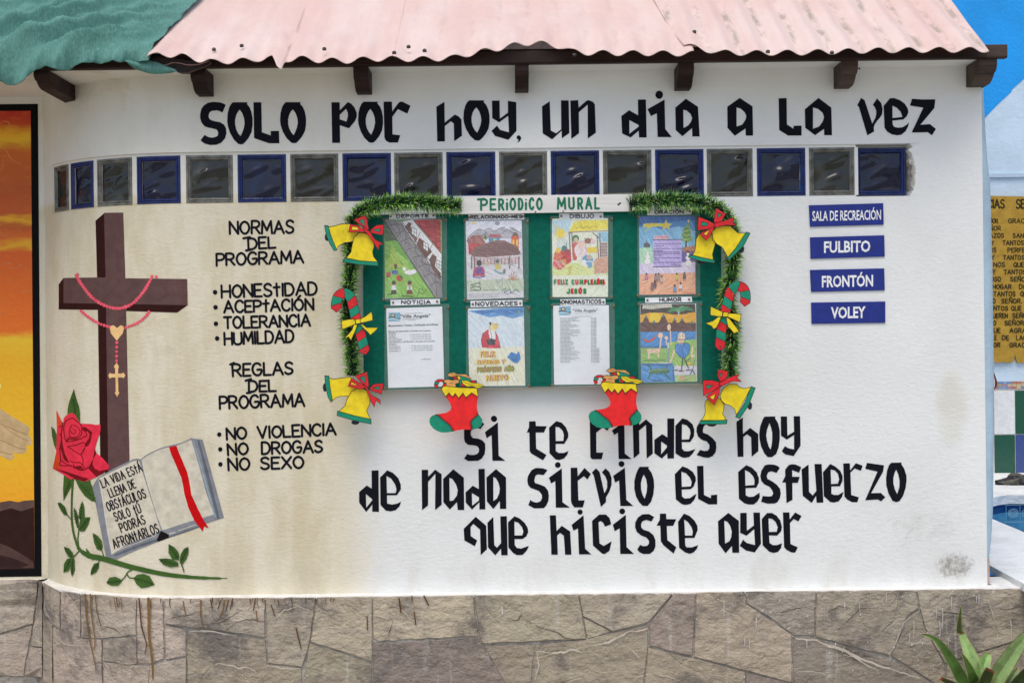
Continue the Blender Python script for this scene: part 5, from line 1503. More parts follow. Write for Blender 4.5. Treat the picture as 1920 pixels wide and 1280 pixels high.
def d_sport(S):
    S.at(*Z1)
    p_(S, c(104, 160, 58), "552,285 1045,285 1045,950 555,955"); S.up()
    p_(S, c(70, 95, 62), "553,290 600,330 700,480 640,460 556,470"); p_(S, c(130, 180, 75), "560,640 660,560 760,640 830,740 980,945 560,945"); S.up()
    p_(S, c(150, 180, 70), "615,480 660,570 740,670 690,690 568,700 600,600"); p_(S, c(92, 140, 60), "640,540 680,620 720,672 700,672")
    p_(S, c(128, 124, 126), "550,287 700,292 900,560 1045,770 1045,950 985,948 800,680 640,430")
    p_(S, c(222, 220, 222), "690,300 795,285 1040,572 1040,800"); p_(S, c(172, 45, 52), "800,285 1032,280 1036,565 920,420"); S.up()
    for a in ("600,330 660,320 720,335", "650,400 720,380 770,400", "690,470 760,440 830,480", "740,540 820,520 870,545", "790,610 860,590 920,620", "840,690 910,660 980,690", "890,770 960,740 1040,770", "940,850 1000,810 1045,830", "660,330 690,400 650,440", "740,400 730,470 790,520", "820,490 810,560 860,600", "880,570 870,640 930,680", "950,650 930,720 990,760", "1000,720 985,800 1040,850", "700,310 730,370", "1000,870 1000,940"): l_(S, c(78, 74, 78), 5, a)
    for a in ("850,285 860,350", "905,290 1030,320", "880,360 1034,330", "920,420 1034,410", "960,470 1036,470", "1000,520 1036,520", "860,340 1000,500", "900,285 940,420", "980,283 1000,500"): l_(S, c(120, 22, 32), 5, a)
    for a in ("725,345 760,305 785,315 775,345 835,450 820,475", "850,435 890,465 960,560 905,615 825,500", "935,625 965,575 1000,600 985,680 1035,740 1036,810 960,700"): p_(S, BRN, a)
    S.up()
    for x, y in ((785, 345), (885, 470), (1000, 625)):
        p_(S, c(235, 235, 235), "%d,%d %d,%d %d,%d %d,%d" % (x, y, x + 42, y + 22, x + 42, y + 90, x, y + 58)); S.up()
        l_(S, K_, 4, "%d,%d %d,%d %d,%d %d,%d %d,%d" % (x, y, x + 42, y + 22, x + 42, y + 90, x, y + 58, x, y)); l_(S, K_, 3, "%d,%d %d,%d" % (x + 21, y + 10, x + 21, y + 74)); l_(S, K_, 3, "%d,%d %d,%d" % (x, y + 30, x + 42, y + 56)); S.lay -= 1
    l_(S, K_, 6, "550,290 985,948"); l_(S, K_, 5, "700,295 1042,780"); l_(S, K_, 5, "800,287 1038,572"); l_(S, K_, 4, "860,390 830,450"); l_(S, K_, 4, "965,490 910,610")
    S.line(parse("570,710 640,660 740,700 800,740"), 7, c(190, 190, 90), True, True)
    p_(S, BRN, "635,660 662,660 660,705 637,705"); p_(S, c(60, 90, 160), "612,718 668,718 665,748 620,752"); p_(S, c(165, 60, 60), "570,735 608,730 605,770 570,780")
    S.ell(770, 735, 48, 22, c(228, 228, 226)); S.ell(722, 705, 16, 16, c(228, 228, 226)); S.ell(800, 728, 26, 20, c(228, 228, 226)); l_(S, K_, 3, "720,745 770,760 820,745")
    S.ell(683, 783, 28, 28, c(190, 45, 35)); p_(S, c(40, 110, 60), "683,756 705,765 710,783 690,800")
    for x, sh, pn in ((632, c(215, 215, 220), c(60, 50, 45)), (768, c(220, 215, 210), c(120, 35, 40))):
        S.ell(x, 822, 17, 18, c(70, 50, 40)); p_(S, sh, "%d,845 %d,845 %d,885 %d,885" % (x - 18, x + 18, x + 22, x - 22)); p_(S, pn, "%d,885 %d,885 %d,920 %d,920" % (x - 18, x + 18, x + 26, x - 26)); l_(S, c(200, 160, 120), 7, "%d,850 %d,815" % (x - 18, x - 36)); l_(S, c(200, 160, 120), 7, "%d,850 %d,815" % (x + 18, x + 36))
    S.up(); l_(S, K_, 5, "758,845 780,890"); l_(S, K_, 5, "780,845 758,890"); l_(S, c(50, 80, 40), 5, "830,940 850,900 880,920 915,880"); l_(S, c(50, 80, 40), 4, "840,890 870,870 885,890"); l_(S, c(60, 90, 45), 8, "700,935 800,938"); l_(S, c(60, 90, 45), 7, "575,925 650,915")

def d_village(S):
    S.at(*Z1)
    p_(S, c(206, 208, 222), "1250,295 1728,290 1745,950 1262,965"); S.up()
    p_(S, c(200, 200, 205), "1258,560 1735,560 1745,950 1262,962"); p_(S, c(180, 192, 170), "1262,800 1745,790 1746,900 1263,900")
    p_(S, c(166, 164, 172), "1258,440 1320,400 1370,362 1410,400 1450,370 1500,385 1560,352 1610,380 1650,345 1725,400 1730,440 1258,450"); S.up()
    for a in ("1262,440 1365,365 1440,410", "1400,380 1450,360 1500,380 1560,350 1640,385", "1630,350 1725,400", "1380,430 1430,380", "1560,400 1610,370 1660,400"): S.line(parse(a), 6, c(105, 105, 118), True, True)
    S.ell(1315, 310, 15, 12, c(225, 205, 110)); S.ell(1520, 315, 22, 18, c(150, 142, 165))
    p_(S, c(178, 50, 55), "1270,485 1400,480 1405,545 1300,580 1275,580"); p_(S, c(150, 95, 90), "1255,460 1310,415 1385,415 1420,485 1400,490 1270,488")
    p_(S, c(70, 140, 175), "1445,440 1540,438 1540,480 1450,482"); p_(S, c(160, 85, 95), "1435,435 1460,408 1545,405 1560,437"); p_(S, c(90, 115, 75), "1415,400 1435,440 1420,458 1400,440")
    p_(S, c(205, 95, 50), "1640,440 1660,410 1690,410 1702,440 1705,545 1640,505"); p_(S, c(110, 85, 82), "1630,450 1665,390 1690,395 1712,455 1690,420 1660,420"); S.up()
    p_(S, c(200, 195, 110), "1485,448 1512,448 1512,466 1485,466"); p_(S, c(225, 190, 90), "1650,455 1665,455 1665,500 1650,500"); p_(S, c(225, 190, 90), "1680,455 1695,455 1697,510 1682,505")
    p_(S, c(124, 88, 86), "1320,520 1410,490 1500,460 1580,460 1690,510 1720,570 1700,585 1420,605 1310,600 1290,580"); S.up()
    for y in (500, 520, 540, 560, 580): l_(S, c(92, 60, 60), 4, "%d,%d 1500,%d %d,%d" % (1420 - (y - 480), y, y - 10, 1670 + (y - 490) // 2, y))
    for x in range(1340, 1700, 24): l_(S, c(95, 66, 64), 3, "%d,%d %d,%d" % (x, 520, x - 12, 590))
    p_(S, c(188, 170, 172), "1310,610 1700,600 1700,660 1320,672"); S.up()
    for x in (1300, 1325, 1625, 1705): l_(S, c(120, 85, 90), 11, "%d,600 %d,700" % (x, x))
    for x in range(1345, 1690, 30): l_(S, c(110, 85, 85), 5, "%d,615 %d,665" % (x, x))
    S.ell(1365, 655, 22, 26, c(48, 45, 50)); p_(S, c(170, 50, 75), "1315,720 1340,685 1395,685 1412,720 1410,765 1310,765"); p_(S, c(100, 75, 150), "1345,690 1385,690 1395,745 1335,745"); l_(S, c(95, 70, 150), 8, "1312,770 1360,780 1412,768")
    S.ell(1520, 640, 18, 15, c(90, 95, 95)); p_(S, c(200, 185, 110), "1500,660 1545,660 1555,705 1500,710"); S.line(parse("1495,715 1540,740 1585,735"), 10, c(95, 150, 155), True, True); S.ell(1435, 660, 14, 17, c(190, 170, 140)); S.ell(1580, 725, 12, 22, c(120, 120, 125)); S.ell(1640, 665, 22, 10, c(160, 160, 165))
    for a in ("1650,800 1640,740", "1650,800 1620,760", "1650,800 1665,730", "1650,800 1685,760", "1650,800 1700,790", "1650,800 1610,785"): l_(S, c(180, 135, 95), 8, a)
    for a in ("1290,870 1330,850 1380,865 1375,885 1295,888", "1330,830 1370,820 1372,850", "1290,845 1325,835"): l_(S, c(105, 105, 108), 8, a)
    S.line(parse("1500,800 1530,820 1560,790 1565,850"), 4, c(150, 145, 160), True, True); S.line(parse("1525,820 1520,850"), 4, c(150, 145, 160)); l_(S, c(150, 155, 150), 5, "1400,885 1530,880")
    S.line(parse("1560,890 1590,870 1580,910 1620,880 1640,905 1680,880 1705,900"), 5, c(80, 95, 135), True, True); S.line(parse("1590,925 1630,910 1680,915"), 4, c(80, 95, 135))
    for y in (920, 935, 948): l_(S, c(165, 165, 168), 3, "1275,%d 1540,%d" % (y, y - 4))

def d_nativity(S):
    S.at(*Z2)
    p_(S, c(216, 224, 200), "162,275 640,275 640,945 165,945"); S.up()
    p_(S, c(175, 205, 220), "162,290 330,280 310,380 170,420"); p_(S, c(205, 215, 145), "165,690 240,660 420,650 520,680 520,760 640,740 640,760 165,760"); p_(S, c(200, 212, 205), "200,430 320,400 320,640 200,600"); S.up()
    p_(S, c(228, 205, 70), "305,385 345,310 400,290 640,285 640,365 500,375"); p_(S, c(150, 195, 215), "545,395 640,385 640,475 560,470")
    for i in range(14):
        a = i * math.pi / 7
        l_(S, c(205, 185, 60), 7, "%.1f,%.1f %.1f,%.1f" % (232, 400, 232 + 58 * math.cos(a), 400 + 62 * math.sin(a)))
    S.ell(232, 400, 36, 38, c(225, 198, 60))
    for x in (175, 190, 205): l_(S, c(215, 195, 80), 5, "%d,330 215,385" % x)
    S.up()
    S.line(parse("365,360 400,340 420,355 450,340 480,352 520,338 545,350"), 4, c(120, 130, 60), True, True)
    for a in ("308,400 322,640", "330,400 340,600", "545,420 560,610", "570,400 575,600", "510,395 560,440", "305,400 345,390"): l_(S, c(130, 95, 100), 9, a)
    l_(S, c(165, 140, 110), 9, "300,390 640,378")
    p_(S, c(165, 145, 140), "575,480 635,480 635,600 580,600"); S.up()
    for y in (490, 515, 540, 565, 590): l_(S, c(105, 85, 90), 4, "575,%d 636,%d" % (y, y - 2))
    S.ell(362, 445, 30, 32, c(60, 125, 90)); S.ell(364, 455, 16, 20, c(215, 180, 150)); p_(S, c(195, 90, 85), "335,480 385,480 385,540 370,630 340,630 335,560"); 
    p_(S, c(226, 206, 208), "350,520 400,470 450,460 470,560 450,620 390,610 360,590"); S.ell(412, 495, 28, 26, c(225, 190, 175)); S.up(); S.line(parse("365,590 350,530 400,470 440,480 455,550 440,600"), 4, c(190, 120, 130), True, True); S.line(parse("395,520 420,545 400,575"), 4, c(190, 120, 130), True, True)
    S.ell(470, 465, 32, 24, c(150, 95, 80)); S.ell(512, 470, 22, 22, c(215, 190, 190)); l_(S, c(90, 65, 60), 5, "440,440 455,460"); l_(S, c(90, 65, 60), 5, "500,440 490,460"); p_(S, c(222, 195, 60), "460,520 545,515 547,565 465,568")
    S.ell(465, 625, 46, 40, c(90, 150, 185)); S.ell(480, 605, 24, 22, c(190, 165, 150)); S.ell(435, 655, 20, 30, c(225, 228, 232)); S.ell(485, 670, 20, 28, c(110, 160, 195)); l_(S, c(225, 225, 230), 8, "445,640 500,640")
    p_(S, c(190, 55, 60), "210,590 250,530 290,530 325,600 325,640 290,665 240,660"); S.ell(222, 660, 55, 50, c(205, 85, 85)); p_(S, c(205, 110, 80), "185,560 225,545 250,600 180,640 170,620"); S.ell(212, 545, 22, 24, c(220, 185, 75)); S.ell(265, 530, 24, 26, c(70, 115, 110)); S.ell(295, 560, 26, 24, c(165, 55, 65)); S.ell(255, 640, 30, 24, c(205, 130, 70)); S.up()
    for i in range(26): S.ell(180 + (i * 37) % 95, 630 + (i * 53) % 70, 5, 5, c(235, 200, 180), 6)
    l_(S, K_, 4, "285,480 285,510"); l_(S, c(120, 30, 40), 5, "235,640 265,600 300,640"); l_(S, c(150, 160, 165), 9, "215,640 240,655")
    rng = random.Random(8)
    p_(S, c(205, 160, 140), "520,640 545,610 640,600 640,735 520,745"); S.up()
    for i in range(70):
        x, y = rng.uniform(525, 630), rng.uniform(612, 735)
        l_(S, rng.choice((c(170, 105, 90), c(195, 140, 110), c(215, 180, 150))), 4, "%.0f,%.0f %.0f,%.0f" % (x, y, x + rng.uniform(-14, 14), y + rng.uniform(-8, 8)))
    S.line(parse("290,700 310,685 325,690 305,715 318,735 295,750"), 8, c(205, 175, 60), True, True)
    G_, R__ = c(40, 130, 75), c(195, 45, 50)
    for ch, x0, x1, k in (("F", 178, 200, 0), ("E", 208, 232, 1), ("L", 238, 255, 0), ("I", 262, 268, 1), ("Z", 274, 298, 0), ("C", 328, 352, 0), ("U", 360, 388, 1), ("M", 395, 430, 0), ("P", 438, 460, 1), ("L", 468, 488, 0), ("E", 494, 514, 1), ("A", 518, 542, 0), ("Ñ", 546, 570, 1), ("O", 574, 592, 0), ("S", 596, 612, 1)):
        text(S, ch, (x0, 840), (x1, 839), 46, 13, R__ if k else G_)
    for ch, x0, x1, k in (("J", 285, 315, 0), ("E", 325, 345, 1), ("S", 352, 378, 0), ("Ú", 388, 418, 1), ("S", 428, 456, 0)):
        text(S, ch, (x0, 918), (x1, 917), 46, 14, R__ if k else G_)

def d_prayer(S):
    S.at(*Z2)
    p_(S, c(70, 130, 185), "905,255 1385,252 1390,920 912,928"); S.up()
    p_(S, c(120, 175, 210), "906,350 1000,330 1100,370 1250,340 1388,380 1388,520 908,520"); p_(S, c(50, 100, 165), "906,256 1386,253 1386,290 1150,300 906,330")
    p_(S, c(165, 205, 175), "910,525 1020,515 1030,650 912,660"); p_(S, c(180, 120, 95), "1280,520 1388,505 1388,560 1280,560"); p_(S, c(105, 80, 155), "1275,560 1388,555 1388,650 1275,655")
    p_(S, c(205, 195, 220), "911,655 1388,645 1388,745 912,755"); p_(S, c(225, 160, 125), "912,750 1100,745 1388,735 1390,920 914,926"); S.up()
    p_(S, c(232, 205, 75), "945,320 1010,312 1080,315 1115,318 1120,345 1080,340 1010,345 950,390 985,350 940,345"); p_(S, c(228, 195, 60), "1137,280 1150,315 1192,318 1160,340 1170,370 1138,350 1105,372 1115,340 1085,318 1125,315")
    p_(S, c(110, 150, 70), "1330,310 1345,350 1338,352 1355,400 1345,400 1358,460 1330,475 1270,465 1285,430 1265,420 1290,385 1280,375 1305,345"); l_(S, c(70, 55, 50), 14, "1310,470 1308,515"); S.ell(1330, 295, 9, 14, c(230, 205, 100), 8); S.up()
    for i in range(7): S.line([(1285 + i * 3, 450 - i * 18), (1310, 458 - i * 19), (1345 - i * 2, 445 - i * 18)], 5, c(60, 95, 50) if i % 2 else c(160, 185, 90))
    p_(S, c(215, 170, 185), "1035,420 1160,415 1160,450 1035,452"); S.up(); 
    for x in range(1042, 1155, 15): l_(S, c(170, 80, 100), 4, "%d,425 %d,440" % (x, x + 6))
    p_(S, c(180, 165, 220), "1025,458 1270,452 1270,685 1028,688"); S.up()
    l_(S, K_, 6, "1025,457 1270,452"); l_(S, K_, 7, "1028,687 1270,683")
    rng = random.Random(2)
    for y in (492, 510, 533, 552, 562, 575, 590, 612, 630, 650, 668):
        x = 1035 if y < 660 else 1180
        e_ = {510: 1110, 552: 1110, 590: 1100, 630: 1090}.get(y, 1258)
        while x < e_:
            w_ = rng.uniform(8, 34)
            l_(S, c(70, 55, 110), 4, "%.0f,%.0f %.0f,%.0f %.0f,%.0f %.0f,%.0f" % (x, y, x + w_ * .3, y - 5, x + w_ * .6, y + 1, min(x + w_, e_ + 6), y - 4)); x += w_ + 7
    for x, y, r_ in ((978, 640, 26), (980, 600, 20), (1330, 655, 26), (1325, 610, 20), (1325, 578, 13), (980, 570, 12)): S.ell(x, y, r_, r_, c(225, 228, 235))
    p_(S, c(90, 85, 90), "945,490 970,475 1000,492 1000,518 950,518"); l_(S, K_, 5, "972,460 972,475"); p_(S, K_, "1312,565 1338,565 1332,550 1318,550")
    for x, y, k in ((970, 775, c(190, 120, 150)), (1050, 780, c(150, 120, 125)), (1075, 775, c(160, 130, 110)), (1100, 795, c(190, 170, 160)), (1230, 775, c(200, 180, 80)), (1295, 770, c(90, 90, 95)), (1018, 860, c(130, 105, 105)), (1042, 840, c(120, 100, 105)), (1212, 875, c(110, 150, 185)), (1262, 855, c(205, 200, 200))):
        S.ell(x, y - 28, 9, 10, c(80, 60, 55), 8); p_(S, k, "%d,%d %d,%d %d,%d %d,%d" % (x - 13, y - 18, x + 13, y - 18, x + 15, y + 20, x - 15, y + 20)); l_(S, c(90, 70, 65), 4, "%d,%d %d,%d" % (x - 6, y + 20, x - 8, y + 38)); l_(S, c(90, 70, 65), 4, "%d,%d %d,%d" % (x + 6, y + 20, x + 8, y + 38))
    l_(S, c(190, 120, 90), 5, "1280,905 1385,915"); l_(S, c(235, 205, 180), 7, "930,820 1000,800"); l_(S, c(235, 200, 170), 7, "1110,880 1190,850")

GRY = c(128, 132, 142)
def head(S, x0, y0, tilt):
    p_(S, c(110, 165, 190), "%d,%d %d,%d %d,%d %d,%d" % (x0, y0, x0 + 100, y0 - 2, x0 + 100, y0 + 70, x0, y0 + 72)); S.up()
    S.ell(x0 + 36, y0 + 22, 22, 17, c(90, 80, 70)); S.ell(x0 + 36, y0 + 21, 13, 9, c(205, 190, 150)); S.line([(x0, y0 + 42), (x0 + 40, y0 + 36), (x0 + 75, y0 + 52), (x0 + 100, y0 + 46)], 9, c(60, 75, 85), True, True); S.line([(x0, y0 + 55), (x0 + 50, y0 + 50), (x0 + 95, y0 + 64)], 6, c(195, 215, 220), True, True)
def d_notice(S):
    S.at(*Z3)
    head(S, 588, 166, 0)
    printed(S, '"Villa Angela"', (690, 210), 255, 26, c(70, 72, 78), .02, -.03)
    l_(S, GRY, 2.5, "730,172 880,166"); l_(S, GRY, 2.5, "705,222 850,218"); l_(S, GRY, 2.5, "760,230 820,228")
    D_ = c(92, 96, 106)
    printed(S, "Mantenimiento, Tratado y Clarificación de la Piscina", (588, 284), 424, 15, c(75, 78, 88), .025, -.03)
    for s, x, y, w_, b in (("Recojo de impurezas y limpieza de la piscina", 588, 330, 362, .02), ("Grupos", 588, 347, 62, .015), ("Amigos", 590, 366, 58, 0), ("Hermanos", 590, 384, 72, 0), ("Pre comunidad", 590, 401, 110, 0), ("11 del mes al 10 del mes", 772, 358, 178, 0), ("11 del mes al 20 del mes", 774, 377, 178, 0), ("21 del mes al 31 del mes", 776, 396, 176, 0),
                          ("Clarificación y clarificación del agua de la piscina", 590, 420, 398, .015), ("Grupos", 590, 440, 62, .015), ("Comunidad A", 592, 460, 98, 0), ("Comunidad B", 592, 478, 98, 0), ("Comunidad C", 594, 498, 98, 0), ("11 del mes al 10 del mes", 782, 454, 180, 0), ("11 del mes al 20 del mes", 784, 472, 180, 0), ("21 del mes al 31 del mes", 786, 491, 178, 0), ("La Dirección", 872, 568, 78, 0)):
        printed(S, s, (x, y), w_, 11, D_, b + .008, -.02)
def d_new(S):
    S.at(*Z3)
    p_(S, c(198, 212, 228), "1268,130 1745,120 1758,790 1280,795"); S.up()
    p_(S, c(90, 145, 195), "1270,150 1400,140 1560,125 1745,120 1746,190 1650,215 1560,190 1450,205 1350,175"); p_(S, c(214, 214, 190), "1277,470 1752,455 1757,788 1281,793"); S.up()
    p_(S, c(60, 115, 175), "1280,152 1500,140 1740,128 1740,160 1600,190 1500,160 1400,180"); p_(S, c(110, 160, 90), "1695,150 1715,140 1712,175 1695,170")
    p_(S, c(192, 50, 68), "1395,340 1435,312 1500,320 1520,360 1548,468 1460,470 1390,462 1380,400"); S.up()
    p_(S, c(226, 224, 228), "1450,300 1500,310 1505,390 1460,395 1445,340"); p_(S, c(220, 195, 130), "1465,260 1520,252 1532,285 1500,320 1455,310"); p_(S, c(45, 45, 50), "1425,395 1470,385 1505,400 1500,440 1440,440"); S.ell(1460, 258, 10, 12, c(40, 38, 42)); S.up()
    for a in ("1395,340 1380,400 1390,462", "1500,320 1530,380 1548,468", "1435,312 1450,300 1465,260", "1460,300 1475,390", "1505,262 1530,270", "1430,420 1500,410", "1400,345 1435,400"): l_(S, K_, 3, a)
    YE_, OR_, GR_ = c(215, 190, 60), c(170, 85, 65), c(130, 160, 60)
    for s, p0, p1, h in (("FELIZ", (1375, 550), (1508, 548), 56), ("NAVIDAD Y", (1345, 612), (1592, 606), 44), ("PRÓSPERO AÑO", (1345, 680), (1668, 668), 50), ("NUEVO", (1425, 752), (1622, 744), 54)):
        text(S, s, p0, p1, h, 15, OR_, .34); S.up(); text(S, s, p0, p1, h, 7, YE_ if s != "PRÓSPERO AÑO" else GR_, .34)
    p_(S, c(50, 120, 185), "1605,545 1640,500 1685,520 1705,495 1712,520 1720,560 1690,597 1650,585"); S.up(); S.line(parse("1640,560 1670,570 1690,545"), 5, c(30, 70, 120), True, True); l_(S, K_, 4, "1605,545 1640,552")
def d_names(S):
    S.at(*Z4)
    head(S, 220, 114, 0)
    printed(S, '"Villa Angela"', (338, 158), 212, 24, c(92, 95, 102), .015, -.01)
    l_(S, c(175, 180, 190), 2, "350,122 510,116"); l_(S, c(175, 180, 190), 2, "360,172 520,168"); l_(S, GRY, 2.5, "330,200 500,196")
    rng = random.Random(77)
    for i in range(34):
        y = 211 + i * 11.4
        x = 232; e_ = 232 + rng.uniform(75, 170)
        while x < e_:
            w_ = rng.uniform(16, 36); l_(S, GRY, 3.4, "%.0f,%.1f %.0f,%.1f" % (x, y, min(x + w_, e_), y)); x += w_ + 6
        l_(S, GRY, 3.4, "%.0f,%.1f %.0f,%.1f" % (495, y - 2, 508, y - 2)); l_(S, GRY, 3.4, "%.0f,%.1f %.0f,%.1f" % (514, y - 2, 540 + (i > 22) * 25, y - 2))
def d_humor(S):
    S.at(*Z4)
    p_(S, c(52, 40, 34), "918,95 1385,90 1392,170 918,185"); p_(S, c(215, 160, 35), "917,185 990,165 1100,165 1200,180 1392,160 1393,260 918,260"); p_(S, c(90, 52, 42), "917,250 1394,250 1394,330 918,335")
    p_(S, c(60, 130, 190), "918,330 1394,325 1395,400 1150,420 1150,470 920,470"); p_(S, c(135, 175, 95), "920,460 1145,465 1150,590 922,600"); p_(S, c(140, 180, 90), "1160,420 1395,390 1398,620 1205,620 1160,590")
    p_(S, c(70, 135, 190), "921,600 1200,600 1215,755 924,760"); p_(S, c(196, 192, 200), "1210,622 1398,618 1398,695 1215,700"); p_(S, c(150, 180, 110), "1214,702 1398,697 1399,755 1215,757"); S.up()
    p_(S, c(210, 206, 190), "940,100 1185,92 1188,118 1010,135 935,130"); S.ell(1043, 205, 48, 42, c(238, 190, 40))
    for a, b, h_ in ((965, 182, 45), (1115, 170, 50), (1210, 205, 32), (1275, 205, 40), (1360, 230, 28), (1035, 225, 30)):
        p_(S, c(85, 48, 40), "%d,%d %d,%d %d,%d" % (a, b, a + h_ * 1.25, 300, a - h_ * 1.25, 300)); p_(S, c(75, 130, 120), "%d,%d %d,%d %d,%d %d,%d" % (a, b, a + 18, b + 32, a + 4, b + 26, a - 16, b + 34))
    p_(S, c(50, 125, 75), "1142,165 1190,112 1240,125 1270,105 1330,115 1380,150 1300,145 1260,160 1245,180 1225,150"); S.up()
    l_(S, K_, 6, "1190,178 1320,172"); l_(S, c(220, 220, 215), 5, "1248,150 1245,185")
    rng = random.Random(6)
    for y in (108, 124):
        for x in range(950, 1175, 17): l_(S, K_, 4, "%d,%d %d,%d" % (x, y - 6 + rng.uniform(-3, 3), x + 8, y + 2 - x * .0))
    for a, b in ((925, 470), (1145, 460), (1160, 420), (1205, 600)): pass
    for x in range(925, 1145, 20): l_(S, c(40, 75, 130), 5, "%d,452 %d,468" % (x, x + 12)); l_(S, c(40, 75, 130), 4, "%d,468 %d,452" % (x, x + 12))
    for x in range(930, 1190, 20): l_(S, c(40, 75, 130), 5, "%d,602 %d,616" % (x, x + 12)); l_(S, c(40, 75, 130), 4, "%d,616 %d,602" % (x, x + 12))
    for x in range(1215, 1390, 18): l_(S, c(60, 100, 130), 4, "%d,388 %d,376" % (x, x + 12))
    for y in range(470, 590, 18): l_(S, c(40, 75, 130), 5, "1148,%d 1162,%d" % (y, y + 14))
    for y in range(620, 750, 20): l_(S, c(40, 60, 110), 5, "1195,%d 1208,%d" % (y, y + 14))
    SK_ = c(222, 190, 165)
    S.ell(1090, 360, 22, 24, SK_); S.ell(1163, 290, 16, 28, SK_); S.ell(1140, 380, 15, 15, SK_); S.line(parse("950,395 990,410 1040,380"), 16, c(190, 75, 60), True, True); l_(S, c(200, 120, 90), 6, "1040,365 1060,350"); l_(S, SK_, 9, "1175,320 1180,440"); l_(S, SK_, 12, "1095,385 1085,470"); l_(S, SK_, 8, "1140,395 1140,440")
    p_(S, SK_, "965,480 1080,470 1090,500 1075,505 1080,550 1070,550 1060,508 1000,510 995,560 985,560 980,505"); S.up(); S.line(parse("960,490 990,500 1030,485 1075,500"), 4, c(170, 110, 90), True, True); l_(S, c(90, 120, 60), 6, "940,575 1130,570"); S.lay -= 1
    p_(S, c(60, 125, 190), "1215,440 1260,425 1325,425 1345,450 1335,510 1290,560 1250,540 1215,490"); p_(S, SK_, "1235,400 1245,345 1270,330 1298,350 1300,390 1285,410 1280,432 1250,432"); l_(S, SK_, 14, "1212,485 1175,590"); l_(S, SK_, 13, "1380,530 1355,550 1365,460"); S.up()
    for a in ("1255,350 1258,375", "1280,350 1282,375", "1250,395 1270,400 1290,393", "1262,430 1280,480 1300,425", "1280,480 1285,545", "1230,392 1300,392", "1215,440 1260,425 1325,425 1345,450 1335,510 1290,560 1250,540 1215,490 1215,440"): l_(S, K_, 3.5, a)
    l_(S, c(40, 75, 50), 9, "1280,560 1270,650"); l_(S, c(40, 75, 50), 9, "1295,560 1330,640"); l_(S, c(120, 100, 85), 8, "1310,580 1350,550")
    for a in ("1215,658 1235,656", "1250,662 1285,662", "1310,658 1345,655", "1360,650 1385,690"): l_(S, K_, 8, a)
    l_(S, c(50, 80, 150), 8, "1345,690 1365,650"); S.ell(1335, 600, 14, 13, c(220, 175, 70)); l_(S, c(130, 120, 120), 8, "1370,640 1380,570")
    p_(S, c(55, 110, 80), "985,660 1050,645 1150,645 1175,665 1140,680 1060,690 1000,685"); S.up(); l_(S, c(55, 110, 80), 8, "1020,660 985,610"); l_(S, c(55, 110, 80), 9, "1000,680 985,730"); l_(S, c(55, 110, 80), 8, "1130,660 1150,615"); l_(S, c(55, 110, 80), 9, "1120,680 1180,740")
    l_(S, c(190, 205, 100), 3, "985,668 1060,652 1150,652"); S.ell(1270, 722, 16, 14, c(205, 130, 110)); S.line(parse("1250,735 1290,728 1350,715"), 6, SK_, True, True); text(S, "TAVALO", (1020, 752), (1115, 750), 12, 3, c(30, 40, 70))
gp = "sheets pinned on the green notice board in clear sleeves"
paper("poster", [(721, 412), (825, 411), (829, 557), (722, 560)], "crayon drawing of a red-roofed house beside a diagonal stone path, under DEPORTE", "poster", gp, d_sport)
paper("poster", [(873, 415), (978, 413), (982, 558), (876, 562)], "pencil drawing of a grey mountain village with a big thatched roof", "poster", gp, d_village)
paper("poster", [(1035, 410), (1140, 409), (1140, 556), (1036, 557)], "nativity drawing reading FELIZ CUMPLEAÑOS JESÚS", "poster", gp, d_nativity)
paper("poster", [(1198, 406), (1303, 405), (1304, 551), (1199, 553)], "drawing with a yellow shooting star and a lilac prayer note", "poster", gp, d_prayer)
paper("notice", [(724, 578), (829, 574.5), (833, 724), (728, 727)], "white typed notice with a few short paragraphs, under NOTICIA", "notice", gp, d_notice, M['paper'])
paper("poster", [(877, 580), (982, 577), (985, 722), (880, 723.5)], "drawing of a red-robed figure reading FELIZ NAVIDAD Y PRÓSPERO AÑO NUEVO", "poster", gp, d_new)
paper("notice", [(1037, 573), (1141.5, 572), (1143.5, 720), (1039, 721)], "white typed list of many names and dates, under ONOMASTICOS", "notice", gp, d_names, M['paper'])
paper("poster", [(1200, 570), (1305, 569), (1307, 715), (1202, 717)], "colourful cartoon drawing with a green bird, mountains and a blue-shirted man", "poster", gp, d_humor)
gh = "white heading cards pinned over the sheets"
def card(quad, s, x0, x1, yb, h, pins):
    def dr(S): text(S, s, (x0, yb), (x1, yb - (x1 - x0) * .012), h, 1.8, K_, .26, jit=.02)
    paper("heading_card", quad, "white heading card lettered " + s, "card", gh, dr, M['board_paint'], False, pins)
card([(729, 400), (817, 399), (817.5, 409.5), (730, 411)], "DEPORTE", 743, 804, 409, 7, ((732.5, 405.5), (813, 404)))
card([(878, 402), (982.5, 400.5), (983, 411.5), (879, 413)], "RELACIONADO-MES", 882, 979, 411, 7.5, ((880.5, 408), (980, 406)))
card([(1048, 400.5), (1131, 399), (1131.5, 411), (1049, 412.5)], "DIBUJO", 1068, 1114, 410, 9, ((1052.5, 405), (1126.5, 406)))
card([(1213, 391.5), (1296, 390), (1297, 402), (1214, 404)], "ORACIÓN", 1227, 1282, 402, 8, ((1216.5, 398), (1293.5, 396.5)))
card([(732, 562), (824.5, 560), (825, 570), (732.5, 573)], "NOTICIA", 752, 808, 570.5, 8, ((737, 567), (819.5, 565)))
card([(882, 564), (979.5, 562), (980, 574), (882.5, 576)], "NOVEDADES", 891, 971, 574, 9, ((886.5, 570), (975.5, 568.5)))
card([(1050.5, 561), (1135, 559.5), (1135.5, 571), (1051, 572.5)], "ONOMASTICOS", 1052, 1128, 570.5, 8.5, ((1052.5, 566.5), (1131.5, 566)))
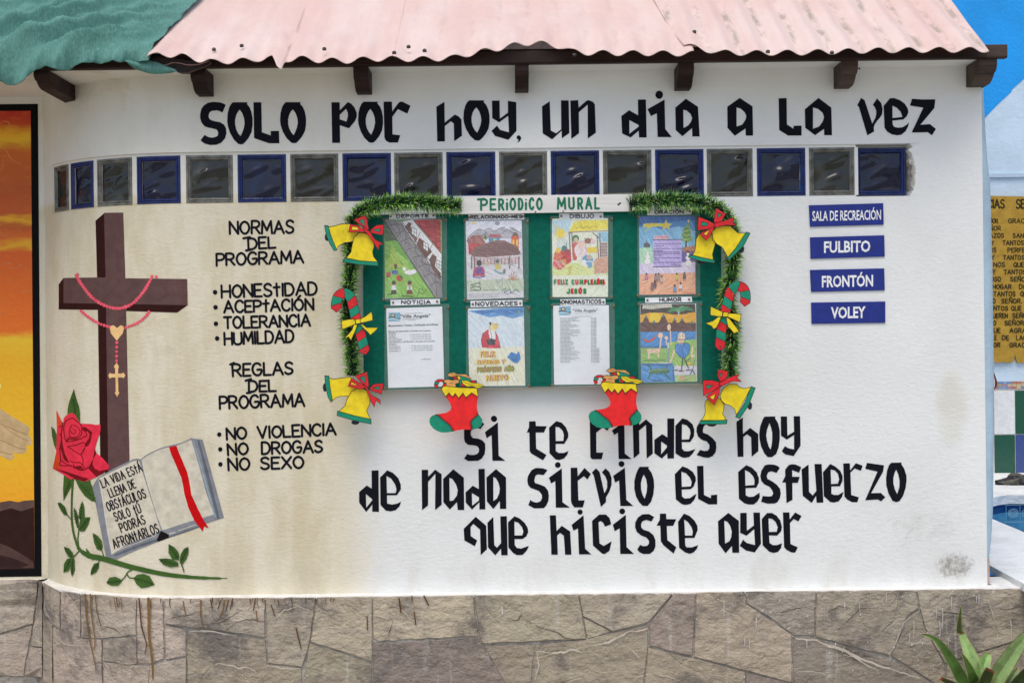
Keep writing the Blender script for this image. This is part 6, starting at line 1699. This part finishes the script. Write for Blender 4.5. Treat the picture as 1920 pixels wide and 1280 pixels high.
card([(1209.5, 558), (1297, 556), (1298, 566), (1210, 568)], "HUMOR", 1236, 1278, 566, 8.5, ((1214, 562.5), (1292, 561)))

# ================================================================ tinsel garlands
YG = -.078
def garland(path, label, seed, n, wid):
    rng = random.Random(seed)
    q = spline(path, 10)
    ln = [0]
    for a, b in zip(q, q[1:]): ln.append(ln[-1] + math.hypot(b[0] - a[0], b[1] - a[1]))
    e = empty("garland", P(min(q)[0], max(p[1] for p in q), YG))
    tag(e, label, "garland", "green tinsel garlands round the notice board")
    mb = MB()
    def at(t_):
        k = 0
        while k < len(q) - 2 and ln[k + 1] < t_: k += 1
        f = (t_ - ln[k]) / max(1e-6, ln[k + 1] - ln[k])
        x, y = q[k][0] + (q[k + 1][0] - q[k][0]) * f, q[k][1] + (q[k + 1][1] - q[k][1]) * f
        dx, dy = q[k + 1][0] - q[k][0], q[k + 1][1] - q[k][1]
        l = math.hypot(dx, dy)
        return P(x, y, YG), Vector((dx / l, 0, -dy / l))
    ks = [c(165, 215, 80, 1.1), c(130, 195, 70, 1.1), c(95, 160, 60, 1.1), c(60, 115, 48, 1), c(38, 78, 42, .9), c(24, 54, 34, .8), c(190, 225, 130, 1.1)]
    for i in range(n):
        p, tg = at(rng.uniform(0, ln[-1]))
        a = rng.uniform(0, 2 * math.pi)
        nb_ = tg.cross(Vector((0, 1, 0))).normalized()
        out = (nb_ * math.cos(a) + Vector((0, 1, 0)) * math.sin(a) * .5)
        dirv = (out + tg * rng.uniform(-.15, .75) + Vector((rng.uniform(-.25, .25), rng.uniform(-.2, .2), rng.uniform(-.25, .25)))).normalized()
        L = wid * rng.uniform(.6, 1.12)
        side = dirv.cross(Vector((rng.uniform(-1, 1), rng.uniform(-1, 1), rng.uniform(-1, 1)))).normalized() * rng.uniform(.0010, .0019)
        bend = Vector((rng.uniform(-.25, .25), rng.uniform(-.15, .15), rng.uniform(-.35, .15))) * L * .5
        m_ = p + dirv * L * .55; t_ = p + dirv * L + bend
        if t_.y > YBD - .006 and True: t_.y = YBD - .006 - rng.uniform(0, .01); m_.y = min(m_.y, YBD - .006)
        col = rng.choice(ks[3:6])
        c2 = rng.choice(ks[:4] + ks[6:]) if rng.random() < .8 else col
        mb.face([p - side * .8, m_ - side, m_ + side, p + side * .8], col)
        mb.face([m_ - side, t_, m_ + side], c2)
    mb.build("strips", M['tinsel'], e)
    mb = MB()
    m = int(ln[-1] / 6)
    fr = [at(ln[-1] * i / m) for i in range(m + 1)]
    for (p, t1), (p2, t2) in zip(fr, fr[1:]):
        for i in range(6):
            a0, a1 = math.pi * i / 3, math.pi * (i + 1) / 3
            f = lambda pp, tt, a: pp + (tt.cross(Vector((0, 1, 0))) * math.cos(a) + Vector((0, 1, 0)) * math.sin(a)) * .004
            mb.face([f(p, t1, a0), f(p2, t2, a0), f(p2, t2, a1), f(p, t1, a1)], c(25, 40, 25))
    mb.build("cord", M['paint'], e)
garland([(661, 704), (660, 660), (655, 620), (652, 570), (657, 520), (660, 480), (655, 440), (668, 405), (695, 388), (725, 382), (770, 378), (810, 381), (860, 386)], "green tinsel garland down the left edge of the notice board", 31, 4600, .045)
garland([(1180, 382), (1230, 377), (1280, 376), (1330, 384), (1355, 398), (1372, 430), (1375, 480), (1370, 520), (1362, 560), (1372, 600), (1372, 640), (1368, 680), (1370, 704)], "green tinsel garland down the right edge of the notice board", 32, 4600, .045)

# ================================================================ painted wooden Christmas decorations
YC = -.110
YEL, RED, GRN, DKC, OUT = (0.86, 0.66, 0.010), c(200, 25, 34), c(0, 130, 100), c(20, 26, 38), c(30, 26, 22)
def decor(name, label, cat, group, Z, base):
    e = empty(name, P(Z[0][0] + base[0] / Z[1], Z[0][1] + base[1] / Z[1], YC))
    tag(e, label, cat, group)
    return e
def piece(e, Z, name, s, col, y, paint=(), lw=5, out=True):
    pts = parse(s)
    o = cutout(name, pts, y, .006, col, M['board_paint'], e, *Z)
    S = Sheet(onplane(y), .0004, *Z)
    for k in paint:
        if k[0] == 'p': S.poly(parse(k[2]), k[1]); S.up(); S.loop(parse(k[2]), lw, OUT)
        elif k[0] == 'l': S.line(parse(k[3]), k[2], k[1], True, len(k) > 4)
        S.up()
    if out: S.loop(pts, lw, OUT)
    S.build("painted_trim", M['board_paint'], o)
    return o
def bells(label, Z, A, Bb, bow, base):
    e = decor("bell_decoration", label, "decoration", "painted wooden bell pairs round the notice board", Z, base)
    for (body, rim, cl), y in ((A, YC + .007), (Bb, YC)):
        o = piece(e, Z, "bell", body, YEL, y)
        cutout("rim", parse(rim), y - .0012, .007, GRN, M['board_paint'], o, *Z)
        S = Sheet(onplane(y - .0012), .0004, *Z); S.loop(parse(rim), 5, OUT); S.build("rim_outline", M['board_paint'], o)
        if cl: cutout("clapper", ring_(*cl, 14), y + .003, .006, DKC, M['board_paint'], o, *Z)
    t_, holes = bow
    for k, s in enumerate(t_):
        piece(e, Z, "bow" if k < len(t_) - 1 else "bow_ribbon", s, RED, YC - .008 - .0015 * k, [('p', kk, hs) for ti, kk, hs in holes if ti == k], 4)
    x, y = parse(t_[0])[1]
    S_ = Z[1]
    pin(e, Z[0][0] + (x - 6) / S_, Z[0][1] + (y + 14) / S_, YC - .0085, .003)
bells("wooden bell pair with red bow at the notice board's upper left corner", Z1,
  ("70,345 130,336 180,320 262,318 330,395 300,460 270,472 210,480 160,505 138,546 118,500 100,440", "38,332 70,335 92,420 145,545 120,549 85,490 55,420", (60, 432, 20, 34)),
  ("335,393 375,395 410,408 445,440 460,480 465,510 450,560 460,600 480,625 497,648 350,640 218,617 245,585 265,560 275,500 290,440", "212,610 350,636 496,645 499,679 340,668 198,645", None),
  (["290,280 395,243 405,300 418,360 400,385 345,330", "430,370 480,330 545,325 546,370 535,415 480,405 440,395", "245,390 260,320 330,335 400,390 350,388", "360,335 400,370 430,385 455,430 475,455 545,490 508,500 500,542 460,480 420,420 385,385"], [(0, GRN, "335,290 378,276 385,345"), (1, GRN, "450,372 518,358 510,388"), (2, YEL, "275,342 318,346 335,370 272,372")]), (270, 680))
bells("wooden bell pair with red bow at the notice board's lower left corner", Z3,
  ("70,720 115,735 180,725 260,715 340,800 300,850 245,880 180,880 140,890 105,921 88,850", "40,705 75,706 85,800 106,915 95,931 70,890 48,800", (42, 805, 18, 38)),
  ("330,812 370,815 400,832 425,870 430,895 425,950 400,1000 415,1040 436,1080 290,1045 158,1010 190,985 215,960 235,900 270,840", "150,1007 290,1045 438,1078 438,1118 290,1088 145,1045", (302, 1104, 34, 20)),
  (["300,705 405,668 412,730 418,795 400,810 350,760", "425,810 460,775 545,770 535,820 525,862 480,845 440,835", "240,795 270,725 330,760 405,805 340,818", "370,770 400,800 440,870 515,910 520,948 480,915 465,972 440,930 415,870 395,820"], [(0, GRN, "340,722 382,704 388,768"), (1, GRN, "450,808 515,795 505,825"), (2, YEL, "268,757 328,788 264,780")]), (290, 1118))
bells("wooden bell pair with red bow at the notice board's upper right corner", Z2,
  ("1500,375 1540,395 1555,440 1560,490 1545,540 1535,580 1545,635 1450,612 1360,590 1385,550 1392,500 1395,450 1420,400 1460,375", "1345,582 1450,608 1557,630 1550,653 1440,640 1328,603", (1440, 645, 36, 18)),
  ("1530,385 1570,345 1640,335 1690,336 1720,365 1752,396 1820,398 1760,500 1672,617 1648,570 1620,520 1570,490 1540,450", "1825,388 1858,401 1800,510 1680,629 1655,620 1740,520", (1782, 535, 26, 34)),
  (["1558,195 1572,183 1650,235 1620,280 1585,318 1548,305", "1415,255 1490,285 1555,320 1560,345 1480,365 1408,377 1412,310", "1555,345 1530,350 1425,402 1482,462 1520,410", "1550,315 1640,290 1720,262 1708,300 1735,332 1650,328 1560,350"], [(0, GRN, "1588,225 1616,240 1575,268"), (1, GRN, "1442,300 1500,312 1488,335 1440,336"), (2, YEL, "1512,372 1482,420 1457,402")]), (1500, 640))
bells("wooden bell pair with red bow at the notice board's lower right corner", Z4,
  ("1475,925 1500,895 1540,885 1600,900 1637,950 1630,1000 1622,1030 1640,1060 1655,1085 1550,1086 1438,1086 1465,1050 1475,1000 1468,960", "1430,1090 1550,1088 1660,1083 1657,1116 1550,1120 1423,1118", (1530, 1122, 40, 18)),
  ("1600,870 1630,810 1680,775 1740,774 1765,800 1805,815 1868,800 1800,930 1738,1042 1725,990 1690,960 1640,945 1610,915", "1868,797 1903,808 1850,950 1770,1071 1733,1058 1810,940", (1856, 962, 20, 34)),
  (["1575,690 1590,648 1672,668 1660,710 1640,745 1600,755", "1455,742 1530,742 1600,760 1620,785 1540,835 1458,876", "1605,790 1570,820 1478,880 1550,957 1590,870", "1590,765 1640,740 1690,715 1768,688 1745,720 1785,755 1710,752 1650,775 1610,800"], [(0, GRN, "1598,690 1620,680 1608,722"), (1, GRN, "1482,785 1540,787 1490,822"), (2, YEL, "1562,858 1545,912 1510,888")]), (1540, 1118))
def cane(label, pts, wpx, bow, Z, flip, y=YC):
    e = empty("candy_cane", P(pts[-1][0], pts[-1][1], y))
    tag(e, label, "decoration", "painted wooden candy canes on the notice board's sides")
    q = spline(pts, 10)
    ln = [0]
    for a, b in zip(q, q[1:]): ln.append(ln[-1] + math.hypot(b[0] - a[0], b[1] - a[1]))
    L, R_ = [], []
    for i in range(len(q)):
        a, b = q[max(0, i - 1)], q[min(len(q) - 1, i + 1)]
        dx, dy = b[0] - a[0], b[1] - a[1]; l = math.hypot(dx, dy); dx /= l; dy /= l
        L.append((q[i][0] - dy * wpx / 2, q[i][1] + dx * wpx / 2)); R_.append((q[i][0] + dy * wpx / 2, q[i][1] - dx * wpx / 2))
    def cap(i, sg):
        a, b = (q[0], q[1]) if i == 0 else (q[-1], q[-2])
        dx, dy = a[0] - b[0], a[1] - b[1]; l = math.hypot(dx, dy); dx /= l; dy /= l
        return (a[0] + dx * wpx * .4, a[1] + dy * wpx * .4)
    o = cutout("cane", L + [cap(-1, 1)] + R_[::-1] + [cap(0, 1)], y, .006, RED, M['board_paint'], e)
    S = Sheet(onplane(y), .0004)
    def edge(A, t_):
        t_ = max(0, min(ln[-1], t_)); k = 0
        while k < len(q) - 2 and ln[k + 1] < t_: k += 1
        f = (t_ - ln[k]) / max(1e-6, ln[k + 1] - ln[k])
        return (A[k][0] + (A[k + 1][0] - A[k][0]) * f, A[k][1] + (A[k + 1][1] - A[k][1]) * f)
    st = 15.5; sk = 3.5 * flip
    t_ = st * .55
    while t_ < ln[-1] - 4:
        a = [edge(L, t_ + sk + st * k / 4) for k in range(5)]; b = [edge(R_, t_ - sk + st * k / 4) for k in range(5)]
        S.poly(a + b[::-1], GRN); S.up(); S.line([a[0], b[0]], 1, OUT); S.line([a[-1], b[-1]], 1, OUT); S.lay -= 1
        t_ += 2 * st
    S.up(); S.loop(L + [cap(-1, 1)] + R_[::-1] + [cap(0, 1)], 1, OUT)
    S.build("stripes", M['board_paint'], o)
    for k, s in enumerate(bow): piece(e, Z, "bow" if k < 3 else "bow_ribbon", s, YEL, y - .007 - .0012 * (k == 1), [], 4)
    pin(e, pts[-1][0] + .5, pts[-1][1] - 1.5, y - .0005, .003)
cane("striped red and green candy cane with yellow bow, left of the sheets", [(630.5, 578), (630.5, 568), (634, 556), (642, 550), (651, 551), (658, 559), (663, 578), (668, 600), (676, 626), (684, 658)], 18.5,
  ["185,235 240,222 302,220 306,260 250,285 190,308", "345,220 390,195 440,155 450,195 450,230 400,242 348,252", "295,222 345,218 352,252 305,262", "320,268 310,300 265,402 245,372 210,385 250,340 275,310 290,265", "345,258 372,270 400,292 498,292 470,325 430,357 415,335 375,300"], Z3, 1)
cane("striped red and green candy cane with yellow bow, right of the sheets", [(1397, 567), (1398, 556), (1395, 543), (1387, 537), (1379, 537), (1371, 545), (1365, 563), (1359, 590), (1353, 615), (1350, 650)], 18.5,
  ["1520,110 1570,135 1628,160 1622,198 1570,195 1518,185", "1670,170 1730,172 1782,180 1770,248 1715,222 1668,202", "1622,158 1672,163 1670,200 1618,198", "1610,200 1590,250 1570,290 1545,306 1530,280 1478,256 1540,235 1585,200", "1655,202 1680,215 1705,245 1765,325 1720,342 1695,310 1668,285 1660,240"], Z4, -1)
def stocking(label, Z, dx, dy):
    sh = lambda s: ' '.join('%.1f,%.1f' % (a + dx, b + dy) for a, b in parse(s))
    e = decor("christmas_stocking", label, "decoration", "painted wooden stockings under the notice board", Z, (1180 + dx, 1190 + dy))
    toe = "990,1037 1020,1050 1045,1072 1080,1100 1110,1125 1130,1155 1140,1182 1090,1190 1040,1190 1000,1175 970,1155 945,1125 937,1095 942,1068 960,1048"
    heel = "1355,1033 1375,1055 1390,1080 1390,1110 1380,1135 1350,1155 1320,1163 1297,1168 1302,1140 1290,1112 1305,1080 1330,1060"
    cuff = "1040,820 1052,800 1070,793 1200,805 1345,810 1350,850 1357,886 1300,850 1250,892 1225,852 1188,896 1160,856 1135,886 1105,850 1075,886"
    piece(e, Z, "boot", sh("1045,825 1070,797 1345,812 1355,885 1345,940 1345,985 1358,1033 1388,1078 1386,1125 1350,1155 1297,1167 1215,1165 1140,1180 1040,1188 970,1153 940,1100 950,1055 990,1037 1080,1022 1118,1000 1125,970 1110,930 1078,888"), c(222, 28, 30), YC, [], 4, False)
    piece(e, Z, "toe", sh(toe), GRN, YC - .0015, [], 3, False); piece(e, Z, "heel", sh(heel), GRN, YC - .0015, [], 3, False); piece(e, Z, "cuff", sh(cuff), YEL, YC - .003, [], 5)
    S = Sheet(onplane(YC - .0015), .0008, *Z)
    for pl in ("990,1037 1020,1050 1045,1072 1080,1100 1110,1125 1130,1155 1140,1182", "1355,1033 1330,1060 1305,1080 1290,1112 1302,1140 1297,1168"):
        q = spline(parse(sh(pl)), 4)
        S.line(q, 5, OUT)
        for i in range(1, len(q) - 1, 2):
            x, y = q[i]; d_ = (q[i + 1][0] - q[i - 1][0], q[i + 1][1] - q[i - 1][1]); l = math.hypot(*d_)
            S.line([(x - d_[1] / l * 11, y + d_[0] / l * 11), (x + d_[1] / l * 11, y - d_[0] / l * 11)], 4, OUT)
    S.build("stitches", M['board_paint'], e)
    TAN = c(205, 150, 85)
    y = YC + .004
    piece(e, Z, "toy_cane", sh("1045,800 1060,775 1050,755 1025,755 1010,780 1012,808 990,812 978,780 988,750 1015,735 1050,735 1080,755 1085,800"), RED, y, [('p', GRN, sh("1062,775 1050,757 1065,745 1082,758")), ('p', GRN, sh("1012,780 980,780 985,755 1022,762"))], 4)
    piece(e, Z, "toy_bear", sh("1075,800 1085,770 1060,760 1065,740 1095,735 1130,742 1160,735 1195,740 1190,765 1160,775 1165,800 1130,808"), TAN, y - .002, [('l', OUT, 3, sh("1110,770 1125,765 1140,772"))], 4)
    piece(e, Z, "toy_bird", sh("1088,700 1110,680 1150,675 1175,690 1250,690 1300,732 1240,720 1180,720 1110,712"), TAN, y, [('l', OUT, 3, sh("1120,690 1160,695 1200,712"))], 4)
    piece(e, Z, "toy_parcel", sh("1110,715 1200,705 1265,722 1300,745 1345,750 1330,800 1200,800 1190,745"), GRN, y - .001, [('p', RED, sh("1130,715 1165,712 1185,735 1150,735")), ('p', YEL, sh("1175,706 1200,712 1205,738 1185,735")), ('p', RED, sh("1290,745 1340,745 1325,775 1300,780")), ('p', RED, sh("1205,770 1245,765 1240,798 1210,798"))], 4)
    piece(e, Z, "toy_leaf", sh("1210,745 1260,745 1300,765 1360,770 1412,795 1350,812 1310,795 1260,798 1225,775"), YEL, y - .003, [('l', OUT, 3, sh("1225,755 1300,785 1400,796"))], 4)
stocking("red wooden stocking with green toe, hanging under the NOTICIA and NOVEDADES sheets", Z3, 0, 0)
stocking("red wooden stocking with green toe, hanging under the ONOMASTICOS list", Z4, -463, -36)

# ================================================================ aloe in front of the base wall
al = empty("aloe_plant", Vector((P(1832, 1330, -.36).x, -.36, 0)))
tag(al, "green aloe with toothed pointed leaves growing in front of the stone wall", "plant")
A_ = ((1700, 1100), 7.109)
def aleaf(pts, wd, ys, col, edgecol, spines=True, torn=False):
    q = [(A_[0][0] + a / A_[1], A_[0][1] + b / A_[1]) for a, b in parse(pts)]
    wd = [x / A_[1] for x in wd]
    n = len(q); m = 6
    qq = spline(q, m)
    N = len(qq)
    mb = MB()
    Ls, Rs, Cs, Bs = [], [], [], []
    for i, p in enumerate(qq):
        f = i / (N - 1) * (len(wd) - 1); k = min(int(f), len(wd) - 2); w_ = (wd[k] + (wd[k + 1] - wd[k]) * (f - k)) / 2
        f2 = i / (N - 1) * (len(ys) - 1); k2 = min(int(f2), len(ys) - 2); y = ys[k2] + (ys[k2 + 1] - ys[k2]) * (f2 - k2)
        a, b = qq[max(0, i - 1)], qq[min(N - 1, i + 1)]
        dx, dy = b[0] - a[0], b[1] - a[1]; l = math.hypot(dx, dy) or 1
        nx, ny = -dy / l * w_, dx / l * w_
        Ls.append(P(p[0] + nx, p[1] + ny, y - w_ * .0011)); Rs.append(P(p[0] - nx, p[1] - ny, y - w_ * .0011))
        Cs.append(P(p[0], p[1], y - w_ * .0002)); Bs.append(P(p[0], p[1], y + w_ * .0016 + .002))
    rng = random.Random(int(q[0][0]))
    for i in range(N - 1):
        k = rng.uniform(.94, 1.05)
        cc_ = tuple(x * k for x in (c(150, 70, 42) if torn and i <= 2 else c(112, 88, 52) if i < 2 else col))
        for A, Bq in ((Ls, Cs), (Cs, Rs), (Rs, Bs), (Bs, Ls)): mb.face([A[i], A[i + 1], Bq[i + 1], Bq[i]][::-1], cc_ if A is not Rs else tuple(x * .8 for x in col))
    mb.face([Ls[-1], Cs[-1], Rs[-1], Bs[-1]], col)
    o = mb.build("leaf", M['aloe'], al, True)
    if spines:
        mb = MB()
        for A, sg in ((Ls, 1), (Rs, -1)):
            for i in range(1, N - 1):
                for h_ in (0, .5):
                    p = A[i] + (A[i + 1] - A[i]) * h_; d_ = (A[i] - A[i + 1]).normalized(); nn = (A[i] - Cs[i]).normalized() if (A[i] - Cs[i]).length > 1e-5 else Vector((sg, 0, 0))
                    mb.face([p - d_ * .0022, p + d_ * .0030 + nn * .0035, p + d_ * .0022], edgecol)
        mb.build("spines", M['aloe'], o)
LGA, DGA, SPN = c(148, 176, 112, 1.1), c(62, 92, 40, 1.0), c(175, 175, 110, .9)
aleaf("205,630 300,650 400,710 500,820 580,940 660,1080 740,1230 830,1420 900,1700", [8, 30, 60, 95, 120, 140, 150, 160, 170], [-.50, -.47, -.44, -.41, -.38, -.36], c(95, 132, 62, 1.05), SPN)
aleaf("1640,600 1560,690 1450,830 1350,980 1250,1130 1150,1300 1080,1480 1020,1700", [80, 150, 195, 225, 240, 240, 235, 220], [-.46, -.44, -.42, -.40, -.36], LGA, c(120, 80, 60))
aleaf("730,600 770,720 830,860 880,1000 920,1150 940,1350 950,1700", [68, 100, 150, 190, 220, 240, 250], [-.30, -.32, -.34, -.36], LGA, SPN)
aleaf("727,245 715,360 703,480 702,560 705,612", [3, 30, 52, 66, 66], [-.34, -.33, -.31, -.30], c(90, 106, 56, 1.0), SPN)
aleaf("1100,880 1070,930 1030,1030 1000,1150 975,1300 960,1700", [40, 110, 150, 165, 175, 180], [-.31, -.33, -.35, -.36], c(122, 160, 90, 1.05), SPN)
aleaf("738,888 790,980 840,1090 880,1200 915,1330 940,1700", [6, 50, 90, 120, 140, 160], [-.48, -.46, -.44, -.41, -.38], c(85, 122, 50, 1.05), SPN)
aleaf("1120,1095 1085,1160 1050,1250 1010,1380 980,1700", [120, 135, 150, 165, 180], [-.50, -.47, -.44, -.40], c(70, 95, 35, .75), SPN, True, True)
aleaf("1300,1062 1240,1065 1190,1090 1160,1140 1130,1300", [5, 26, 44, 60, 70], [-.42, -.42, -.41], c(140, 170, 95, .85), SPN, False)
aleaf("1640,1060 1580,1150 1500,1250 1420,1360 1300,1500 1150,1700", [60, 110, 140, 150, 160, 170], [-.56, -.52, -.48, -.42], c(58, 85, 35, .75), c(90, 60, 40))
aleaf("1480,1080 1430,1160 1370,1260 1310,1380 1200,1700", [30, 90, 130, 150, 170], [-.34, -.36, -.37], c(120, 150, 90, .75), SPN)
aleaf("450,1215 520,1250 620,1300 740,1380 900,1700", [40, 60, 80, 95, 110], [-.50, -.46, -.42], c(72, 75, 35, .8), SPN, True, True)
